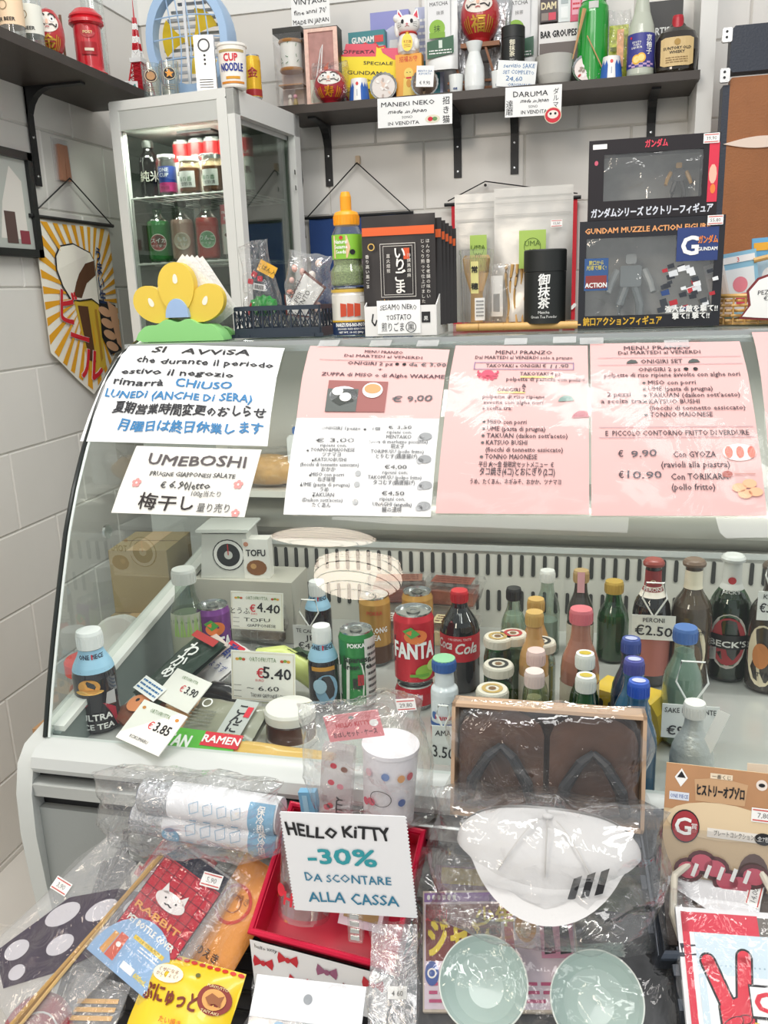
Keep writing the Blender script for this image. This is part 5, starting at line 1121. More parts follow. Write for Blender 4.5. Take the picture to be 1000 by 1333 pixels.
# maneki neko on an orange box
p = onBY(533, .05); k = mpp(p); w, h = 34*k, topz(533, 70, p.y)-BZ
def d_or(q, w, h):
    q.text('招福お守', 0, h*.84, h*.10, RED, y=-.0006, wd=w*.7); yl = mat('F3D56A', .5)
    q.disc(0, h*.58, w*.18, h*.12, yl, y=-.0006); q.poly([(-w*.2, h*.48), (w*.2, h*.48), (w*.24, h*.1), (-w*.24, h*.1)], yl, y=-.0006); q.disc(-w*.06, h*.6, w*.02, h*.01, BLK, y=-.0009); q.disc(w*.06, h*.6, w*.02, h*.01, BLK, y=-.0009); q.disc(0, h*.36, w*.1, h*.09, mat('D99A3A', .5), y=-.0009); q.rect(-w*.1, w*.1, h*.46, h*.5, RED, y=-.0009)
boxy('charm_box', 'orange printed charm box under the white beckoning cat', p, w, h, .035, 'F0A83A', d_or)
t = thing('beckoning_cat', 'white beckoning cat with raised paw and gold coin, on the orange box', 'beckoning cat', p+Vector((-.002, .018, h)), .08); H_ = topz(533, 9, p.y)-BZ-h; wc = mat('F4F1EC', .3, coat=.4)
s = H_
MB().lathe([(s*.20, 0), (s*.26, s*.06), (s*.27, s*.2), (s*.22, s*.4), (s*.16, s*.5)], wc, 24).build('body', t)
q = MB().ball(0, -.002, s*.66, s*.29, s*.22, s*.22, wc, nu=22, nv=14); hd = q.build('head', t)
for sg in (-1, 1):
    q = MB(); q.prism([(sg*s*.10, s*.82), (sg*s*.27, s*.76), (sg*s*.24, s*1.0), (sg*s*.2, s*.99)], -.004, .004, wc); e = q.build('ear', t); MB().poly([(sg*s*.13, s*.835), (sg*s*.245, s*.79), (sg*s*.225, s*.96)], mat('D63A4E', .5), y=-.0046).build('inner_ear', e)
q = MB().ball(-s*.26, -.004, s*.60, s*.07, s*.06, s*.19, wc).ball(-s*.26, -.008, s*.80, s*.09, s*.07, s*.09, wc); q.build('raised_paw', t)
MB().ball(s*.2, -s*.16, s*.2, s*.08, s*.1, s*.14, wc).build('lower_paw', t)
q = MB(); E_ = lambda off: (lambda u, v: (u, -.002-s*.22*math.sqrt(max(.01, 1-(u/(s*.29))**2-((v-s*.66)/(s*.22))**2))-off, v))
for sg in (-1, 1): q.disc(sg*s*.11, s*.69, s*.035, s*.05, BLK, fn=E_(.001)); [q.line([(sg*s*.14, s*(.60+.03*i)), (sg*s*.23, s*(.58+.05*i))], s*.008, gr, fn=E_(.001)) for i in range(3)]
q.disc(0, s*.63, s*.03, s*.02, mat('D9848A', .5), fn=E_(.001)); q.line([(-s*.05, s*.575), (0, s*.6), (s*.05, s*.575)], s*.012, mat('B03030', .5), fn=E_(.001)); q.build('cat_face', t)
q = MB(); q.lathe([(s*.20, s*.44), (s*.225, s*.46), (s*.20, s*.49)], mat('C4342C', .5), 22); q.build('red_collar', t); MB().ball(0, -s*.22, s*.42, s*.05, s*.05, s*.05, mat('D9A83A', .3, .7)).build('bell', t)
q = MB().disc(0, s*.22, s*.13, s*.19, mat('D9B04A', .35, .5), y=-s*.285); q.text('千万両', 0, s*.20, s*.06, BLK, y=-s*.29, wd=s*.2); [q.rect(-s*.08, s*.08, s*(.12+.04*i), s*(.13+.04*i), BLK, y=-s*.288) for i in range(2)]; q.build('gold_coin', t)
# foil plates
for px, py, lab in ((499, 127, 'round foil plate with food print in front of the orange charm box'), (763, 105, 'round foil plate with pink food print under the green bottle'), (553, 122, 'round foil plate with brown food behind the small price card')):
    p = onB(px, py); k = mpp(p); r = 17.5*k; t = thing('foil_plate', lab, 'foil plate', p+Vector((0, 0, 0)), .1, 'foil plates on the back shelf' if 0 else None, lean=.2)
    n = 40; q = MB(); q.add([(r*(1+(.04 if i % 2 else 0))*math.cos(2*PI*i/n), -.003*(i % 2), r+r*(1+(.04 if i % 2 else 0))*math.sin(2*PI*i/n)) for i in range(n)]+[(r*.86*math.cos(2*PI*i/n), .002, r+r*.86*math.sin(2*PI*i/n)) for i in range(n)], [(i, (i+1) % n, n+(i+1) % n, n+i) for i in range(n)], STEEL, True); q.build('foil_rim', t)
    q = MB(); base = {499: 'DED5CE', 763: 'EADDD8', 553: '5E4A3A'}[px]; q.disc(0, r, r*.87, r*.87, mat(base, .4), y=.001)
    rnd = random.Random(px)
    for i in range(16): a, b = rnd.uniform(0, 6.28), rnd.uniform(0, .7)*r; q.disc(b*math.cos(a), r+b*math.sin(a), r*.16, r*.09, mat(rnd.choice({499: ['F3EEE8', 'B9A9A0', 'E2C9B8'], 763: ['B5302E', 'F5F0EE', 'F5F0EE', '9A8A7C'], 553: ['3A2C22', 'A08A6A', 'E8DCC8']}[px]), .5), y=.0006-.0001*i, rot=a, n=8)
    q.build('food_print', t)
p = onBY(553, .0); k = mpp(p); p.z = topz(553, 113, p.y); card('price_card', 'tiny handwritten price card propped on the brown foil plate', p, 23*k, 25*k, 'F7F7F5', lambda q, w, h: [q.text('BENTO DA\nASPORTO', 0, h*.7, h*.10, BLU, y=-.0005, wd=w*.8), q.text('€ 9,90', 0, h*.12, h*.16, hk, y=-.0005, wd=w*.6, hand=.15)], tip=-.08, t_=.0006)
# matcha pouches
def mpouch(px, yt, yb, wpx, dy, lab, rz=0):
    p = onBY(px, dy); k = mpp(p); w = wpx*k; p.z = BZ+max(0, topz(px, yb, p.y)-BZ); h = topz(px, yt, p.y)-p.z
    t = thing('matcha_pouch', lab, 'pouch', p, rz); pouch_mb(w, h, .022, mat('DFE0DE', .4, .1), seed=px).build('pouch_body', t)
    q = MB(); F = lambda u, v: (u, -.0135, v); G = lambda u, v: (u, -.0142, v)
    q.rect(-w*.38, w*.30, h*.40, h*.98, mat('E8E8E8', .5), fn=F); q.text('MATCHA', -w*.04, h*.80, h*.05, gr, fn=G, wd=w*.55); q.text('抹茶', 0, h*.69, h*.04, mat('888888', .5), fn=G)
    q.disc(-w*.10, h*.52, w*.24, h*.11, mat('8DBA3C', .5), fn=G); q.rect(-w*.34, w*.14, h*.40, h*.47, mat('7FAC34', .5), fn=lambda u, v: (u, -.0145, v)); q.text('抹', -w*.1, h*.48, h*.07, mat('33501A', .5), fn=lambda u, v: (u, -.0148, v))
    q.poly([(-w*.42, h*.14), (w*.40, h*.20), (w*.40, h*.42), (-w*.42, h*.36)], mat('1F5A3C', .4), fn=G); q.rect(-w*.06, w*.05, h*.27, h*.37, mat('D8E3D8', .4), fn=lambda u, v: (u, -.0148, v)); filler(q, -w*.36, w*.34, h*.19, h*.26, 2, WHITE, fn=lambda u, v: (u, -.0148, v)); q.build('pouch_print', t)
mpouch(576, -12, 92, 42, .07, 'white matcha pouch with green label right of the beckoning cat'); mpouch(676, -14, 96, 46, .14, 'white matcha pouch behind the black tin on the back shelf')
for px, s, lab in ((611, 3, 'silver bubble wrap packet between the matcha pouch and the big daruma'), (652, 5, 'silver bubble wrap packet behind the wooden chair and black tin')):
    p = onBY(px, .13); k = mpp(p); t = thing('bubble_wrap', lab, 'bubble wrap', p); h = topz(px, -8, p.y)-BZ; q = film_mb(30*k, h, .03, s, mat('C9CACC', .2, .6, bump=1, bscale=90), amp=.01, n=16); q.build('wrap', t)
# chair with daruma
p = onB(620, 117)+Vector((0, .055, 0)); k = mpp(p); wd_ = mat('8E5A36', .5, var=.15, vscale=25)
t = thing('wooden_stand', 'small folding wooden stand under the large red daruma', 'stand', p); W_, H_ = 50*k, topz(632, 58, p.y)-BZ
for sx in (-1, 1):
    MB().box(-.003, .003, -.004, .004, 0, H_*1.08, wd_, M=Matrix.Translation((sx*W_*.45+.012, 0, 0)) @ Matrix.Rotation(-.32, 4, 'Y')).build('leg', t); MB().box(-.003, .003, .022, .030, 0, H_*1.08, wd_, M=Matrix.Translation((sx*W_*.45-.006, 0, 0)) @ Matrix.Rotation(.32, 4, 'Y')).build('leg', t)
for z in (.16, .30, .98): MB().box(-W_*.8 if z < .9 else -W_*.45, W_*.62 if z < .9 else W_*.55, -.008, .0, H_*z-.003, H_*z+.003, wd_).build('rail', t)
MB().box(-W_*.45, W_*.55, -.006, .045, H_, H_+.006, wd_).build('seat_board', t)
daruma('daruma_doll', 'large glossy red daruma with gold strokes on the wooden stand', p+Vector((.003, .02, H_+.0065)), 49*k, 66*k, kanji='福')
# sake flask & cups
p = onB(618, 115); k = mpp(p); r = 13*k; H_ = topz(620, 55, p.y)-BZ; pw = mat('EAEDEB', .25, coat=.4)
t = thing('sake_flask', 'white porcelain sake flask with a flared lip on the back shelf', 'flask', p)
MB().lathe([(r*.9, 0), (r, H_*.1), (r*1.0, H_*.35), (r*.95, H_*.5), (r*.66, H_*.72), (r*.56, H_*.8), (r*.8, H_*.96), (r*.85, H_), (r*.7, H_*.98), (r*.4, H_*.8)], pw, 28, cap=False).build('flask', t)
for px, py, lab in ((594, 117, 'small white sake cup with blue mark left of the flask'), (649, 115, 'small white sake cup with blue mark before the handwritten sake card')):
    p = onB(px, py); k = mpp(p); r = 9*k; t = thing('sake_cup', lab, 'cup', p); h = 22*k
    MB().lathe([(r*.85, 0), (r*.9, .002), (r*1.05, h), (r*.95, h), (r*.8, .003), (0, .003)], pw, 22, cap=False).build('cup', t); q = MB().text('酒蔵', 0, h*.16, .004, mat('22407A', .5), fn=cyl(r, .0012), bold=.04); q.build('mark', t)
p = onBY(671, .012); k = mpp(p); card('sake_price_card', 'handwritten white card about a complete sake set at 24,60', p, 50*k, 31*k, 'F2F4F2', lambda q, w, h: [q.text('servizio SAKE', w*.05, h*.74, h*.17, BLU, y=-.0006, wd=w*.8, hand=.15), q.text('SET COMPLETO', w*.05, h*.50, h*.15, BLU, y=-.0006, wd=w*.8, hand=.15), q.text('24,60', -w*.05, h*.24, h*.19, BLU, y=-.0006, wd=w*.42, hand=.15), q.text('ORIGINALE!', w*.1, h*.03, h*.12, BLU, y=-.0006, wd=w*.6)], rz=.1, tip=-.1, t_=.0008)
# tin on the shelf
p = onBY(667, .045); k = mpp(p); r = 15*k; p.z = BZ; H_ = topz(667, 33, p.y)-BZ
bx = boxy('riser_box', 'small pale box under the black tea tin on the back shelf', p+Vector((0, 0, 0)), 34*k, (topz(667, 86, p.y)-BZ), .04, 'D8D8D2', lambda q, w, h: filler(q, -w*.4, w*.4, h*.2, h*.8, 3, gr)); zz = topz(667, 86, p.y)-BZ
t = thing('tea_tin', 'black cylindrical matcha tin standing on the back shelf', 'tin', p+Vector((0, .02, zz+.0005))); H_ -= zz
MB().lathe([(r, 0), (r, H_*.7)], bk, 26).build('tin_body', t); MB().lathe([(r*1.02, H_*.705), (r*1.02, H_*.98), (r*.97, H_), (0, H_)], bk, 26).build('lid', t)
q = MB(); F = cyl(r, .001)
for i, c in enumerate('御抹茶'): q.text(c, 0, H_*(.50-i*.14), H_*.11, mat('E9E4CC', .5), fn=F, bold=.03)
q.text('Matcha\nGreen Tea Powder', 0, H_*.13, .0028, WHITE, fn=F); q.build('lettering', t)
# comic / plastic model box and others
p = onBY(726, .10); k = mpp(p); boxy('model_kit_box', 'black and white model kit box with grey robot parts behind the grey bowl', p, 50*k, topz(726, 30, p.y)-BZ, .03, 'E8E4E2', lambda q, w, h: [pill(q, -w*.48, w*.48, h*.05, h*.72, '6B605C'), [q.poly([(w*(-.4+.1*i), h*(.1+.07*(i % 4))), (w*(-.25+.1*i), h*(.2+.08*(i % 3))), (w*(-.2+.08*i), h*(.4+.05*(i % 4))), (w*(-.38+.1*i), h*.35)], mat(['C9C2BE', '3B3432', '9A908B'][i % 3], .5), y=-.0009-.0001*i) for i in range(8)], q.text('BAR GROUPES', 0, h*.80, h*.10, BLK, y=-.0008, wd=w*.9, bold=.04)])
p2 = onBY(726, .09); zz = topz(726, 29, p2.y); 
p = onBY(713, .10); p.z = topz(713, 29, p.y)+.001; k = mpp(p); boxy('small_toy_box', 'black box with gold lettering stacked on the model kit box', p, 22*k, 42*k, .03, '3A2B2E', lambda q, w, h: [q.text('DAM', 0, h*.35, h*.2, mat('E8D9B0', .5), y=-.0006, bold=.04, wd=w*.85), pill(q, w*.0, w*.42, h*.04, h*.25, 'D8435A'), pill(q, -w*.42, -w*.02, h*.04, h*.25, '8E8078')])
p = onBY(733, .10); p.z = topz(733, 29, p.y)+.001; boxy('small_toy_box', 'clear and white upright packet between the black and the pink box', p, 15*k, 42*k, .03, 'DDE2E2', lambda q, w, h: [pill(q, -w*.3, w*.3, h*.5, h*.9, 'AEB8BA'), pill(q, -w*.3, w*.3, h*.1, h*.42, 'F2F4F4')])
p = onBY(748, .10); p.z = topz(748, 29, p.y)+.001; boxy('small_toy_box', 'pink and red box next to the green bottle, on the model kit box', p, 15*k, 42*k, .03, 'D6486A', lambda q, w, h: [pill(q, -w*.35, w*.35, h*.2, h*.85, 'F2AFC0'), filler(q, -w*.3, w*.3, h*.3, h*.7, 3, RED, y=-.001)])
# bowl
p = onB(721, 108)+Vector((.0, .02, 0)); k = mpp(p); r = 25*k; h = 35*k
t = thing('ceramic_bowl', 'pale grey ceramic bowl on the back shelf beside a foil plate', 'bowl', p); MB().lathe([(r*.72, 0), (r*.78, .003), (r*.92, h*.35), (r*1.0, h), (r*.95, h), (r*.85, h*.4), (r*.6, h*.15), (0, h*.12)], mat('BDBBB4', .35, bump=.2, bscale=60, var=.06), 32, cap=False).build('bowl', t)
# bottles at the right
p = onBY(770, .07); k = mpp(p); r = 19.5*k; h = topz(770, 2, p.y)-BZ
t = thing('green_bottle', 'tall bright green sake bottle with a white neck ring', 'bottle', p); gn = mat('1E9A35', .2, coat=.5)
MB().lathe([(r*.9, 0), (r, .006), (r, h*.84), (r*.96, h*.92), (r*.7, h), (r*.4, h*1.12), (r*.36, h*1.5)], gn, 28).build('body', t); MB().lathe([(r*.80, h*.985), (r*.74, h*1.01)], mat('E8E8E2', .4), 28, cap=False).build('neck_ring', t)
q = MB().rect(-r*.3, r*.3, h*.87, h*.95, mat('C9C9C4', .4), fn=cyl(r, .001), nx=3); q.build('price_sticker', t)
o = MB().tube([(0, 0, 0), (.018, -.0, .075), (.026, .0, .11)], [.0016, .004, .0055], mat('C79A6A', .5), 6).build('wooden_ladle'); o.location = p+Vector((-.048, -r-.008, .055)); tag(o, 'wooden ladle hanging down the front of the green bottle', 'ladle')
o = MB().tube([(0, 0, .075), (.038, 0, 0)], .0016, mat('C79A6A', .5), 6).build('wooden_stick'); o.location = p+Vector((-.014, -r-.006, .03)); tag(o, 'thin wooden stick crossing the green bottle towards the lower right', 'stick')
p = onBY(803, .06); k = mpp(p); h = topz(803, 14, p.y)-BZ
t = thing('yellow_snack_bag', 'clear bag of green and yellow snacks between the two tall bottles', 'snack bag', p); film_mb(30*k, h, .03, 77, n=14).build('film', t); q = pouch_mb(24*k, h*.8, .02, mat('B9C030', .4, var=.5, vscale=90), seed=5); q.build('snack_filling', t); q = MB().rect(-.004, .012, h*.2, h*.72, mat('E2A87A', .5, var=.2, vscale=100), y=-.0135).rect(-.02, -.006, h*.42, h*.48, mat('5E6A20', .5), y=-.0135); q.build('snack_label', t)
p = onBY(832, .03); k = mpp(p); r = 17*k; h = topz(832, 0, p.y)-BZ
t = thing('liqueur_bottle', 'frosted bottle with purple citrus label beside the dark whisky', 'bottle', p, .0)
MB().lathe([(r*.95, 0), (r, .004), (r, h*.55), (r*.9, h*.66), (r*.62, h*.82), (r*.45, h*1.0), (r*.42, h*1.2)], mat('BFC4B4', .25, coat=.3), 28).build('body', t); MB().lathe([(r+.0006, h*.10), (r+.0006, h*.54)], mat('3C3F8F', .4), 28, cap=False).build('purple_label', t)
q = MB(); F = cyl(r, .0016); q.text('KYOTO\nYUZU\nLIQUEUR', -r*.35, h*.41, .0045, WHITE, fn=F, bold=.03, al='L' if 0 else 'C'); [q.text(c, r*.55, h*(.44-.085*i), .011, WHITE, fn=F, bold=.03) for i, c in enumerate('京柚子')]
for dx, dz in ((-.35, .20), (.0, .22)): q.disc(dx*r, h*dz, r*.32, r*.34, mat('F0B93A', .5), fn=cyl(r, .002)); q.disc(dx*r, h*dz, r*.22, r*.24, mat('F8DF8A', .5), fn=cyl(r, .0024))
for i in range(7):
    for j in range(3):
        if (i+j) % 2: q.rect(-r*1.0+i*r*.28, -r*.72+i*r*.28, h*(.10+.025*j), h*(.125+.025*j), mat('C9A6CE', .5), fn=F)
q.disc(-r*.8, h*.485, r*.09, r*.09, RED, fn=cyl(r, .0022)); q.build('label_print', t)
p = onBY(878, .03); k = mpp(p); W_ = 54*k; H_ = topz(878, 24, p.y)-BZ; 
t = thing('whisky_bottle', 'round-shouldered dark whisky bottle with cream label at the shelf end', 'bottle', p, -.05); r = W_/2
MB().lathe([(r*.80, 0), (r*.92, .008), (r*1.0, H_*.40), (r*.98, H_*.60), (r*.80, H_*.74), (r*.42, H_*.84), (r*.30, H_*.90)], mat('2A2218', .08, coat=.8), 32, sy=.55).build('body', t)
MB().lathe([(r*.62, H_*.775), (r*.45, H_*.82)], mat('D9B86A', .4), 28, sy=.55, cap=False).build('neck_label', t)
MB().lathe([(r*.27, H_*.79), (r*.29, H_*.82), (r*.26, H_*.99), (r*.23, H_*1.04), (0, H_*1.04)], mat('B5202E', .35), 24).build('red_cap', t)
q = MB(); Fw = lambda off: (lambda u, v: (u, -.55*r*math.sqrt(max(0, 1-(u/r)**2*.98))-off, v))
cx_ = [(a*r*.74, H_*(.36+b*.27)) for a, b in ((-.85, -1), (.85, -1), (1, -.8), (1, .8), (.85, 1), (-.85, 1), (-1, .8), (-1, -.8))]
for i in range(8): u0, u1 = -.74*r+1.48*r*i/8, -.74*r+1.48*r*(i+1)/8; e0 = .03*H_ if i == 0 else 0; e1 = .03*H_ if i == 7 else 0; q.poly([(u0, H_*.11+e0), (u1, H_*.11+e1), (u1, H_*.62-e1), (u0, H_*.62-e0)], mat('D9BC85', .5), fn=Fw(.002))
q.build('cream_label', t); q = MB(); q.disc(0, H_*.53, r*.14, r*.14, mat('B08A3E', .5), fn=Fw(.003)); q.text('SUNTORY OLD', 0, H_*.40, .0065, BLK, fn=Fw(.003), wd=r*1.25, bold=.02); q.text('WHISKY', 0, H_*.33, .0065, BLK, fn=Fw(.003), wd=r*.7, bold=.02); filler(q, -r*.5, r*.5, H_*.16, H_*.28, 3, mat('8A6A3A', .5), fn=Fw(.003)); q.build('label_print', t)
p = onBY(862, .13); k = mpp(p); boxy('black_carton', 'black carton with white lettering behind the whisky bottle', p, 42*k, topz(862, 1, p.y)-BZ, .04, '2B2A28', lambda q, w, h: [q.text('ARTISAN', 0, h*.60, h*.09, WHITE, y=-.0006, bold=.03, wd=w*.9), q.text('DRY', 0, h*.47, h*.08, WHITE, y=-.0006, bold=.03, wd=w*.4)])
# signs on the shelf edge
def edge_sign(name, lab, pts, draw, dy=-.003):
    a, b, c, d = [at(*q, Y=BY0+dy) for q in pts]; w = ((b-a).length+(c-d).length)/2; h = ((a-d).length+(b-c).length)/2
    t = card(name, lab, (d+c)/2, w, h, 'F8F8F6', draw, tip=-math.atan2(b.z-a.z, b.x-a.x), t_=.001); return t
def d_man(q, w, h):
    y = -.0006; q.text('MANEKI NEKO', -w*.09, h*.70, h*.15, hk, y=y, wd=w*.72, bold=.012, hand=.1); q.text('made in Japan', -w*.1, h*.46, h*.12, hk, y=y, shear=.35, wd=w*.52, hand=.2, bold=.012); q.text('SONO', -w*.1, h*.28, h*.085, hk, y=y, wd=w*.14); q.text('IN VENDITA', -w*.15, h*.07, h*.12, hk, y=y, wd=w*.42, bold=.01, hand=.1)
    for i, c in enumerate('招き猫'): q.text(c, w*.42, h*(.68-.31*i), h*.2, hk, y=y, bold=.01)
    q.disc(w*.24, h*.2, w*.10, h*.14, mat('E9E4CC', .6), y=y, n=14); q.disc(w*.21, h*.2, w*.035, h*.08, RED, y=-.001, n=8); q.disc(w*.27, h*.2, w*.035, h*.07, mat('6C9A5C', .6), y=-.001, n=8)
edge_sign('maneki_neko_sign', 'handwritten MANEKI NEKO card hung on the back shelf edge', [(491, 130), (588, 120), (589, 160), (492, 168)], d_man)
def d_dar(q, w, h):
    y = -.0006; q.text('DARUMA', -w*.05, h*.66, h*.18, hk, y=y, wd=w*.62, bold=.012, hand=.1); q.text('made in Japan', w*.02, h*.46, h*.12, hk, y=y, shear=.35, wd=w*.5, hand=.2, bold=.012); q.text('SONO', w*.0, h*.28, h*.09, hk, y=y, wd=w*.16); q.text('IN VENDITA', w*.02, h*.08, h*.13, hk, y=y, wd=w*.46, bold=.01)
    for i, c in enumerate('ダルマ'): q.text(c, w*.40, h*(.70-.22*i), h*.16, hk, y=y)
    for i, c in enumerate('達磨'): q.text(c, -w*.42, h*(.34-.25*i), h*.2, hk, y=y)
edge_sign('daruma_sign', 'handwritten DARUMA card hung on the back shelf edge', [(657, 116), (730, 108), (731, 147), (657, 155)], d_dar)
a = at(720, 150, Y=BY0-.006); k = mpp(a); t = thing('round_sticker', 'round red daruma face sticker at the corner of the DARUMA card', 'sticker', a-Vector((0, 0, 11*k))); q = MB(); q.disc(0, 11*k, 11*k, 10*k, mat('E9D9BE', .6)); q.build('paper', t)
q = MB(); q.disc(0, 11*k, 10*k, 9*k, RED, y=-.0006).disc(0, 12*k, 7*k, 5*k, mat('F5EAE0', .6), y=-.0009).disc(-3*k, 13*k, 1.5*k, 1.5*k, BLK, y=-.0012).disc(3*k, 13*k, 1.5*k, 1.5*k, BLK, y=-.0012); q.build('face_print', t)
# cable down the wall
c = [at(388, 165, Y=YW-.006), at(390, 200, Y=YW-.006), at(394, 235, Y=YW-.006), at(392, 265, Y=YW-.006), at(398, 310, Y=YW-.006)]
o = MB().tube(c, .0022, DARK, 6).build('power_cable'); tag(o, 'thin black cable running down the tiles below the back shelf', 'cable')
# blue banner with clip
ap, l_, r_ = at(465, 212, Y=2.54), at(402, 283, Y=2.54), at(533, 272, Y=2.54)
t = thing('blue_banner', 'plain dark blue cloth banner hung by a black cord on the tiles', 'banner', (ap.x, 2.54, (l_.z+r_.z)/2-.006)); wl_, wr_ = l_.x-ap.x, r_.x-ap.x
MB().grid(lambda u, v: (wl_+(wr_-wl_)*u, .004*math.sin(u*14), -.004-.27*v), 12, 6, mat('23447E', .75, var=.1)).build('cloth', t)
MB().tube([(wl_-.012, 0, 0), (wr_+.012, 0, 0)], .0045, DARK, 8).build('rod', t); MB().tube([(wl_-.006, -.003, 0), (0, -.003, ap.z-t.location.z)], .0018, DARK, 6).build('cord', t); MB().tube([(0, -.003, ap.z-t.location.z), (wr_+.006, -.003, 0)], .0018, DARK, 6).build('cord', t)
t = thing('wall_peg', 'small pale wooden peg holding the cord of the blue banner', 'peg', (ap.x, YW-.004, ap.z-.002)); MB().box(-.006, .006, -.012, 0, 0, .022, mat('D9BFA0', .5), bev=.001).build('peg', t)
t = thing('wall_peg', 'small dark peg holding the cord behind the silver pouches', 'peg', at(632, 241, Y=YW-.02)-Vector((0, 0, .004))); MB().ball(0, 0, 0.004, .004, .012, .004, DARK).build('peg', t)
# ================= boxed figures on the counter =================
p = at(843, 430, Y=1.40); p.z = TT; k = mpp(p)
a, b = at(752, 430, Y=1.40), at(936, 428, Y=1.40); W_ = b.x-a.x; H_ = at(850, 284, Y=1.40).z-TT; p.x = (a.x+b.x)/2
def window_box(name, label, p, W_, H_, D_, body, win, draw, rz=0, inner='B6B8B4'):
    t = thing(name, label, 'toy box', p, rz); x0, x1, z0, z1 = win; bm = mat(body, .35); f = .003
    q = MB()
    q.box(-W_/2, W_/2, 0, f, 0, z0, bm).box(-W_/2, W_/2, 0, f, z1, H_, bm).box(-W_/2, x0, 0, f, z0, z1, bm).box(x1, W_/2, 0, f, z0, z1, bm)
    q.build('front_frame', t); q = MB().box(-W_/2, W_/2, D_-.003, D_, 0, H_, bm).box(-W_/2, -W_/2+.002, f, D_, 0, H_, bm).box(W_/2-.002, W_/2, f, D_, 0, H_, bm).box(-W_/2, W_/2, f, D_, H_-.002, H_, bm).box(-W_/2, W_/2, f, D_, 0, .002, bm); q.build('carton', t)
    MB().rect(x0-.004, x1+.004, z0-.004, z1+.004, mat(inner, .5, var=.2, vscale=25), y=D_-.012).build('inner_tray', t)
    q = MB(); q.grid(lambda u, v: (x0+(x1-x0)*u, f*.5+noisy(u*.2, v*.2, 3+W_*10, .002), z0+(z1-z0)*v), 24, 16, clear(base=.12, edge=.6, rough=.05, bump=.4, bscale=25, milk=.10, milkc='C9CDCC')); q.build('window_film', t)
    q = MB(); draw(q, W_, H_); q.build('box_print', t); return t
def robot_toy(label, p, s, c1='7C8688', c2='A9AFAE'):
    t = thing('toy_figure', label, 'toy figure', p); a, b = mat(c1, .35), mat(c2, .35)
    MB().box(-s*.14, s*.14, -s*.07, s*.07, s*.5, s*.78, a, bev=s*.02).build('torso', t); MB().box(-s*.07, s*.07, -s*.05, s*.05, s*.80, s*.93, b, bev=s*.02).build('head', t)
    for sg in (-1, 1):
        MB().tube([(sg*s*.17, 0, s*.72), (sg*s*.26, -s*.03, s*.55), (sg*s*.30, -s*.1, s*.42)], [s*.055, s*.05, s*.04], b, 8).build('arm', t); MB().tube([(sg*s*.07, 0, s*.5), (sg*s*.13, -s*.03, s*.26), (sg*s*.15, 0, .0)], [s*.06, s*.06, s*.075], a, 8).build('leg', t)
def d_g1(q, w, h):
    y = -.0006; q.text('GUNDAM MUZZLE ACTION FIGURE', -w*.03, h*.885, h*.05, mat('E8A46A', .5), y=y, wd=w*.86, bold=.05)
    q.text('銃口アクションフィギュア', -w*.18, h*.035, h*.062, mat('E0B23A', .5), y=y, wd=w*.56, bold=.05)
    pill(q, -w*.46, -w*.29, h*.36, h*.66, '33588C'); pill(q, -w*.45, -w*.30, h*.38, h*.50, '8E3A38', y=-.0009); q.text('ACTION', -w*.375, h*.39, h*.045, WHITE, y=-.0012, wd=w*.155, bold=.04); q.text('銃口から\n光線で輝く!', -w*.375, h*.60, h*.035, mat('F2E04A', .5), y=-.0012, wd=w*.14)
    pill(q, w*.18, w*.46, h*.60, h*.90, '2B3F78', y=-.0009); q.text('G', w*.27, h*.66, h*.17, WHITE, y=-.0014, bold=.06); q.text('ガンダム', w*.39, h*.76, h*.055, mat('E8863A', .5), y=-.0014, wd=w*.13, bold=.05); q.text('GUNDAM', w*.39, h*.69, h*.032, WHITE, y=-.0014, wd=w*.13, bold=.04)
    rnd = random.Random(7)
    for i in range(40):
        a = rnd.random(); x = w*(.05+.36*a+rnd.uniform(-.05, .05)); z = h*(.12+.42*rnd.random()); s = w*rnd.uniform(.03, .06)
        q.poly([(x, z), (x+s, z+s*.2), (x+s*.8, z+s*.9), (x-s*.2, z+s*.6)], mat(rnd.choice(['B8303A', '2E4A80', 'E8EAEC', '30343C', '3A3F46', 'C23A40', 'D9DCE0']), .5), y=-.0012-.00003*i)
    q.text('強大な敵を撃て!!\n撃て!! 撃て!!', w*.30, h*.14, h*.05, WHITE, y=-.0026, wd=w*.36, bold=.04)
    price_tag(q, w*.43, h*.955, .022, '55,80', y=-.003)
window_box('figure_box', 'wide black figure box with orange title, lower of the two on the counter', p, W_, H_, .085, '23242A', (-W_*.45, W_*.44, H_*.12, H_*.84), d_g1)
robot_toy('grey blurred robot toy seen through the lower figure box window', p+Vector((-W_*.12, .045, .004)), H_*.72)
a, b = at(765, 284, Y=1.40), at(934, 268, Y=1.40); W2 = b.x-a.x; H2 = at(848, 178, Y=1.40).z-(TT+H_); p2 = Vector(((a.x+b.x)/2, 1.405, TT+H_+.0008))
def d_g2(q, w, h):
    y = -.0006; q.text('ガンダム', w*.02, h*.88, h*.075, mat('E0455A', .5), y=y, wd=w*.17, bold=.05); q.text('ガンダムシリーズ ビクトリーフィギュア', 0, h*.045, h*.09, mat('D9DDE6', .5), y=y, wd=w*.94, bold=.05)
    pill(q, w*.42, w*.495, h*.16, h*.88, 'D6304A', y=-.0009); q.disc(w*.455, h*.5, w*.03, h*.12, mat('F0B8A0', .5), y=-.0012, n=10); q.disc(w*.46, h*.32, w*.02, h*.06, mat('E8803A', .5), y=-.0012, n=10)
    pill(q, -w*.47, -w*.36, h*.89, h*.95, 'EDEDED'); q.disc(-w*.44, h*.72, w*.015, h*.03, mat('C85A70', .5), y=y, n=10); price_tag(q, w*.43, h*.93, .022, '39,90', y=-.002)
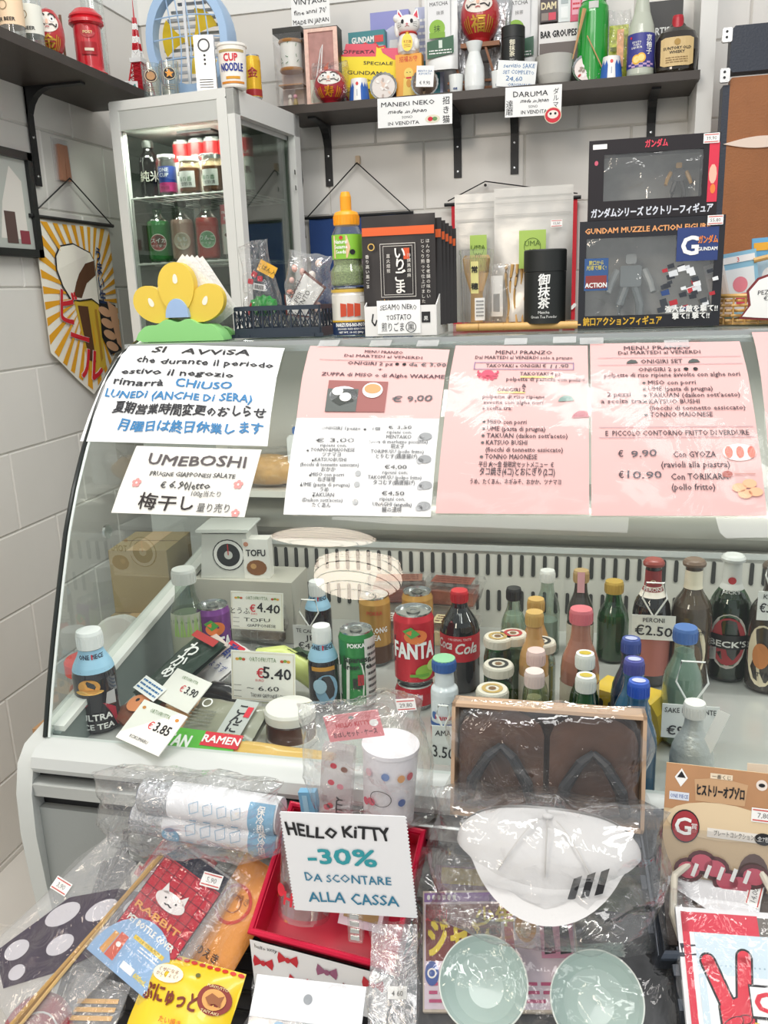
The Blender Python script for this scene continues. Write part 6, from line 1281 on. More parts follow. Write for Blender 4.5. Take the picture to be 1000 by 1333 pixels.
window_box('figure_box', 'black and red figure box with Japanese lettering on top of the wide one', p2, W2, H2, .085, '201B1F', (-W2*.38, W2*.38, H2*.24, H2*.82), d_g2, inner='A8A9A4')
robot_toy('dark robot toy seen through the upper figure box window', p2+Vector((W2*.22, .045, H2*.2)), H2*.55, '3C3A38', 'C89A4A')
# basket with packets at the right edge
p = at(985, 422, Z=TT); k = mpp(p); t = thing('wicker_basket', 'woven bamboo basket with packets at the right photo edge', 'basket', p+Vector((.02, .05, 0))); R_ = .075
for j in range(5):
    q = MB(); q.tube([((R_+.004*(1 if (i+j) % 2 else -1))*math.cos(2*PI*i/48), (R_*.8+.004*(1 if (i+j) % 2 else -1))*math.sin(2*PI*i/48), .006+.0075*j) for i in range(48)], .0022, bam, 5, closed=True); q.build('weave_band', t)
q = MB()
for i in range(24): a = 2*PI*i/24; q.tube([(R_*math.cos(a), R_*.8*math.sin(a), 0), (R_*1.02*math.cos(a), R_*.82*math.sin(a), .042)], .0018, bam, 4)
q.build('stakes', t, kind='stuff'); MB().tube([(R_*1.03*math.cos(2*PI*i/40), R_*.83*math.sin(2*PI*i/40), .043) for i in range(40)], .0035, bam, 6, closed=True).build('rim', t); MB().lathe([(R_, .0), (R_, .003)], bam, 24, sy=.8).build('base', t)
for i, (dx, dy, w_, h_, c, tip, lab) in enumerate(((-.03, .03, .055, .10, '8FC2DC', .15, 'pale blue packet with a pink picture in the basket'), (.01, .05, .05, .12, '6FB1DC', .05, 'tall sky blue packet at the back of the basket'), (.03, .01, .05, .09, 'DCE6EA', -.1, 'white sheet packet with stickers in the basket'), (-.06, .02, .03, .085, 'E9E4E0', .25, 'narrow pale wrapped packet leaning at the basket\'s left rim'))):
    def d(q, w, h, i=i):
        pill(q, -w*.4, w*.4, h*.1, h*.75, ['E8F0F4', 'BFD9E8', 'F4F4F4', 'D8CFC8'][i]); q.disc(0, h*.5, w*.2, h*.12, mat(['E88A9A', 'F2F2F2', 'D84A5A', 'C9B8A8'][i], .5), y=-.001); pill(q, -w*.15, w*.15, h*.2, h*.36, ['D8506A', '9CC4DC', 'F0A0A8', 'A89888'][i], y=-.001); pill(q, -w*.45, w*.45, h*.84, h*.94, 'F0B23A' if i == 1 else 'F4F4F4', y=-.001); q.text('3', 0, h*.85, h*.07, RED, y=-.0014)
    card('sticker_packet', lab, p+Vector((.02+dx, .03+dy, .01)), w_, h_, c, d, t_=.004, tip=tip, cat='packet')
q = MB().tube([(0, 0, 0), (.07, 0, .015)], .004, bam, 8); o = q.build('bamboo_stick'); o.location = p+Vector((.0, .06, .095)); tag(o, 'short bamboo stick lying over the packets in the basket', 'stick')
pp = at(962, 415, Y=p.y-.035); t = thing('speech_bubble_sign', 'white speech bubble sign with a dark red outline at the right edge', 'sign', pp); 
bub = [(0, 0), (.012, .018), (.008, .04), (.022, .058), (.045, .066), (.075, .06), (.08, .01), (.05, -.004), (.02, -.002)]
MB().prism(bub, 0, .001, mat('7A2A2E', .6)).build('red_outline', t); cc = (.045, .03); MB().prism([(cc[0]+(a-cc[0])*.9, cc[1]+(b-cc[1])*.9) for a, b in bub], -.001, 0, WHITE).build('white_face', t); q = MB().text('PEZZI\n€', .035, .034, .007, hk, y=-.0016, hand=.1); q.build('lettering', t)
# ================= goods inside the case =================
DZ = DK+.0008
def bcap(px, py, h): a = at(px, py, Z=DZ+h); return Vector((a.x, a.y, DZ))
BR, GB, CLR, BLG = clear('5A4A34', base=.08, edge=.5), clear('6FA87A', base=.08, edge=.5), clear('DCE6DE', base=.08, edge=.55), clear('7FA6BE', base=.08, edge=.5)
def alu(px, py, h, r, lab, front):
    p = bcap(px, py, h)
    def ex(t, r, h):
        q = MB(); F = cyl(r, .0014); G = cyl(r, .0024)
        if front == 1:
            q.disc(-.008, h*.50, .016, .012, mat('E3A24A', .4), fn=F); q.disc(-.008, h*.45, .020, .004, mat('E8B65C', .4), fn=G); q.poly([(-.03, h*.05), (.03, h*.05), (.028, h*.24), (.012, h*.32), (-.016, h*.32), (-.028, h*.22)], mat('B3243A', .4), fn=F)
            q.poly([(.012, h*.3), (.03, h*.28), (.03, h*.42), (.016, h*.42)], mat('BFC3C6', .4), fn=F); q.text('ULTRA', -.002, h*.16, .010, WHITE, fn=G, bold=.05, wd=.043); q.text('ICE TEA', -.002, h*.065, .009, WHITE, fn=G, bold=.05, wd=.046)
        elif front == 2: q.rect(-.018, .018, h*.52, h*.57, mat('C9902E', .4), fn=F, nx=5); q.disc(.004, h*.30, .018, .024, mat('7FA9C4', .4), fn=F); q.disc(-.006, h*.34, .010, .012, mat('A9CBDD', .4), fn=G)
        q.build('wrap_print', t)
        n = MB(); rn = r*.55; n.text('ONE PIECE', 0, h*.755, .0075, mat('20324E', .4), fn=cyl(r*.62, .003), bold=.04, wd=.032); n.text('I', .001, h*.755, .008, RED, fn=cyl(r*.62, .004), bold=.05); n.build('neck_print', t)
    return bottle('tea_bottle', lab, p, r, h, '1E1C22', 'EDEFEF', caph=.024, neck=.52, sh=.56, nz=.84, labels=[(.62, .84, '9CC9E4')], capr=r*.60, cat='bottle', extra=ex)
alu(115, 820, .155, .0315, 'ice tea bottle with light blue neck and red print, front left', 1)
alu(418, 814, .135, .024, 'dark tea bottle with blue print and white cap, left of the green can', 2)
alu(412, 756, .13, .024, 'tea bottle with light blue neck behind the dark one, tag on its neck', 0)
def ex_w(t, r, h):
    q = MB(); F = cyl(r, .001)
    for i in range(9): x = -.022+.0055*i; q.poly([(x-.0022, h*.42), (x+.0022, h*.42), (x+.002*(-1)**i, h*.62)], mat('9CC46A', .5), fn=F)
    q.rect(-.03, .03, h*.08, h*.16, mat('B9923E', .5), fn=F, nx=6); q.build('print', t)
bottle('drink_bottle', 'bottle with grass-green label and translucent white cap by the purple can', bcap(238, 740, .19), .028, .19, CLR, 'D5D8D4', caph=.022, neck=.6, liquid=(.6, '8E9A7A'), labels=[(.05, .62, 'A9AE9A')], extra=ex_w)
def ex_fan(q, r, h, pur=False):
    F, G, K = cyl(r, .001), cyl(r, .0022), cyl(r, .0032)
    q.poly([(-r*1.2, h*.32), (r*1.3, h*.20), (r*1.35, h*.68), (0, h*.80), (-r*1.1, h*.70)], mat('14182A', .3), fn=F); q.disc(r*.1, h*.72, r*.55, h*.10, mat('F0803A', .35), fn=G); q.poly([(-r*.5, h*.80), (-r*.1, h*.86), (r*.3, h*.76), (-r*.1, h*.70)], mat('4FA94A', .35), fn=K)
    q.disc(r*.5, h*.22, r*.45, h*.10, mat('9CCB4A', .35), fn=G); q.disc(r*.9, h*.30, r*.3, h*.08, mat('C4DE7A', .35), fn=K); q.rect(-r*.2, r*.7, h*.16, h*.20, mat('6FAE3C', .35), fn=K, nx=3)
can('fruit_soda_can', 'red fruit soda can with orange and kiwi print, standing on another can', bcap(538, 793, .155)+Vector((0, 0, .04)), .031, .115, 'D01F30', [], [('FANTA', .53, .026, 'FFFFFF', .066)], shapes=ex_fan)
can('fruit_soda_can', 'lower red soda can, only its edge showing under the printed one', bcap(538, 793, .155)+Vector((0, -.002, 0)), .031, .0395, 'C01C2C')
can('fruit_soda_can', 'purple grape soda can with orange and white lettering', bcap(276, 784, .125), .0285, .122, '7A3C8C', [(.05, .25, '3A2A5E'), (.28, .33, '6FB23E')], [('FANTA', .50, .024, 'FFFFFF', .058)], shapes=ex_fan)
def ex_pk(q, r, h):
    F, G = cyl(r, .001), cyl(r, .002); q.rect(r*.45, r*1.45, h*.05, h*.93, mat('ECECE8', .35), fn=F, nx=5); q.poly([(-r*1.2, h*.55), (-r*.5, h*.70), (r*.3, h*.62), (r*.42, h*.45), (r*.3, h*.12), (-r*.6, h*.06), (-r*1.3, h*.2)], mat('EDF0E8', .35), fn=F)
    q.rect(r*.02, r*.34, h*.34, h*.48, mat('B5262E', .35), fn=G); filler(q, r*.6, r*1.3, h*.1, h*.85, 9, gr, fn=G); q.disc(r*.15, h*.14, r*.2, h*.05, mat('2F8A3E', .35), fn=G)
can('green_tea_can', 'green and white Japanese green tea can in front of the gold cans', bcap(463, 815, .128), .0275, .125, '2E8B45', [], [('POKKA', .86, .007, 'FFFFFF', .026), ('Japanese', .68, .0095, '14301C', .044), ('Green Tea', .585, .0095, '14301C', .046), ('煎茶', .36, .014, '1C1C1C', .014)], shapes=ex_pk)
for i, (px, py) in enumerate(((487, 772), (543, 767))):
    can('oolong_can', ['gold OOLONG TEA can behind the green tea can', 'gold can behind the red soda can'][i], bcap(px, py, .125), .027, .123, 'C99A4E', [(.05, .3, '5A3A24')], [('POKKA', .80, .007, 'C8502A', .026), ('OOLONG\nTEA', .55, .010, 'FFFFFF', .042)])
def ex_ck(t, r, h):
    q = MB(); F, G = cyl(r, .0012), cyl(r, .002); q.text('Coca', -r*.8, h*.47, .016, WHITE, fn=G, shear=.3, bold=.03, wd=.026); q.text('Cola', r*.35, h*.43, .018, WHITE, fn=G, shear=.3, bold=.03, wd=.034); q.text('ORIGINAL TASTE', 0, h*.56, .004, WHITE, fn=G, wd=.036); q.build('lettering', t)
bottle('cola_bottle', 'cola bottle with red cap and red label beside the red can', bcap(598, 768, .165), .031, .165, clear('3A2520', base=.08, edge=.5), 'C8202C', caph=.016, neck=.38, sh=.60, nz=.88, labels=[(.34, .60, 'CF1F2E')], liquid=(.72, '1A0E0C'), extra=ex_ck)
def ex_rm(t, r, h):
    q = MB(); F = cyl(r, .0016); q.text('Ramune', .002, h*.36, .008, mat('C23040', .4), fn=F, wd=.030, bold=.03); q.text('ソーダ', .004, h*.52, .005, mat('25406E', .4), fn=F); q.disc(-r*.75, h*.4, .004, .006, mat('2E62A8', .4), fn=F); q.build('lettering', t)
t = bottle('ramune_bottle', 'small white ramune bottle with blue cap and green top', bcap(578, 857, .13), .0195, .13, 'E4EAF0', '2E5FA8', caph=.014, neck=.72, sh=.62, nz=.72, labels=[(.26, .31, '2E5FA8'), (.02, .2, 'C9353A')], extra=ex_rm)
MB().lathe([(.0155, .128), (.0155, .131), (0, .1312)], mat('8FC79A', .4), 18).build('green_top', t)
def lab1(txt, z, h_, c, w=None, r_=None):
    def ex(t, r, h): q = MB(); q.text(txt, 0, h*z, h_, mat(c, .4), fn=cyl(r_ or r, .0018), bold=.03, wd=w); q.build('lettering', t)
    return ex
# beers
def ex_pe(t, r, h):
    q = MB(); F = cyl(r*.5, .004); G = cyl(r*.5, .005); q.text('PERONI', 0, h*.755, .0055, WHITE, fn=G, bold=.03, wd=.022); q.ring(0, h*.83, .002, .003, mat('E8D8B0', .4), fn=G); q.build('neck_print', t)
bottle('beer_bottle', 'beer bottle with red neck label and a price tag', bcap(852, 724, .21), .029, .21, BR, '8C3A32', caph=.010, neck=.42, sh=.56, nz=.80, labels=[(.70, .78, 'F0E8DC'), (.74, .90, '8E2E30'), (.1, .4, 'B06A60')], crown=True, extra=ex_pe, liquid=(.68, '5A4226'))
bottle('beer_bottle', 'brown beer bottle with cream neck label and round cream belly label', bcap(905, 724, .21), .031, .21, mat('4A3E30', .12, coat=.6), '6E5A4A', caph=.010, neck=.42, sh=.56, nz=.78, labels=[(.76, .90, 'EDE3CC')], crown=True, extra=lambda t, r, h: (lambda q: (q.disc(0, h*.30, r*.8, h*.22, mat('E6DBC0', .4), fn=cyl(r, .0012)), q.disc(.004, h*.24, r*.45, h*.13, mat('6E5A4A', .4), fn=cyl(r, .002)), q.text('BIRRA MORETTI', 0, h*.44, .0055, BLK, fn=cyl(r, .002), bold=.03, wd=r*1.5), q.build('belly_label', t)))(MB()))
def ex_be(t, r, h):
    q = MB(); F, G, K = cyl(r, .0012), cyl(r, .002), cyl(r, .0028); q.disc(0, h*.34, r*.95, h*.22, mat('C9C4BC', .35), fn=F); q.disc(0, h*.34, r*.85, h*.19, mat('A52A30', .35), fn=G); q.rect(-r*1.05, r*1.05, h*.28, h*.39, mat('1C1C1C', .35), fn=K, nx=6); q.text("BECK'S", 0, h*.30, .010, WHITE, fn=cyl(r, .0036), bold=.04, wd=r*1.7); q.poly([(-r*1.3, h*.14), (-r*.5, h*.19), (-r*.5, h*.29), (-r*1.3, h*.24)], WHITE, fn=cyl(r, .0042)); q.build('belly_label', t)
    q = MB(); q.disc(0, h*.80, .005, .006, mat('B52A30', .4), fn=cyl(r*.5, .0035)); q.text("BECK'S", 0, h*.70, .005, WHITE, fn=cyl(r*.55, .004), bold=.03, wd=.022); q.build('neck_print', t)
bottle('beer_bottle', 'green beer bottle with silver neck foil and red oval label', bcap(956, 718, .21), .031, .21, GB, 'C9CBC8', caph=.010, neck=.44, sh=.56, nz=.78, labels=[(.72, .93, 'D5D5D0')], crown=True, extra=ex_be, liquid=(.66, '39553A'))
bottle('beer_bottle', 'dark bottle with an orange and cream label cut by the right edge', bcap(1010, 728, .21), .031, .21, mat('3A332C', .12, coat=.6), '55483C', caph=.010, neck=.42, sh=.56, nz=.78, crown=True, extra=lambda t, r, h: (lambda q: (q.disc(-.008, h*.30, r*.8, h*.24, mat('E3D6BA', .4), fn=cyl(r, .0012)), q.disc(-.010, h*.30, r*.4, h*.1, mat('C07A42', .4), fn=cyl(r, .002)), q.text('ETTA', -.008, h*.14, .007, BLK, fn=cyl(r, .002), bold=.03), q.build('belly_label', t)))(MB()))
spec = [(669, 765, .14, .021, CLR, '2B2B2B', 'clear bottle with black cap behind the gold-capped pair', (.7, 'B4C0AE')), (713, 742, .15, .022, CLR, 'E6E6E2', 'empty-looking clear bottle at the back with a wide clear cap', (.4, 'A9B5B0')),
 (757, 742, .16, .022, mat('3A342E', .1, coat=.6), 'B89A6A', 'dark bottle with pink paper strip over its cap at the back', None), (800, 756, .14, .026, GB, 'C4A24A', 'pale green bottle with gold cap left of the beers', (.6, '8FA07A')),
 (698, 779, .16, .022, mat('B98A4E', .15, coat=.5), 'C9A25A', 'rear amber bottle of the gold-capped pair', None), (696, 796, .165, .022, mat('C99A5E', .15, coat=.5), 'CFA860', 'front amber bottle of the gold-capped pair', None),
 (757, 792, .185, .027, mat('A9705C', .15, coat=.5), 'D9707A', 'tall rosy brown bottle with a pink cap', None),
 (762, 850, .15, .020, GB, 'EFEFEA', 'rear green bottle with a white screw cap', (.8, '3F6B42')), (763, 879, .15, .020, mat('2F5A38', .12, coat=.6), 'EFEFEA', 'front green bottle with a white screw cap', None),
 (822, 831, .165, .024, BLG, '3A4F9A', 'rearmost of the three blue-capped blue bottles', (.8, '3E6E90')), (826, 858, .165, .024, mat('34607E', .12, coat=.6), '4A4C9C', 'middle one of the three blue-capped blue bottles', None), (832, 886, .165, .024, mat('2C5878', .12, coat=.6), '2F56B4', 'nearest of the three blue-capped blue bottles', None),
 (698, 846, .145, .018, CLR, 'E9C9C4', 'rear clear bottle with a pink and white striped cap', (.75, 'C2B890')), (696, 873, .145, .018, CLR, 'EAD3CE', 'front clear bottle with a pink and white striped cap', (.75, 'C9BD94')),
 (893, 816, .17, .027, CLR, '4A72B4', 'clear bottle with blue screw cap and a string tag', (.8, '9DB3A6'))]
for px, py, h, r, gm_, cp_c, lab, lq in spec:
    tall = px in (698, 696) and h > .15
    t = bottle('sake_bottle', lab, bcap(px, py, h), r, h, gm_, cp_c, caph=.018, neck=.5, sh=.52, nz=.80, capr=.0125 if 'white screw' in lab or 'blue-capped' in lab or 'striped' in lab else None, liquid=lq, labels=[(.1, .42, 'D8CFBC')] if h > .15 and px in (757, 696) else [])
    if 'white screw' in lab or 'blue-capped' in lab:
        q = MB().disc(0, 0, .008, .006, mat('C9B03A' if 'white' in lab else 'B9BDE0', .4), fn=lambda u, v: (u, v, h+.0006)); q.build('cap_emblem', t)
    if 'pink paper strip' in lab: MB().rect(-.006, .006, h*.78, h*1.005, mat('E3A9B0', .5), y=-.0145).build('paper_strip', t)
for px, py, lab in ((648, 828, 'green bottle with gold-rimmed cap left of the pink-capped pair'), (705, 834, 'bottle with black and white ringed cap beside the amber pair'), (649, 864, 'green bottle with black ringed cap behind the lowest one'), (641, 896, 'lowest bottle with cream ringed cap left of the striped caps'), (668, 824, 'bottle with white and red ringed cap, second row')):
    h = .115; t = bottle('cup_bottle', lab, bcap(px, py, h), .021, h, GB if 'green' in lab else CLR, 'D9D2C4', caph=.012, neck=.85, sh=.7, nz=.85, liquid=(.7, '5E6E48'))
    q = MB().ring(0, 0, .009, .014, mat('2A2A2A' if 'black' in lab else ('B23A3A' if 'red' in lab else 'B99A5A'), .4), fn=lambda u, v: (u, v, h+.0006)).disc(0, 0, .005, .005, mat('7A5A3A', .4), fn=lambda u, v: (u, v, h+.0006)); q.build('cap_print', t)
p = bcap(285+0, 780, .12)
# silver bottle with paper tag
p = bcap(905, 914, .13); t = bottle('silver_bottle', 'silver metallic bottle with white paper tag on its neck, front right', p, .026, .13, mat('C9CCCA', .3, .35, bump=.3, bscale=180), 'E4E2DE', caph=.016, neck=.42, sh=.45, nz=.80, capr=.013)
MB().box(-.018, -.004, -.022, -.0212, .055, .125, mat('ECE8E4', .6), M=Matrix.Rotation(.35, 4, 'Y') @ Matrix.Rotation(-.15, 4, 'X')).build('paper_tag', t)
# yellow toy bus tin
a = at(815, 905, Z=DZ); a.y = 1.16; t = thing('toy_bus', 'yellow bus-shaped tin with small windows behind the blue bottles', 'toy bus', at(818, 905, Y=1.15)*1, -.5); t.location.z = DZ
yb = mat('E6C22E', .3, coat=.4); MB().prism([(-.055, 0), (.055, 0), (.06, .02), (.055, .045), (.045, .06), (-.045, .06), (-.055, .045)], -.025, .025, yb).build('bus_body', t)
for i in range(4): MB().box(-.042+.024*i, -.026+.024*i, -.026, -.0245, .034, .047, mat('4A4A48', .2), bev=.003).build('window', t)
q = MB()
for x in (-.035, .035): q.lathe([(.011, -.001), (.011, .004)], DARK, 16, M=Matrix.Translation((x, -.024, .012)) @ Matrix.Rotation(PI/2, 4, 'X'))
q.build('wheels', t); MB().box(.05, .056, -.018, .018, .012, .032, mat('D9B02A', .4)).build('front_grille', t)
# tags on strings
def string_tag(lab, px, py, wpx, hpx, Y, lines, loop):
    p = at(px, py+hpx/2, Y=Y); k = mpp(p); t = card('price_tag', lab, p, wpx*k, hpx*k, 'F1F1EE', lambda q, w, h: [q.text(s, w*x, h*z, h*s_, hk, y=-.0006, hand=.1, bold=b, wd=w*ww) for s, x, z, s_, b, ww in lines], t_=.001, cat='price tag')
    w, h = wpx*k, hpx*k; pts = [(-.002, .0005, h), (-w*.28, .001, h+loop*.5), (-w*.2, .002, h+loop*.95), (w*.2, .002, h+loop*.95), (w*.28, .001, h+loop*.5), (.002, .0005, h)]
    MB().tube(pts, .0014, WHITE, 6).build('string', t); return t
pe = bcap(852, 724, .21); bc = bcap(893, 816, .17); b2 = bcap(412, 756, .13)
string_tag('price tag reading 2.50 hung on the red-necked beer bottle', 850, 816, 54, 34, pe.y-.034, [('PERONI', 0, .72, .18, .01, .5), ('€2.50', 0, .18, .38, .02, .86)], .055)
string_tag('price tag about sparkling sake hung on the blue-capped clear bottle', 897, 938, 70, 48, bc.y-.045, [('SAKE FRIZZANTE', 0, .76, .16, .01, .9), ('5%', 0, .52, .16, .01, .2), ('€9.90', -.1, .12, .28, .02, .6)], .065)
string_tag('small price tag hung from the rear tea bottle', 405, 830, 46, 36, b2.y-.03, [('TE CALDO', -.05, .72, .15, .01, .7), ('JP', .0, .42, .2, .01, .3), ('€4.50', 0, .1, .24, .01, .7)], .05)
string_tag('price tag with a euro sign cut by the right photo edge', 1003, 788, 34, 40, bcap(1010, 728, .21).y-.035, [('€3.00', 0, .3, .3, .02, .8), ('KIRIN', 0, .75, .16, .01, .6)], .05)
string_tag('price tag partly hidden behind the wooden sandal box', 578, 968, 30, 56, .985, [('AMA', 0, .76, .15, .01, .7), ('3.50', 0, .2, .3, .01, .9)], .03)
# price cards with vegetable corners
def veg_card(lab, px, yb, wpx, hpx, Y=None, price='5.40', sub='', sub2='', lean=.15, tip=0, Z=None, name='price_card', jp=None):
    p = at(px, yb, Y=Y) if Y else at(px, yb, Z=Z); k = mpp(p); w, h = wpx*k, hpx*k
    def d(q, w, h):
        y = -.0008; bd = mat('C9B98C', .5)
        for a in ((-.48, .48, .03, .035), (-.48, .48, .965, .97), (-.48, -.475, .03, .97), (.475, .48, .03, .97)): q.rect(a[0]*w, a[1]*w, a[2]*h, a[3]*h, bd, y=y)
        q.text('ORTOFRUTTA', 0, h*.80, h*.09, mat('6F8A5A', .5), y=y, wd=w*.42)
        for sx in (-1, 1):
            for i, c in enumerate(('C8502A', '7FA83C', 'E0A030')): q.disc(sx*w*(.30+.05*i), h*(.83+.01*(i % 2)), w*.03, h*.03, mat(c, .5), y=y, n=8)
        q.text('€', -w*.08 if jp else -w*.04, h*.48, h*.19, RED, y=y, bold=.02); q.text('EURO', -w*.05, h*.40, h*.05, RED, y=y); q.text(price, w*.22, h*.48, h*.24, BLK, y=y, bold=.02, hand=.12, wd=w*.42)
        if jp: q.text(jp, -w*.32, h*.42, h*.14, hk, y=y)
        q.text(sub, 0, h*.22, h*.10, BLK, y=y, wd=w*.5, hand=.1) if sub else 0; q.text(sub2, w*.08, h*.08, h*.08, BLK, y=y, wd=w*.55, hand=.1) if sub2 else 0
        for z in (.30, .19, .07): q.rect(-w*.46, -w*.34, h*z, h*z+.0006, gr, y=y)
    t = card(name, lab, p, w, h, 'F6F4EC', d, lean=lean, tip=tip, t_=.0012, cat='price card')
    MB().box(-w*.52, w*.52, -.0016, .003, -.002, 0, PLASTIC).build('clear_holder', t); return t
veg_card('upright price card reading 4.40 for tofu', 335, 820, 72, 50, Y=1.22, price='4.40', sub='TOFU', sub2='GIAPPONESE', jp='とうふ')
veg_card('upright price card reading 5.40 in the middle of the case', 343, 913, 88, 66, Y=1.08, price='5.40', sub='~ 6.60', sub2='TAKUAN GIAPPONESE / CINA')
q = MB().box(-.006, .006, 0, .004, 0, .075, PLASTIC).box(-.02, .02, -.01, .02, 0, .003, PLASTIC); 
for (px, Y, lab) in ((343, 1.085, 'clear clip stand under the nearer upright price card'), (335, 1.225, 'clear clip stand under the tofu price card')):
    o = bpy.data.objects.new('card_stand', q.build('card_stand').data) if 0 else None
    z = at(px, 915 if px == 343 else 822, Y=Y).z; s = MB().box(-.006, .006, 0, .003, 0, z-DZ-.003, PLASTIC).box(-.02, .02, -.01, .02, 0, .003, PLASTIC); o = s.build('card_stand'); a = at(px, 900, Y=Y); o.location = (a.x, Y+.004, DZ); tag(o, lab, 'stand')
def lay(px, py, lift=0): p = at(px, py, Z=DZ+lift); return p
def flat(name, lab, px, py, w, h, rz, body, draw, lift=.02, t_=.008, lean=1.25, cat='packet', puff=False):
    p = lay(px, py, lift); t = thing(name, lab, cat, p, rz, None, lean)
    if puff: q = MB(); q.grid(lambda u, v: ((u-.5)*w, -.5*t_-t_*(1-abs(2*u-1)**3)*(1-abs(2*v-1)**3)*.6+noisy(u*.3, v*.3, px, .002), v*h), 14, 14, mat(body, .3, coat=.3)); q.grid(lambda u, v: ((.5-u)*w, 0, v*h), 1, 1, mat(body, .3)); q.build('packet_body', t)
    else: MB().box(-w/2, w/2, -t_/2, t_/2, 0, h, mat(body, .35)).build('packet_body', t)
    q = MB(); draw(q, w, h, -t_*1.15-.0012 if puff else -t_/2-.0006); q.build('print', t); return t
flat('price_card', 'price card reading 3.85 lying at the front left of the case', 178, 972, .090, .062, -.42, 'F6F4EC', lambda q, w, h, y: [q.text('ORTOFRUTTA', 0, h*.78, h*.1, mat('6F8A5A', .5), y=y, wd=w*.45), q.text('€', -w*.02, h*.44, h*.18, RED, y=y), q.text('3.85', w*.24, h*.44, h*.22, BLK, y=y, bold=.02), q.text('KOKUMARU', -w*.05, h*.12, h*.08, BLK, y=y), [q.disc(s*w*.38, h*.83, w*.04, h*.04, mat('D08A3A', .5), y=y, n=8) for s in (-1, 1)]], t_=.0015, lift=.05, lean=1.0, cat='price card')
flat('price_card', 'price card reading 3.90 lying among the packets', 222, 918, .085, .055, -.5, 'F3F1EA', lambda q, w, h, y: [q.text('€', -w*.02, h*.44, h*.2, RED, y=y), q.text('3.90', w*.24, h*.44, h*.22, BLK, y=y, bold=.02), q.text('ORTOFRUTTA', 0, h*.78, h*.1, mat('6F8A5A', .5), y=y, wd=w*.45)], t_=.0015, lift=.045, lean=1.0, cat='price card')
flat('seaweed_packet', 'dark green and white seaweed packet with Japanese lettering, at the left', 190, 915, .075, .14, -.62, '23382C', lambda q, w, h, y: [q.text('わ', -w*.0, h*.66, w*.3, WHITE, y=y, bold=.03), q.text('か', 0, h*.48, w*.3, WHITE, y=y, bold=.03), q.text('め', 0, h*.32, w*.26, WHITE, y=y, bold=.03), q.rect(-w*.45, w*.45, h*.88, h*.97, mat('C23A3A', .5), y=y), q.rect(-w*.45, w*.45, h*.03, h*.22, WHITE, y=y), filler(q, -w*.4, w*.4, h*.05, h*.2, 3, BLU, y=y-.0005)], lift=.03, t_=.012, lean=1.1, puff=True)
flat('vinegar_packet', 'white packet with blue Japanese lettering behind the seaweed', 262, 893, .06, .09, -.7, 'E8E4E4', lambda q, w, h, y: [q.text('酢', 0, h*.65, w*.35, mat('2A3F8A', .5), y=y, bold=.03), q.text('じょうず', 0, h*.35, w*.2, mat('2A3F8A', .5), y=y), q.rect(-w*.4, w*.4, h*.86, h*.95, RED, y=y)], lift=.03, t_=.01, lean=1.1, puff=True)
flat('striped_packet', 'pale packet with red stripes leaning behind the seaweed packet', 232, 880, .06, .09, -.8, 'E4D5CE', lambda q, w, h, y: [q.rect(-w*.45, w*.45, h*(.1+.2*i), h*(.17+.2*i), mat('B5484A', .5), y=y) for i in range(4)], lift=.035, t_=.01, lean=1.1, puff=True)
flat('konjac_packet', 'grey-green speckled konjac block in clear wrap with Japanese lettering', 278, 972, .115, .075, -.15, '8F8F7C', lambda q, w, h, y: [q.text(c, w*(.22+.0*i), h*(.62-.22*i), h*.2, BLK, y=y, bold=.03) for i, c in enumerate('こんに')]+[q.rect(w*.06, w*.38, h*.05, h*.95, mat('B9BCB8', .4), y=y+.0004), q.rect(w*.28, w*.36, h*.55, h*.8, RED, y=y-.0004), q.rect(-w*.48, w*.48, h*.0, h*.06, mat('6FB8A8', .4), y=y), q.ring(-w*.30, h*.75, .006, .008, WHITE, y=y), filler(q, -w*.45, -w*.1, h*.2, h*.6, 5, mat('75766A', .5), y=y)], lift=.012, t_=.018, lean=1.2, puff=True)
flat('noodle_packet', 'long yellow packet with green and red label along the front of the case', 305, 1003, .26, .045, -.07, 'D9B05A', lambda q, w, h, y: [q.rect(-w*.49, -w*.02, 0, h, mat('58B33A', .4), y=y+.0003), q.rect(-w*.22, w*.0, h*.45, h*.98, RED, y=y-.0004), q.text('RAMEN', -w*.11, h*.58, h*.28, WHITE, y=y-.001, bold=.03), q.text('VITAN', -w*.38, h*.3, h*.45, WHITE, y=y-.0006, wd=w*.2, bold=.04), q.rect(-w*.49, w*.49, 0, h*.12, mat('E8C878', .4), y=y-.0004)], lift=.008, t_=.014, lean=1.2, puff=True)
flat('red_packet', 'dark packet with orange faces print under the lying price cards', 160, 945, .07, .07, -.6, '7A4A36', lambda q, w, h, y: [q.disc(0, h*.5, w*.3, h*.25, mat('D98A5A', .5), y=y), q.rect(-w*.4, w*.4, h*.8, h*.92, mat('E8D0B0', .5), y=y), q.disc(-w*.1, h*.55, w*.05, h*.05, BLK, y=y-.0004), q.disc(w*.12, h*.55, w*.05, h*.05, BLK, y=y-.0004)], lift=.01, t_=.014, puff=True)
flat('beige_packet', 'beige rounded packet between the lying cards and the konjac', 222, 948, .075, .06, -.35, 'D9A878', lambda q, w, h, y: [q.rect(-w*.3, w*.3, h*.35, h*.6, mat('EED3B0', .5), y=y), filler(q, -w*.25, w*.25, h*.38, h*.58, 2, mat('8A5A3A', .5), y=y-.0004)], lift=.012, t_=.016, puff=True)
p = lay(380, 962); t = thing('sauce_jar', 'squat jar of brown paste with white lid behind the long packet', 'jar', p); r = .036
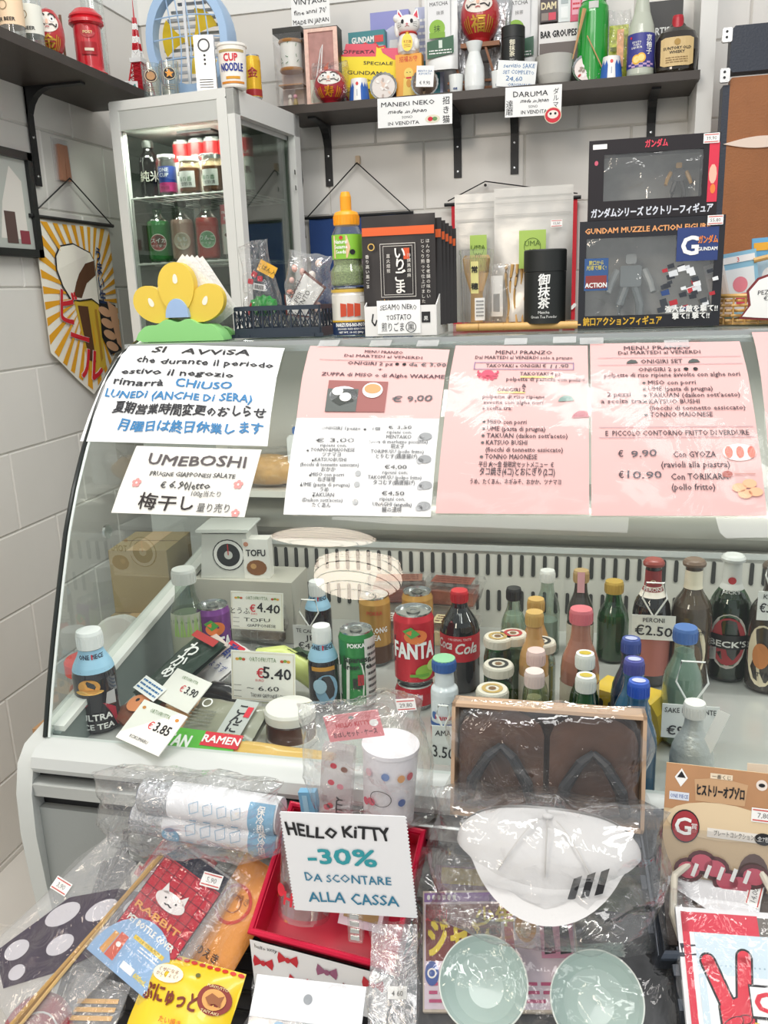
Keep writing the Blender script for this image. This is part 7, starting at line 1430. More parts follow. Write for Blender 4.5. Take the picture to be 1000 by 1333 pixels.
MB().lathe([(r*.95, 0), (r, .004), (r, .034), (r*.9, .038)], clear('E8D8C0', base=.08, edge=.5), 26).build('glass_jar', t); MB().lathe([(r*.93, .003), (r*.96, .006), (r*.96, .032)], mat('6B3A1E', .4), 24).build('brown_paste', t); MB().lathe([(r*1.02, .036), (r*1.02, .048), (r*.95, .052), (0, .052)], mat('E9E6DF', .3), 26).build('lid', t); MB().lathe([(r*1.03, 0), (r*1.03, .008)], mat('E4E1DA', .3), 26).build('white_base', t)
# dark aubergine, radish, leaf
t = thing('dark_vegetable', 'shiny dark aubergine between the packets and the 5.40 card', 'vegetable', lay(285, 905, .03)); MB().tube([(-.03, 0, .0), (-.01, .005, .006), (.02, 0, .004), (.04, -.01, 0)], [.008, .014, .016, .006], mat('2B2A2C', .2, coat=.5), 12).build('body', t)
t = thing('pickled_radish', 'pale yellow-green pickled radish behind the 5.40 card', 'vegetable', lay(375, 880, .03)); MB().tube([(-.05, .0, .03), (-.01, 0, .03), (.03, 0, .012), (.05, -.01, -.01)], [.014, .022, .02, .01], mat('D3DC82', .3), 14).build('body', t)
t = thing('seaweed_bunch', 'dark green wakame heap behind the pale radish', 'vegetable', lay(375, 862, .05)); q = MB()
for i in range(9): q.grid(lambda u, v, i=i: (-.05+.1*u+.004*math.sin(9*v+i), -.01+.02*v, .016*math.sin(PI*u)*math.sin(PI*v+i*.4)+.004*i*.6+.004*math.sin(18*u+i)), 10, 4, mat('2E4A2E', .4, var=.3, vscale=60))
q.build('leaves', t)
# dark wrapped food packs
for i, (px, py, w, h, c, lift, lab) in enumerate(((330, 850, .10, .075, '6A5C4A', .02, 'brown wrapped pack standing behind the 4.40 card'), (385, 800, .09, .085, '5A4A3A', .02, 'dark brown film pack right of the 4.40 card'), (275, 775, .085, .06, '8A8074', .05, 'pale grey crinkled pack under the scale'), (370, 745, .10, .08, '7A6450', .08, 'brown film pack below the tofu carton'))):
    p = lay(px, py, 0); t = thing('film_pack', lab, 'food pack', p+Vector((0, .03, lift*.5)), .1*(i-1), lean=.5); MB().box(-w*.42, w*.42, .004, .03, .005, h*.9, mat(c, .5, var=.25, vscale=40), bev=.006).build('contents', t); film_mb(w, h, .045, 40+i, amp=.008, n=14).build('film', t)
p = lay(275, 760, 0); p.z = DZ+.0; p = Vector((at(318, 745, Y=1.46).x, 1.46, DZ))
t = thing('kitchen_scale', 'white kitchen scale with round black dial at the back left', 'scale', Vector((at(300, 745, Y=1.40).x, 1.40, DZ)), .1); 
MB().prism([(-.05, 0), (.05, 0), (.042, .085), (-.042, .085)], -.02, .05, mat('D9DAD4', .4)).build('scale_body', t); q = MB(); q.disc(.006, .045, .030, .030, mat('2A2C2C', .3), y=-.0206); q.ring(.006, .045, .022, .028, mat('E8E8E4', .4), y=-.0212); q.disc(.006, .045, .008, .008, mat('C9CBC6', .4), y=-.0212); q.rect(.005, .007, .045, .066, mat('C03030', .4), y=-.0218); q.build('dial', t)
MB().box(-.05, .05, -.03, .055, .09, .096, mat('CFD2CC', .3), bev=.002).build('weighing_plate', t); t.location.z = at(300, 748, Y=1.40).z-.0
sup = MB().box(-.07, .13, -.03, .06, 0, t.location.z-DZ-.0005, mat('C9C6BA', .4)); o = sup.build('riser_tray'); o.location = (t.location.x, 1.40, DZ); tag(o, 'pale plastic tray carrying the scale and tofu carton', 'tray')
tz = t.location.z
p = Vector((at(336, 742, Y=1.39).x, 1.385, tz)); 
boxy('tofu_carton', 'white tofu carton with brown food picture beside the scale', p, .048, .075, .03, 'EFEDE6', lambda q, w, h: [q.text('TOFU', 0, h*.58, h*.17, BLK, y=-.0006, bold=.03, wd=w*.75), q.disc(0, h*.28, w*.4, h*.2, mat('8A5A34', .5), y=-.0006, n=14), q.disc(-w*.12, h*.32, w*.12, h*.07, mat('C89A60', .5), y=-.0009, n=10), q.disc(-w*.36, h*.88, w*.1, h*.06, mat('C98A70', .5), y=-.0009, n=8)], rz=.1)
# clear food boxes at the back
for i, (px, py, w, rz, lab) in enumerate(((520, 757, .12, .15, 'clear lidded tray of sliced meat below the lamp reflection'), (590, 762, .105, -.1, 'clear lidded tray with printed lid, right of the first one'), (515, 800, .10, .1, 'clear tray with white and red label, lower of the trays'), (588, 795, .09, -.1, 'clear tray with yellowish food under the printed one'))):
    up = i < 2; Y = 1.43 if up else 1.35; p = at(px, py, Y=Y); z = DZ+(.075 if up else .03); p = Vector((p.x, Y, z)); t = thing('food_tray', lab, 'food tray', p, rz); w2, d2 = w/2, .032
    MB().prism([(-w2*.85, 0), (w2*.85, 0), (w2, .03), (-w2, .03)], -d2, d2, PLASTIC).build('tray', t); MB().prism([(-w2*1.04, .03), (w2*1.04, .03), (w2*.96, .040), (-w2*.96, .040)], -d2*1.1, d2*1.1, PLASTIC).build('lid', t)
    MB().box(-w2*.8, w2*.8, -d2*.8, d2*.8, .002, .026, mat(['8E4A3A', 'A8604A', 'C9B090', 'D9C48A'][i], .5, var=.3, vscale=60)).build('sliced_food', t)
    q = MB(); q.rect(-w2*.7, w2*.7, -d2*.6, d2*.6, mat(['9A6A58', '8E5040', 'EDEDE8', 'E8DCB0'][i], .4), fn=lambda u, v: (u, v, .0412)); filler(q, -w2*.6, w2*.6, -d2*.5, d2*.5, 3, mat('6A3A2E', .5), fn=lambda u, v: (u, v, .0418)); q.build('lid_label', t)
    if not up or 1: s = MB().box(-w2*.7, w2*.7, -d2*.7, d2*.7, 0, z-DZ-.0006, mat('D3D0C6', .4)); o = s.build('white_block'); o.location = (p.x, Y, DZ); o.rotation_euler.z = rz; tag(o, ['pale block under the meat tray', 'pale block under the printed tray', 'pale block under the labelled tray', 'pale block under the yellowish tray'][i], 'block')
# interior shelf bits seen between the notices
t = thing('bread_bag', 'bag of golden bread seen through the glass between the notices', 'bread', Vector((at(350, 640, Y=1.49).x, 1.50, .9105)))
MB().ball(0, 0, .03, .075, .04, .03, mat('D9A860', .5, var=.2, vscale=30)).build('loaf', t); film_mb(.17, .075, .09, 51, amp=.008, n=12).build('film', t); t.location.z = .93
MB_s = MB().box(-.12, .12, -.05, .05, -.012, 0, LINER); o = MB_s.build('inner_ledge'); o.location = t.location-Vector((0, 0, .0006)); tag(o, 'pale ledge inside the case carrying the bread bag', 'ledge')
t = thing('white_box', 'white boxy dispenser with blue cap inside the case behind the notices', 'dispenser', Vector((at(375, 600, Y=1.48).x, 1.50, t.location.z))); MB().box(-.03, .03, -.02, .02, 0, .10, mat('E3E5E2', .4), bev=.006).build('body', t); MB().box(-.02, .02, -.015, .015, .10, .115, mat('3E6AA8', .4), bev=.003).build('blue_cap', t)
t.location.x += .03
# beside the counter on the left
def carton(lab, p, w, d, h, c, rz=0): 
    t = thing('carton', lab, 'box', p, rz); cm_ = mat(c, .7, var=.08, vscale=6); MB().box(-w/2, w/2, -d/2, d/2, 0, h, cm_).build('box_body', t); MB().box(-.02, .02, -d/2-.0006, d/2, h, h+.0006, mat('C9A87A', .4)).build('packing_tape', t); MB().box(-w*.5, w*.5, -.001, .001, h, h+.0008, mat('6E5438', .7)).build('flap_seam', t); return t
carton('narrow brown cardboard carton on the floor left of the counter', (-.803, 1.20, 0), .092, .26, .62, 'A9835C')
carton('taller narrow carton standing behind the first one, beside the counter', (-.813, 1.46, 0), .11, .2, .70, '9E8A66')
carton('olive-brown paper box seen through the end glass, on the taller carton', (-.815, 1.445, .7012), .115, .13, .125, '9A8558', .1)
t = thing('lidded_jar', 'clear jar with a red lid seen through the end glass', 'jar', (-.803, 1.17, .6212)); MB().lathe([(.032, 0), (.034, .005), (.034, .05), (.030, .06)], PLASTIC, 24).build('jar', t); MB().lathe([(.036, .058), (.036, .078), (.033, .082), (0, .082)], mat('E0442E', .35), 24).build('red_lid', t); MB().lathe([(.031, .003), (.032, .03)], mat('C9452E', .5), 20).build('contents', t)
t = thing('plate_stack', 'white ribbed plates leaning behind the red-lidded jar', 'plates', (-.803, 1.29, .6225), lean=.25)
for i in range(3): MB().lathe([(.02, 0), (.045, .006), (.052, .012), (.048, .012), (.02, .004), (0, .004)], mat('E6E8E4', .4), 28, M=Matrix.Translation((0, -.012*i, .054)) @ Matrix.Rotation(PI/2, 4, 'X')).build('plate', t)
# ---- paper lanterns hanging behind the photographer, mirrored in the curved glass ----
for x, y, r, lab in ((-.98, -.64, .21, 'round white paper lantern hanging nearer the counter, mirrored in its glass'), (-1.0, -1.42, .21, 'round white paper lantern hanging farther back, mirrored in the glass')):
    t = thing('paper_lantern', lab, 'lamp', (x, y, 2.3)); MB().ball(0, 0, 0, r, r, r*.92, mat('FFEFDC', .8, emit=14), nu=32, nv=20).build('paper_shade', t)
    q = MB()
    for j in range(-4, 5): z = j*r*.2; rr_ = r*math.sqrt(max(.02, 1-(z/(r*.92))**2))*1.004; q.tube([(rr_*math.cos(2*PI*i/40), rr_*math.sin(2*PI*i/40), z) for i in range(40)], .0028, mat('7A5A3C', .6), 4, closed=True)
    q.build('bamboo_ribs', t, kind='stuff'); MB().tube([(0, 0, r*.9), (0, 0, .55)], .003, WHITE, 6).build('cord', t)
# ================= goods in front of the counter =================
LN = math.atan2(.8, .6); PN = Vector((0, -.6, .8)); P0 = Vector((0, .86, .64))
def fp(px, py, d=0):
    r = FWD + RIGHT*((px-500)/FPX) - UP*((py-666.5)/FPX); t = (P0+PN*d-EYE).dot(PN)/r.dot(PN); return EYE+r*t
THIN = clear(base=.02, edge=.6, rough=.05, bump=.75, bscale=20, milk=.01)
def fcard(name, lab, px, py, wpx, hpx, rot, body, draw, d=0, t_=.002, cat='packet', puff=0, film=None, seed=1, cone=None):
    """lies on the sloping rack; px,py its middle; rot turns its top to the right"""
    c = fp(px, py, d); k = mpp(c); w, h = wpx*k, hpx*k*1.03; up = Vector((0, .8, .6))
    base = c-(up*math.cos(rot)+Vector((1, 0, 0))*math.sin(rot))*h/2
    t = thing(name, lab, cat, base, 0, None, LN, -rot if 0 else rot)
    t.matrix_world = Matrix.Translation(base) @ Matrix.Rotation(-LN, 4, 'X') @ Matrix.Rotation(rot, 4, 'Y')
    m = mat(body, .45) if isinstance(body, str) else body
    if cone: MB().prism([(a*w, b*h) for a, b in cone], 0, t_, m).build('body', t)
    elif puff:
        f = lambda u, v: ((u-.5)*w, t_-puff*(1-abs(2*u-1)**4)*(1-abs(2*v-1)**4)+noisy(u*.25, v*.25, seed, puff*.2), v*h); q = MB(); q.grid(f, 16, 16, m).grid(lambda u, v: ((.5-u)*w, t_, v*h), 1, 1, m); q.build('body', t)
    elif body is not None: MB().box(-w/2, w/2, 0, t_, 0, h, m).build('body', t)
    if draw:
        q = MB(); off = -.0006; F = None
        if puff: F = lambda u, v: (u, t_-puff*(1-min(1, abs(2*u/w))**4)*(1-min(1, abs(2*v/h-1))**4)+noisy((u/w+.5)*.25, v/h*.25, seed, puff*.2)-.0012, v)
        draw(q, w, h, off, F); q.build('print', t)
    if film: film_mb(w*film, h*film, .014+puff*1.5, seed+60, THIN, amp=.006, n=18, z0=-h*(film-1)/2).build('clear_wrap', t)
    return t
def FY(F, e): return (lambda u, v: tuple(Vector(F(u, v))+Vector((0, -e, 0)))) if F else None
# wire rack carrying everything
t = thing('wire_rack', 'black wire rack with sloping shelf in front of the display counter', 'rack', (0, .5, 0)); wr = mat('1A1B1C', .35)
def rw(a, b, r=.0025): return MB().tube([tuple(Vector(a)-t.location), tuple(Vector(b)-t.location)], r, wr, 6)
up = Vector((0, .8, .6))
for x in (-.60, -.175, .215, .62):
    b = P0-PN*.06+Vector((x, .0, 0))-up*.05; a = b-up*.22; MB().tube([a-t.location, b-t.location], .004, wr, 8).build('side_rod', t)
    MB().tube([a-t.location, Vector((x, a.y, .0))-t.location], .006, wr, 8).build('leg', t); MB().tube([b-t.location, Vector((x, b.y, 0))-t.location], .006, wr, 8).build('leg', t)
for i in range(12):
    a = P0-PN*.06-up*(.05+.22*i/11); MB().tube([Vector((-.6, a.y, a.z))-t.location, Vector((.62, a.y, a.z))-t.location], .0022, wr, 6).build('cross_wire', t)
MB().box(-.6, .62, .0, .002, 0, .24, mat('3A3A3C', .6), M=Matrix.Translation(P0-PN*.07-up*.28-t.location) @ Matrix.Rotation(-LN, 4, 'X')).build('shelf_liner', t)
for px in (455, 560, 850): pass
for (x0, y0, x1, y1) in ((120, 1180, 172, 1075), (163, 1080, 168, 1160), (590, 1100, 575, 1250)):
    MB().tube([fp(x0, y0, -.02)-t.location, fp(x1, y1, -.02)-t.location], .0035, wr, 8).build('side_rod', t)
# polka dot bag, lower left
def d_dot(q, w, h, y, F):
    q.poly([(-w*.42, h*.12), (-w*.10, h*.06), (w*.12, h*.30), (w*.42, h*.74), (w*.22, h*.95), (-w*.02, h*.84), (-w*.30, h*.60)], mat('3D3242', .7, var=.15, vscale=40), y=y)
    for x, z, rx, rz in ((-.22, .52, .10, .13), (.02, .70, .09, .12), (.22, .86, .07, .09), (-.02, .42, .09, .10), (.20, .62, .08, .10), (-.28, .22, .09, .09), (-.12, .16, .07, .06)): q.disc(w*x, h*z, w*rx*.85, h*rz*.85, mat('C9C6CC', .7), y=y-.0006, rot=-.4, n=18)
    price_tag(q, -w*.44, h*.60, .025, '3,90', y=y-.001, rot=.3)
fcard('polka_dot_packet', 'clear packet of dark purple cloth with white dots, bottom left', 95, 1218, 150, 215, .62, clear(base=.05, edge=.4, milk=.14, milkc='D9DADC', rough=.1, bump=.3), d_dot, d=.01, film=1.06, seed=3)
for i in range(3):
    a, b = fp(212-5*i, 1112+4*i, .012), fp(10+6*i, 1340, .012); o = MB().tube([a*0, b-a], .0022 if i else .003, mat(['C29A5A', '8E6B3A', 'D6B274'][i], .4), 6).build('bamboo_cane'); o.location = a; tag(o, ['upper thin bamboo cane of the three running to the bottom left corner', 'middle darker bamboo cane beside the polka dot packet', 'lower pale bamboo cane beside the bottle cover packet'][i], 'cane')
# items below
fcard('red_packet', 'red packet edge peeping behind the bottle cover packet', 232, 1128, 85, 60, .42, 'C22A36', lambda q, w, h, y, F: [q.rect(-w*.4, w*.4, h*.75, h*.9, mat('8A1A26', .6), y=y)], d=-.015)
fcard('white_tray_packet', 'cream tray-like packet with red corner under the bottle cover', 175, 1185, 75, 95, .42, 'E3DDCF', lambda q, w, h, y, F: [q.rect(-w*.45, w*.1, h*.84, h*.97, RED, y=y), q.rect(-w*.38, w*.38, h*.1, h*.7, mat('F0ECE2', .6), y=y)], d=-.02)
# bottle cover packet
def d_sock(q, w, h, y, F):
    rd, dk = mat('C32B3D', .85, bump=.6, bscale=300), mat('2A2C3C', .85, bump=.6, bscale=300)
    q.poly([(-w*.38, h*.18), (w*.38, h*.18), (w*.38, h*.86), (-w*.38, h*.86)], rd, y=y); q.poly([(-w*.38, h*.86), (w*.38, h*.86), (w*.36, h*.98), (-w*.30, h*.98)], dk, y=y-.0003)
    for i in range(8): q.rect(-w*.38+i*w*.108, -w*.375+i*w*.108, h*.2, h*.86, dk, y=y-.0006)
    for i in range(9): q.rect(-w*.38, w*.38, h*.22+i*h*.078, h*.224+i*h*.078, dk, y=y-.0006)
    wt = mat('E9E2E0', .7); q.disc(-w*.02, h*.60, w*.19, h*.065, wt, y=y-.001); [q.poly([(s*w*.06-w*.02, h*.64), (s*w*.16-w*.02, h*.63), (s*w*.14-w*.02, h*.71)], wt, y=y-.001) for s in (-1, 1)]
    for s in (-1, 1): q.disc(-w*.02+s*w*.07, h*.61, w*.012, h*.008, BLK, y=y-.0014, n=8)
    q.line([(-w*.07, h*.575), (-w*.045, h*.57), (-w*.02, h*.58), (w*.005, h*.57), (w*.03, h*.575)], w*.012, BLK, y=y-.0014)
    q.text('RABBIT', -w*.03, h*.435, h*.05, mat('E8A050', .6), y=y-.001, bold=.05, wd=w*.6)
    bl_ = mat('8FB4DC', .45); q.poly([(w*.47*math.cos(PI*i/16), h*.02+h*.40*math.sin(PI*i/16)) for i in range(17)]+[(-w*.47, 0), (w*.47, 0)], bl_, y=y-.0016)
    q.text('PET BOTTLE COVER', 0, h*.335, h*.045, mat('F4F2EA', .5), y=y-.002, bold=.05, wd=w*.62); q.rect(-w*.12, w*.28, h*.255, h*.285, mat('E8C94A', .5), y=y-.002); q.text('ペットボトルカバー', w*.08, h*.262, h*.018, BLK, y=y-.0024, wd=w*.34)
    q.poly([(-w*.28, h*.05), (-w*.16, h*.05), (-w*.16, h*.24), (-w*.26, h*.24)], mat('D8563A', .5), y=y-.002); q.poly([(-w*.36, h*.06), (-w*.29, h*.05), (-w*.27, h*.22), (-w*.33, h*.22)], mat('E0A050', .5), y=y-.0019); q.disc(-w*.21, h*.16, w*.03, h*.018, WHITE, y=y-.0024)
    q.text('アウトドアに、スポーツに!', w*.10, h*.16, h*.026, WHITE, y=y-.002, wd=w*.46); q.text('600mL', w*.20, h*.055, h*.034, mat('F0D84A', .5), y=y-.002, bold=.04); q.rect(w*-.06, w*.10, h*.05, h*.10, WHITE, y=y-.002); filler(q, w*.0, w*.26, h*.20, h*.245, 2, WHITE, y=y-.002)
    price_tag(q, w*.22, h*.90, .026, '5,90', y=y-.002, rot=.3)
fcard('bottle_cover_packet', 'red checked bottle cover packet lettered RABBIT with blue half-round label', 213, 1192, 130, 162, .42, clear(base=.05, edge=.4, milk=.2, milkc='ECECEC', rough=.1), d_sock, d=.012, film=1.12, seed=11, t_=.006)
# orange paper packet
def d_or2(q, w, h, y, F):
    G = FY(F, .0006); rd = mat('C9422E', .6); q.ring(-w*.10, h*.58, w*.30, w*.36, rd, fn=F); q.ring(-w*.10, h*.58, w*.14, w*.16, mat('A8603A', .6), fn=F); q.text('たい焼き', -w*.1, h*.62, h*.05, mat('8A4A2A', .6), fn=G); q.text('のえき', -w*.05, h*.12, h*.06, mat('5A3A26', .6), fn=G, bold=.03)
fcard('orange_packet', 'orange paper packet with red ring stamp right of the bottle cover', 303, 1192, 72, 145, .36, mat('E79A45', .6, bump=.5, bscale=60), d_or2, d=.0, puff=.012, film=1.1, seed=23, t_=.01)
# yellow candy bag
def d_cand(q, w, h, y, F):
    rd = mat('D93A2E', .5); br_ = mat('7A2E1C', .5); G, K = FY(F, .0005), FY(F, .001)
    for i in range(12): q.disc(-w*.46+i*w*.084, h*.97, w*.034, h*.02, rd, fn=F, n=8)
    q.disc(-w*.24, h*.80, w*.17, h*.09, mat('FDF6DC', .5), fn=G); q.text('くせになる\nかんしょく!', -w*.24, h*.81, h*.035, br_, fn=K, wd=w*.24)
    q.text('ぷにゅっと', -w*.14, h*.53, h*.14, br_, fn=G, wd=w*.58, bold=.04)
    cx, cz = w*.30, h*.68; q.disc(cx, cz, w*.165, h*.145, mat('8E2A1E', .5), fn=G, n=28); q.disc(cx, cz, w*.115, h*.10, mat('E6A85A', .5), fn=K, n=24); L = FY(F, .0015)
    q.poly([(cx-w*.08, cz), (cx-w*.03, cz+h*.055), (cx+w*.04, cz+h*.03), (cx+w*.085, cz+h*.06), (cx+w*.075, cz-h*.01), (cx+w*.085, cz-h*.055), (cx+w*.03, cz-h*.035), (cx-w*.03, cz-h*.05)], mat('9A5A2A', .5), fn=L)
    q.text('PUNYUTTO', cx, cz+h*.105, h*.028, mat('F8E8B0', .5), fn=L, wd=w*.2); q.text('TAIYAKI', cx, cz-h*.13, h*.028, mat('F8E8B0', .5), fn=L, wd=w*.18)
    q.disc(w*.06, h*.86, w*.025, h*.022, mat('6A6A2A', .5), fn=G, n=10); q.text('たい焼き\nあんこ', -w*.05, h*.36, h*.05, mat('D9502E', .5), fn=G); q.line([(w*.12, h*.25), (w*.2, h*.34), (w*.28, h*.25)], h*.03, br_, fn=G); q.disc(w*.33, h*.3, w*.05, h*.04, mat('E8702E', .5), fn=G, n=12)
    filler(q, -w*.4, w*.4, h*.05, h*.2, 3, br_, fn=G)
fcard('candy_bag', 'yellow candy bag with brown Japanese lettering and a fish-shaped cake disc', 232, 1315, 138, 120, .10, mat('F4D229', .3, coat=.3), d_cand, d=.022, puff=.012, seed=31, t_=.014)
# clear packet with sticks, red lid
fcard('stick_packet', 'clear packet of pale wooden sticks at the bottom left', 118, 1318, 80, 80, .1, clear(base=.08, edge=.4, milk=.12, rough=.1, bump=.3), lambda q, w, h, y, F: [q.poly([(-w*.3+.0*i, h*(.2+.12*i)), (w*.4, h*(.35+.12*i)), (w*.4, h*(.42+.12*i)), (-w*.3, h*(.27+.12*i))], mat('DDB27A', .5), y=y) for i in range(4)], d=.0, film=1.05, seed=41)
t = thing('round_tin', 'dark red round lid with a white curved line, bottom left corner', 'tin', fp(55, 1345, -.01)); t.matrix_world = Matrix.Translation(fp(50, 1350, -.01)) @ Matrix.Rotation(PI/2-LN, 4, 'X'); MB().lathe([(.042, 0), (.044, .006), (.040, .012), (0, .014)], mat('A82030', .3, coat=.5), 32).build('lid_body', t); MB().ring(.004, -.004, .026, .028, WHITE, fn=lambda u, v: (u, v, .0145)).build('white_line', t)
# cool bag rolls
c = at(270, 1062, Y=.83); k = mpp(c)
for j, (dz, w_, lab) in enumerate(((0, 205, 'silver and white insulating bag roll with blue label, lower one'), (.030, 190, 'silver and white insulating bag roll lying on top of the other'))):
    t = thing('insulating_roll', lab, 'roll', at(272+6*j, 1076, Y=.835-.004*j)+Vector((0, 0, dz))); t.rotation_euler = (0, .05, 0); L = w_*k/2; r = .021
    M = Matrix.Rotation(PI/2, 4, 'Y')
    MB().lathe([(r, -L), (r*1.02, -L*.55)], mat('B9BCC0', .25, .8, bump=1, bscale=200), 20, M=M).build('silver_end', t)
    MB().lathe([(r*.8, -L*1.03), (r*.9, -L)], mat('2A3A5E', .5), 20, M=M).build('blue_edge', t)
    MB().lathe([(r*1.03, -L*.55), (r*1.05, 0), (r*1.03, L)], mat('ECEEF2', .35, bump=.4, bscale=40), 20, M=M).build('white_wrap', t)
    F = lambda u, v: (u, -(r*1.06+.0012)*math.cos(v/r), (r*1.06+.0012)*math.sin(v/r)); q = MB(); b_ = mat('7FB3D4', .5)
    q.rect(L*.62, L*.98, -r*.9, r*1.1, b_, fn=F, nz=5); 
    for i, ch in enumerate('保冷用袋'): q.text(ch, L*.80, r*(.55-.45*i), r*.36, WHITE, fn=FY(F, .0008), rot=0, bold=.03)
    if j == 0: q.disc(-L*.42, -r*.2, r*.55, r*.5, b_, fn=F); q.text('マチ\nあり', -L*.42, -r*.15, r*.22, WHITE, fn=FY(F, .0008))
    for i in range(4): x = -L*.22+L*.2*i; q.line([(x, r*.5), (x+L*.12, r*.7), (x+L*.14, r*.2), (x+.002, r*.0), (x, r*.5)], .0006, b_, fn=F); q.rect(x, x+L*.1, -r*.5, -r*.4, b_, fn=F)
    filler(q, -L*.3, L*.5, -r*.9, -r*.6, 1, mat('9AA4B4', .5), fn=F); q.build('wrap_print', t)
film_bag('crinkled clear bag around the two insulating rolls', at(255, 1106, Y=.80), 250*k, 105*k, .075, 91, m=FILM, amp=.012, tip=.05)
# red bin
bl0, br0 = fp(328, 1235, .03), fp(540, 1262, .03)
f0, f1, rr0 = fp(330, 1226, .03), fp(506, 1246, .03), fp(545, 1066, .03)
W_, D_, H_ = (f1-f0).length*1.08, (rr0-f1).length*.97, .045; rp = mat('D4123E', .35); wall = .004
t = thing('red_bin', 'bright pink-red plastic bin with white bow-printed front, centre bottom', 'bin', (0, 0, 0))
t.matrix_world = Matrix.Translation((f0+f1)/2-PN*H_) @ Matrix.Rotation(PI/2-LN, 4, 'X') @ Matrix.Rotation(-.10, 4, 'Z')
for nm, a in (('front_wall', (-W_/2, W_/2, -.0, wall, 0, H_)), ('rear_wall', (-W_/2, W_/2, D_-wall, D_, 0, H_)), ('left_wall', (-W_/2, -W_/2+wall, 0, D_, 0, H_)), ('right_wall', (W_/2-wall, W_/2, 0, D_, 0, H_)), ('floor_panel', (-W_/2, W_/2, 0, D_, 0, .004))): MB().box(*a, rp).build(nm, t)
MB().tube([(-W_/2, 0, H_), (W_/2, 0, H_), (W_/2, D_, H_), (-W_/2, D_, H_)], .005, rp, 8, closed=True).build('rim', t)
PF = lambda u, v, e=0: (u, -.0075-.6*(.062-v)-e*.8, H_-.004-.8*(.062-v)+e*.6)
q = MB(); q.grid(lambda u, v: PF((u-.5)*W_*(.94+.06*v), v*.062), 4, 2, mat('EDEDED', .5)); q.build('white_panel', t); q = MB()
G1, G2 = (lambda u, v: PF(u, v, .0008)), (lambda u, v: PF(u, v, .0014))
for x, z, c_ in ((-.40, .035, 'C8202F'), (-.22, .048, 'C8202F'), (-.14, .022, 'C8202F'), (.06, .046, '9A5A7A'), (.24, .030, '8A4A4A'), (.38, .046, 'C8202F'), (.02, .012, 'C8202F')):
    X_, m = x*W_, mat(c_, .5); s = .011
    for sg in (-1, 1): q.poly([(X_, z), (X_+sg*s, z+s*.75), (X_+sg*s*1.15, z), (X_+sg*s, z-s*.65)], m, fn=G1)
    q.disc(X_, z, s*.3, s*.35, m, fn=G2, n=10)
q.text('hello kitty', -.38*W_, .053, .005, hk, fn=G1, hand=.2); q.text('hello kitty', .1*W_, .028, .004, gr, fn=G1); q.build('bow_print', t)
BM = t.matrix_world.copy()
t = thing('glass_tumbler', 'clear tumbler with red HELLO lettering standing in the red bin', 'glass', BM @ Vector((-W_*.18, .035, .036))); t.matrix_world = BM @ Matrix.Translation((-W_*.18, .03, .041)) @ Matrix.Rotation(-.95, 4, 'X'); r = .036
MB().lathe([(r*.8, 0), (r*.82, .003), (r, .10), (r*.96, .10), (r*.78, .006), (0, .006)], GL, 28, cap=False).build('tumbler', t); q = MB(); F = cyl(r*.9, .003); q.text('HELLO', .012, .022, .015, RED, fn=F, bold=.06, wd=.05); q.disc(-.02, .035, .007, .007, RED, fn=F, n=12); q.build('lettering', t)
u = boxy('wrapped_goods', 'pink and white wrapped goods inside the bin at the right', (0, 0, 0), .05, .085, .03, 'E6C9D2', lambda q, w, h: [q.disc(0, h*.6, w*.2, h*.1, mat('E8A0B8', .5), y=-.0006), q.rect(-w*.4, w*.4, h*.1, h*.3, mat('B08A5A', .5), y=-.0006)]); u.matrix_world = BM @ Matrix.Translation((W_*.22, .03, .045)) @ Matrix.Rotation(-1.3, 4, 'X')
# sign
def d_hk(q, w, h):
    y = -.0008; teal = mat('2E7C9C', .6); q.text('HELLO KiTTY', -w*.05, h*.77, h*.12, BLK, y=y, bold=.05, hand=.18, wd=w*.84); q.text('-30%', -w*.05, h*.50, h*.16, mat('2E9AA4', .6), y=y, bold=.04, hand=.12, wd=w*.56)
    q.text('DA SCONTARE', -w*.02, h*.32, h*.085, teal, y=y, bold=.012, hand=.1, wd=w*.70); q.text('ALLA CASSA', w*.0, h*.11, h*.11, teal, y=y, bold=.015, hand=.1, wd=w*.74)
tl, tr_, br2, bl2 = [at(*q, Y=.735) for q in ((378, 1056), (547, 1070), (545, 1200), (382, 1180))]
w_, h_ = (tr_-tl).length, (tl-bl2).length
card('discount_sign', 'zigzag-edged white card reading -30% clipped to the red bin', (bl2+br2)/2, w_*.97, h_*1.02, 'ECEDEF', d_hk, tip=.075, zig=.004, t_=.0012)
a = at(463, 1213, Y=.738); t = thing('sign_clip', 'clear plastic clip holding the discount card on the bin rim', 'clip', a); MB().box(-.008, .008, -.002, .006, -.012, .03, PLASTIC, bev=.001).build('clip_body', t)
for i in range(4): MB().box(-.005, .005, -.0035, -.002, -.008+.009*i, -.003+.009*i, STEEL).build('steel_rib', t)
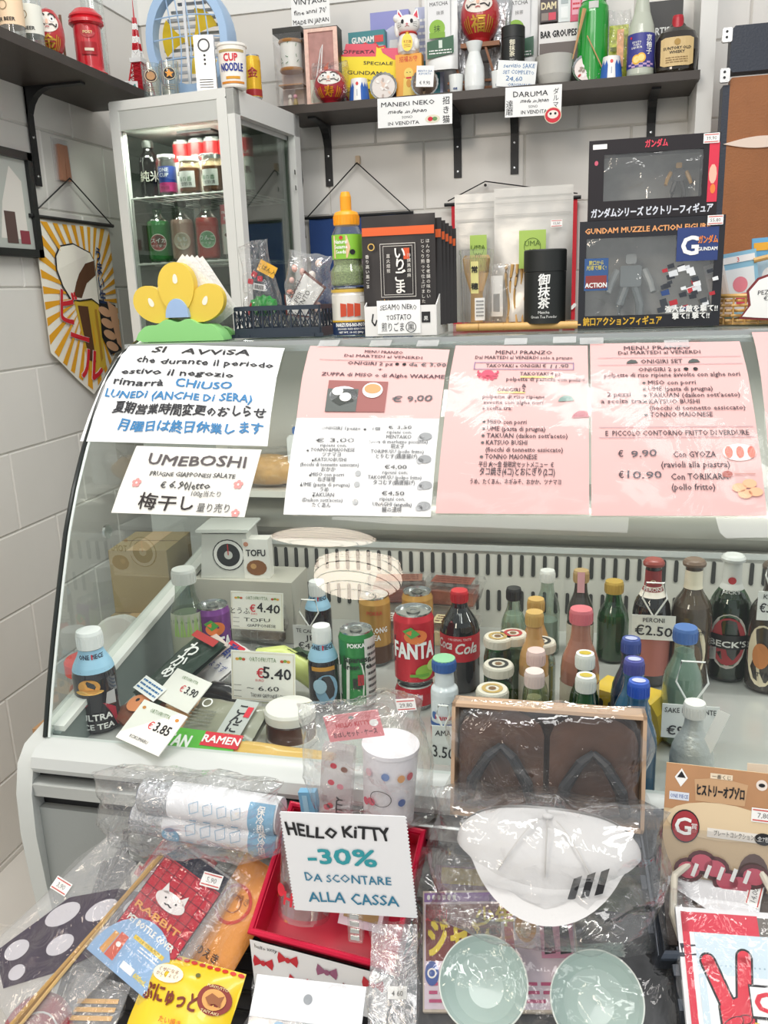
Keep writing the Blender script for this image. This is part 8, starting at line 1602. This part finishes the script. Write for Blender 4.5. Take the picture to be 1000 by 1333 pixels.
# bag with mug above the bin
bp = at(492, 1062, Y=.835); k = mpp(bp)
t = thing('printed_mug', 'white printed plastic mug inside the bag above the red bin', 'mug', at(506, 1062, Y=.85), 0); t.rotation_euler.y = .06; r = 36*k; h_ = 108*k
MB().lathe([(r*.92, 0), (r, h_*.95), (r*1.04, h_*.95), (r*1.04, h_), (r*.96, h_), (0, h_*.98)], mat('EFEEF2', .35), 28).build('mug_body', t); q = MB(); F = cyl(r, .0016)
q.text('A A A I X O T', .006, h_*.10, .0055, RED, fn=F, bold=.04, wd=.04); [q.disc(x*r, z*h_, r*.14, h_*.05, mat(c_, .5), fn=F, n=12) for x, z, c_ in ((-.7, .35, 'D9506A'), (.05, .75, '6A8AC4'), (.6, .72, 'E0A05A'), (.65, .40, '3E62A4'), (-.6, .75, 'E8C0C8'), (.95, .72, 'C23A4A'))]; q.ring(-.1*r, h_*.45, r*.36, r*.39, hk, fn=F, sz=.8); q.disc(-.45*r, h_*.38, r*.16, h_*.05, mat('D9506A', .5), fn=F, n=12); q.build('mug_print', t)
a = at(435, 1062, Y=.84); t = thing('cutlery_case', 'clear case with red hearts beside the mug inside the bag', 'case', a); t.rotation_euler.y = .10; w_, h_ = 42*k, 100*k
MB().box(-w_/2, w_/2, 0, .014, 0, h_, clear(base=.1, edge=.5, milk=.35, milkc='E9DDE0', rough=.05)).build('case_body', t); q = MB(); [q.disc(x*w_, z*h_, w_*.11, w_*.10, mat(c_, .5), y=-.0008, n=12) for x, z, c_ in ((-.1, .75, 'D9304A'), (.25, .72, '8A5A4A'), (-.15, .50, 'D9304A'), (.15, .46, 'E08A9A'), (-.15, .15, 'D9304A'), (-.25, .12, 'D9304A'))]; q.text('KITTY', w_*.25, h_*.14, .008, BLK, y=-.001, rot=PI/2, bold=.04); q.build('case_print', t)
card('pink_header_card', 'pink red header card of the bagged mug set', at(465, 962, Y=.835), 74*k, 36*k, 'E88E94', lambda q, w, h: [q.text('HELLO KITTY', 0, h*.52, h*.17, RED, y=-.0006, bold=.03, wd=w*.62), q.text('おはしセット・ケース', 0, h*.15, h*.18, BLK, y=-.0006, wd=w*.8), q.disc(w*.0, h*.85, w*.05, h*.07, mat('8A8A8A', .5), y=-.0006, n=10), q.disc(w*.38, h*.55, w*.08, h*.14, WHITE, y=-.0006, n=12)], tip=.22, t_=.0015, cat='card')
card('price_sticker', 'small red-edged price sticker near the top of the bag', at(530, 925, Y=.832), .022, .014, WHITE, lambda q, w, h: price_tag(q, 0, h/2, w, '29,80', y=-.0006), cat='sticker', t_=.0006, tip=.15)
card('blue_plastic_piece', 'small blue plastic piece at the left foot of the bagged set', at(405, 1068, Y=.84), 24*k, 42*k, '7FB8DC', lambda q, w, h: q.rect(-w*.3, w*.0, h*.1, h*.9, mat('A9D4EC', .4), y=-.0006), t_=.01, tip=.1, cat='toy')
film_bag('large crinkled clear bag holding the printed mug and case', at(492, 1066, Y=.85), 168*k, 172*k, .10, 15, tip=.12, m=clear(base=.04, edge=.7, rough=.07, bump=.8, bscale=20, milk=.04), amp=.014)
# header card packet at the bottom
def d_hd(q, w, h, y, F): q.rect(-w*.5, w*.5, h*.52, h, mat('F1F3F6', .5), y=y); q.disc(0, h*.78, w*.04, w*.04, mat('9AA0A6', .5), y=y-.0006); [q.disc(-w*.4+.09*w*i, h*(.25+.1*(i % 3)), w*.05, h*.05, mat(['B9D4E6', 'E8EEF4', '9CC0DA'][i % 3], .4), y=y-.0003*i, n=10) for i in range(10)]
fcard('header_packet', 'clear packet with plain white header card, bottom centre', 396, 1334, 152, 100, -.03, clear(base=.1, edge=.5, milk=.3, milkc='E4EAF0', rough=.1), d_hd, d=.065, film=1.03, seed=51)
fcard('folded_film_packet', 'crumpled clear packet with small price label right of the bin', 512, 1270, 62, 120, -.12, clear(base=.14, edge=.7, milk=.15, milkc='C9CCD0', rough=.08, bump=.6, bscale=30), lambda q, w, h, y, F: [q.rect(-w*.1, w*.3, h*.28, h*.40, mat('E4E4E0', .5), y=y), q.text('4 60', w*.1, h*.31, h*.05, gr, y=y-.0005)], d=.05, film=1.08, seed=57)
# sandal box
a, b = at(586, 1060, Y=.83), at(840, 1062, Y=.83); H_ = at(712, 925, Y=.85).z-a.z; W_ = b.x-a.x; wn = mat('4A2F1E', .5, var=.5, vscale=22)
t = thing('sandal_box', 'cardboard box with dark wooden sandals under crinkled film', 'box', ((a.x+b.x)/2, .83, a.z), .0, lean=.22); kb = mat('BFA184', .7); d_ = .035
MB().box(-W_/2, W_/2, d_-.002, d_, 0, H_, mat('3A281C', .7)).build('box_back', t)
for a_ in ((-W_/2, W_/2, H_-.004, H_), (-W_/2, W_/2, 0, .004), (-W_/2, -W_/2+.004, 0, H_), (W_/2-.004, W_/2, 0, H_)): MB().box(a_[0], a_[1], -.0, d_, a_[2], a_[3], kb).build('box_side', t)
sm_ = t.matrix_world
for s in (-1, 1):
    u = thing('wooden_sandal', ['', 'right', 'left'][s]+' dark wooden sandal with black straps in the film-wrapped box' if 0 else ('dark wooden sandal in the half of the box beside the silver bottle' if s > 0 else 'dark wooden sandal in the half of the box beside the bagged mug'), 'sandal', sm_ @ Vector((s*W_*.24, d_-.004, .006)), lean=.22)
    pts = [(W_*.215*math.cos(a)*(1 if abs(math.cos(a)) < .9 else 1), H_*.46+H_*.45*math.sin(a)) for a in [2*PI*i/24 for i in range(24)]]; pts = [(max(-W_*.225, min(W_*.225, x*1.35)), z) for x, z in pts]
    MB().prism(pts, -.016, 0, wn).build('wooden_sole', u)
    for sg in (-1, 1): MB().tube([(0, -.020, H_*.58), (sg*.014, -.028, H_*.5), (sg*.030, -.028, H_*.28), (sg*.036, -.016, H_*.05)], [.004, .006, .007, .006], mat('23262A', .5), 8).build('strap', u)
o = film_mb(W_*1.04, H_*1.08, .07, 19, clear(base=.03, edge=.7, rough=.05, bump=.9, bscale=16, milk=.02), .008, 26).build('film_wrap'); tag(o, 'crinkled clear film wrapped around the sandal box', 'wrapping'); o.matrix_world = sm_ @ Matrix.Translation((0, d_*.5, -.003))
# cap in a bag
cp_ = at(712, 1195, Y=.80); k = mpp(cp_); t = thing('baseball_cap', 'white baseball cap with three black stripes inside a clear bag', 'cap', at(712, 1118, Y=.79), .0, lean=.3)
cw_ = mat('D6D5D4', .7, bump=.6, bscale=45); CW, CH = 114*k, 56*k
q = MB(); q.grid(lambda u, v: (CW*math.cos(PI*u)*math.cos(PI*.5*v)**.7, -.05*math.sin(PI*u)*math.cos(PI*.5*v)+noisy(u, v, 5, .002), CH*.95*math.sin(PI*.5*v)*(.88+.12*math.sin(PI*u))+.012*math.cos(2*PI*u)), 28, 14, cw_); q.grid(lambda u, v: (CW*math.cos(PI*u)*math.cos(PI*.5*v)**.7, .045*math.sin(PI*u)*math.cos(PI*.5*v), CH*.9*math.sin(PI*.5*v)+.012*math.cos(2*PI*u)), 20, 10, cw_); q.build('crown', t)
q = MB(); 
for s in (-.5, 0, .5): q.tube([(CW*s*(1-v*.9), -.051*math.sqrt(max(.05, 1-(s*.9)**2))*math.cos(PI*.5*v)-.002, CH*.93*math.sin(PI*.5*v)) for v in [i/10 for i in range(10)]], .0009, mat('C9C6C2', .6), 4)
q.build('seam_line', t, kind='stuff')
q = MB(); q.grid(lambda u, v: (CW*.95*math.cos(PI*u)*(1-.12*v), -.05*math.sin(PI*u)-.035*v*math.sin(PI*u), .012*math.cos(2*PI*u)-.022*v*math.sin(PI*u)), 24, 6, cw_); q.build('peak', t)
MB().ball(0, 0, CH*.95, .006, .006, .003, cw_).build('top_button', t)
q = MB()
for i in range(3): x = .022+.013*i; q.poly([(x, -.006-.004*(2-i)), (x+.008, -.003-.004*(2-i)), (x+.014, .012+.005*i), (x+.006, .008+.005*i)], mat('1C1C20', .6), fn=lambda u, v: (u, -.058, v-.004))
q.build('three_stripes', t)
film_bag('wide cloudy clear bag around the white cap', at(708, 1215, Y=.775), 290*k, 180*k, .12, 27, m=clear(base=.05, edge=.75, rough=.07, bump=.8, bscale=13, milk=.06, milkc='E4E6E6'), amp=.016, n=28, lean=.15)
# dark backing goods beside the cap
fcard('green_packet', 'green and yellow packet in film behind the right-hand bowl', 815, 1210, 80, 150, -.15, mat('6F8A4A', .4, var=.3, vscale=20), None, d=-.03, film=1.05, seed=71)
fcard('purple_packet', 'mauve and yellow packet between the cap and the magazine', 650, 1158, 170, 50, -.05, mat('8A6A78', .4, var=.3, vscale=30), lambda q, w, h, y, F: q.rect(-w*.45, -w*.1, h*.55, h*.95, mat('B9A23A', .5), y=y), d=-.005, t_=.01)
def d_mag(q, w, h, y, F):
    q.rect(-w*.49, w*.49, h*.02, h*.98, mat('EAD9E4', .5), y=y); yl = mat('F2D838', .5); rd = RED
    q.rect(-w*.49, w*.49, h*.90, h*.98, mat('8A5AA8', .5), y=y-.0003); [q.disc(-w*.46+.035*w*i, h*.94, w*.012, h*.025, WHITE, y=y-.0006, n=8) for i in range(6)]
    q.rect(-w*.48, w*.02, h*.40, h*.88, mat('7A2E2A', .5), y=y-.0004); q.text('週刊', -w*.41, h*.74, h*.08, rd, y=y-.0012); q.text('少年', -w*.02, h*.70, h*.13, yl, y=y-.001, bold=.06); q.text('ジャン', -w*.26, h*.46, h*.26, yl, y=y-.001, bold=.06, wd=w*.40); q.text('WEEKLY', -w*.07, h*.62, h*.05, BLK, y=y-.001, bold=.04)
    q.rect(w*.04, w*.10, h*.5, h*.86, rd, y=y-.0006); q.disc(w*.18, h*.68, w*.07, h*.13, mat('E0A040', .5), y=y-.0006); q.disc(w*.18, h*.66, w*.035, h*.08, mat('F0D0B0', .5), y=y-.0009, n=12); q.rect(w*.27, w*.48, h*.42, h*.86, mat('E59AB8', .5), y=y-.0006); [q.poly([(x, h*.45), (x+w*.07, h*.46), (x+w*.06, h*.72), (x+w*.01, h*.74)], BLK, y=y-.001) for x in (w*.29, w*.39)]
    q.text('応援者急上昇中の連載', w*.2, h*.90, h*.055, mat('3A3A6A', .5), y=y-.0009, wd=w*.5); q.disc(-w*.44, h*.30, w*.045, h*.10, mat('3A5AA8', .5), y=y-.001); q.ring(-w*.44, h*.30, w*.02, w*.03, WHITE, y=y-.0014); filler(q, -w*.46, w*.46, h*.05, h*.25, 3, mat('C84A7A', .5), y=y-.0006)
fcard('comic_magazine', 'comic magazine with big yellow Japanese title above the bowls', 650, 1235, 200, 140, -.13, 'D9CBB8', d_mag, d=.008, t_=.016, cat='magazine')
# bowls
cel = mat('C4D6D0', .2, coat=.5)
for px, py, rpx, lab in ((630, 1278, 58, 'pale celadon bowl on the side of the red bin, wrapped in film'), (777, 1300, 60, 'pale celadon bowl nearer the dark plastic baskets, wrapped in film')):
    c = fp(px, py, .045); k = mpp(c); r = rpx*k; t = thing('ceramic_bowl', lab, 'bowl', c); t.matrix_world = Matrix.Translation(c-PN*.040) @ Matrix.Rotation(PI/2-LN+.05, 4, 'X')
    MB().lathe([(r*.4, -.010), (r*.42, 0), (r*.75, .012), (r*.95, .032), (r, .045), (r*.965, .046), (r*.90, .032), (r*.70, .015), (r*.40, .006), (0, .005)], cel, 40, cap=False).build('bowl', t); MB().tube([(r*.982*math.cos(2*PI*i/48), r*.982*math.sin(2*PI*i/48), .0457) for i in range(48)], r*.018, mat('E6ECE4', .25), 6, closed=True).build('pale_rim', t)
c = fp(705, 1290, .02); t = thing('bowl_set_tray', 'black tray under the two film-wrapped bowls', 'tray', c); t.matrix_world = Matrix.Translation(fp(705, 1380, -.002)) @ Matrix.Rotation(-LN, 4, 'X'); MB().box(-.14, .14, .0, .008, 0, .15, mat('26282C', .4), bev=.006).build('tray', t)
o = film_mb(.30, .19, .09, 87, clear(base=.03, edge=.7, rough=.05, bump=.9, bscale=15, milk=.01), .012, 30).build('film_wrap'); tag(o, 'shiny clear film stretched over the two bowls', 'wrapping'); o.matrix_world = Matrix.Translation(fp(705, 1385, .03)) @ Matrix.Rotation(-LN, 4, 'X')
# ---- right side ----
def d_prz(q, w, h):
    y = -.0008; br_ = mat('6E4E38', .5); q.rect(-w*.5, w*.5, h*.66, h, mat('B98A62', .5, var=.1, vscale=15), y=y+.0004); q.disc(w*.0, h*.60, w*.48, h*.14, mat('E4CDA8', .5), y=y+.0002)
    q.poly([(-w*.42, h*.90), (-w*.36, h*.97), (-w*.30, h*.90), (-w*.36, h*.83)], WHITE, y=y); q.poly([(-w*.40, h*.90), (-w*.36, h*.95), (-w*.32, h*.90)], BLK, y=y-.0003); q.rect(-w*.46, -w*.28, h*.73, h*.79, mat('DDE4EE', .5), y=y); q.text('ONE PIECE', -w*.37, h*.745, h*.03, mat('3A5AA0', .5), y=y-.0003, wd=w*.16)
    q.poly([(-w*.22, h*.74), (w*.22, h*.74), (w*.24, h*.90), (0, h*.93), (-w*.24, h*.90)], mat('C9A27A', .5), y=y); q.text('ヒストリーオブゾロ', 0, h*.79, h*.07, BLK, y=y-.0004, wd=w*.42, bold=.04); q.rect(-w*.10, w*.10, h*.92, h*.96, mat('EAD9BE', .5), y=y-.0003); q.text('一番くじ', 0, h*.925, h*.025, BLK, y=y-.0006)
    q.disc(w*.36, h*.91, w*.05, h*.04, mat('EDE0D4', .5), y=y); q.disc(w*.36, h*.91, w*.03, h*.015, BLK, y=y-.0003, n=8); price_tag(q, w*.39, h*.69, .024, '7,80', y=y-.0006)
    q.rect(-w*.1, w*.46, h*.48, h*.55, mat('F0EAE0', .5), y=y-.0003); q.text('プレートコレクション', w*.14, h*.50, h*.035, BLK, y=y-.0006, wd=w*.36); q.disc(w*.40, h*.515, w*.08, h*.045, BLK, y=y-.0007); q.text('全7種', w*.40, h*.50, h*.03, WHITE, y=y-.001, wd=w*.11)
    q.disc(-w*.30, h*.54, w*.13, h*.125, BLK, y=y-.0005, n=24); q.disc(-w*.30, h*.54, w*.12, h*.115, mat('A8343C', .5), y=y-.0008, n=24); q.text('G', -w*.32, h*.48, h*.13, WHITE, y=y-.0012, bold=.03); q.text('賞', -w*.22, h*.53, h*.035, WHITE, y=y-.0013)
    q.disc(w*.33, h*.22, w*.14, h*.18, mat('5A3A30', .5), y=y-.0002)
a, b = at(858, 1172, Y=.82), at(1004, 1176, Y=.82); k = mpp(a)
t = card('prize_card', 'tan prize card with a red G medallion and Japanese lettering, at the right', (a+b)/2, b.x-a.x, 172*k, 'D9BE96', d_prz, lean=.25, tip=-.03, t_=.0015, cat='card')
q = MB(); q.box(-.066, .066, -.012, -.0015, -.0, .075, clear(base=.06, edge=.5, rough=.04), bev=.005); q.build('blister', t)
q = MB(); 
for i in range(6): q.disc(-.028+.013*i, .032+.010*math.sin(i*1.3), .015, .013, mat('5A2A2E', .4), y=-.004, n=14)
for i in range(6): q.disc(-.028+.013*i, .032+.010*math.sin(i*1.3), .011, .009, mat('C9566A', .4), y=-.0045, n=14)
for i in range(5): q.line([(-.024+.013*i, .026), (-.020+.013*i, .040)], .004, WHITE, y=-.005)
q.build('acrylic_plate', t)
c2 = at(1000, 1150, Y=.85); card('side_card', 'second tan card partly visible at the right photo edge', c2, .05, .13, 'E3D4C0', lambda q, w, h: [q.rect(-w*.5, w*.5, h*.3, h*.6, mat('5A4038', .5), y=-.0006), q.disc(-w*.2, h*.75, w*.2, h*.08, mat('9A4A40', .5), y=-.0006)], lean=.2, cat='card')
# dark plastic baskets
bm_ = mat('343C48', .4)
for i, (px, py, L, lab) in enumerate(((858, 1255, .14, 'dark blue-grey plastic basket under the sun-disc cloth'), (905, 1395, .10, 'second dark blue-grey plastic basket at the bottom right'))):
    b_ = fp(px, py, .03); t = thing('plastic_basket', lab, 'basket', b_); t.matrix_world = Matrix.Translation(b_) @ Matrix.Rotation(-LN, 4, 'X') @ Matrix.Rotation(-.12, 4, 'Y')
    MB().tube([(0, -.04, 0), (0, -.04, L), (.20, -.04, L), (.20, -.04, 0)], .006, bm_, 8, closed=True).build('rim', t)
    for nm, a_ in (('left_wall', (-.004, .0, -.04, .02, 0, L)), ('rear_wall', (0, .2, -.04, .02, L-.004, L)), ('front_wall', (0, .2, -.04, .02, 0, .004)), ('bottom', (0, .2, .018, .022, 0, L))): MB().box(*a_, bm_).build(nm, t)
    q = MB()
    for j in range(3): q.box(-.010, -.004, -.036, -.030, L*(.15+.3*j), L*(.25+.3*j), bm_)
    q.build('grip_rib', t, kind='stuff')
# cloth with a red disc
def d_sun(q, w, h, y, F):
    q.poly([(-w*.46, h*.62), (-w*.40, h*.92), (-w*.1, h*1.0), (w*.40, h*.90), (w*.42, h*.5), (w*.28, h*.02), (w*.0, h*.30)], mat('F0F1F3', .6), y=y-.004); q.poly([(-w*.20, h*.95), (-w*.02, h*.99), (w*.10, h*.97), (w*.12, h*.76), (w*.02, h*.66), (-w*.10, h*.72), (-w*.16, h*.84)], mat('D0304E', .6), y=y-.0046); price_tag(q, w*.36, h*.55, .024, '14,00', y=y-.005, rot=1.2)
t = fcard('sun_disc_cloth', 'white folded cloth with red disc in a brown packet with cream cord', 932, 1170, 130, 115, -.05, mat('5A4A40', .5, var=.25, vscale=40), d_sun, d=.035, t_=.006, film=1.14, seed=95)
c = [fp(*q, .05) for q in ((893, 1240), (876, 1190), (878, 1140), (905, 1118), (950, 1110), (985, 1125), (1005, 1160))]; o = MB().tube([p_-c[0] for p_ in c], .004, mat('DDD6C4', .6), 8).build('cream_cord'); o.location = c[0]; tag(o, 'cream cord loop around the sun-disc cloth packet', 'cord')
# red framed packet with hand sign
def d_vs(q, w, h, y, F):
    q.rect(-w*.46, w*.5, h*.02, h*.97, mat('EDEDEE', .5), y=y); q.rect(-w*.46, w*.2, h*.84, h*.97, mat('D5203E', .5), y=y-.0003); q.rect(-w*.46, -w*.40, 0, h*.97, mat('D5203E', .5), y=y-.0003); q.rect(w*.2, w*.5, h*.84, h*.96, mat('6A645E', .5), y=y-.0003)
    q.rect(-w*.36, w*.5, h*.02, h*.84, mat('CFE2EC', .5), y=y-.0005); q.rect(-w*.30, w*.5, h*.02, h*.58, mat('F4F6F8', .5), y=y-.0008); [q.disc(-w*.28+.04*w*i, h*.64, w*.008, w*.008, mat('9AB8C8', .5), y=y-.0008, n=6) for i in range(18)]
    rd, bk_ = mat('D9203A', .5), BLK
    def hand(e, m, yy):
        q.poly([(-w*.20-e, h*.20-e), (w*.04+e, h*.20-e), (w*.07+e, h*.42), (-w*.04, h*.46+e), (-w*.21-e, h*.40)], m, y=yy)
        for x0, z0, x1, z1, r in ((-.13, .38, -.27, .66, .055), (-.01, .40, .04, .70, .055)):
            q.line([(w*x0, h*z0), (w*x1, h*z1)], w*r*2+2*e, m, y=yy-.0001); q.disc(w*x1, h*z1, w*r+e, w*r+e, m, y=yy-.0001, n=14)
    hand(.002, bk_, y-.001); hand(0, rd, y-.0014)
    for x, z, a in ((-.02, .33, .2), (.03, .26, .2)): q.disc(w*x, h*z, w*.062, w*.038, bk_, y=y-.0017, rot=a, n=14); q.disc(w*x, h*z, w*.054, w*.030, rd, y=y-.0019, rot=a, n=14)
    q.disc(-w*.12, h*.30, w*.10, w*.045, bk_, y=y-.0021, rot=.5, n=14); q.disc(-w*.12, h*.30, w*.092, w*.037, rd, y=y-.0023, rot=.5, n=14)
    q.disc(w*.06, h*.22, w*.12, h*.1, mat('F0D02A', .5), y=y-.0012); q.box(w*.04, w*.52, y-.0022, y-.0016, h*.34, h*.54, bk_); q.rect(w*.05, w*.5, h*.355, h*.525, WHITE, y=y-.0025); q.text('OIS', w*.28, h*.38, h*.12, rd, y=y-.003, bold=.07, wd=w*.40); q.text('S', w*.15, h*.06, h*.06, gr, y=y-.002)
fcard('red_framed_packet', 'red and white packet with a red two-finger hand sign, bottom right', 968, 1290, 150, 190, -.05, mat('E8E8EA', .5), d_vs, d=.075, t_=.01, film=1.05, seed=99)
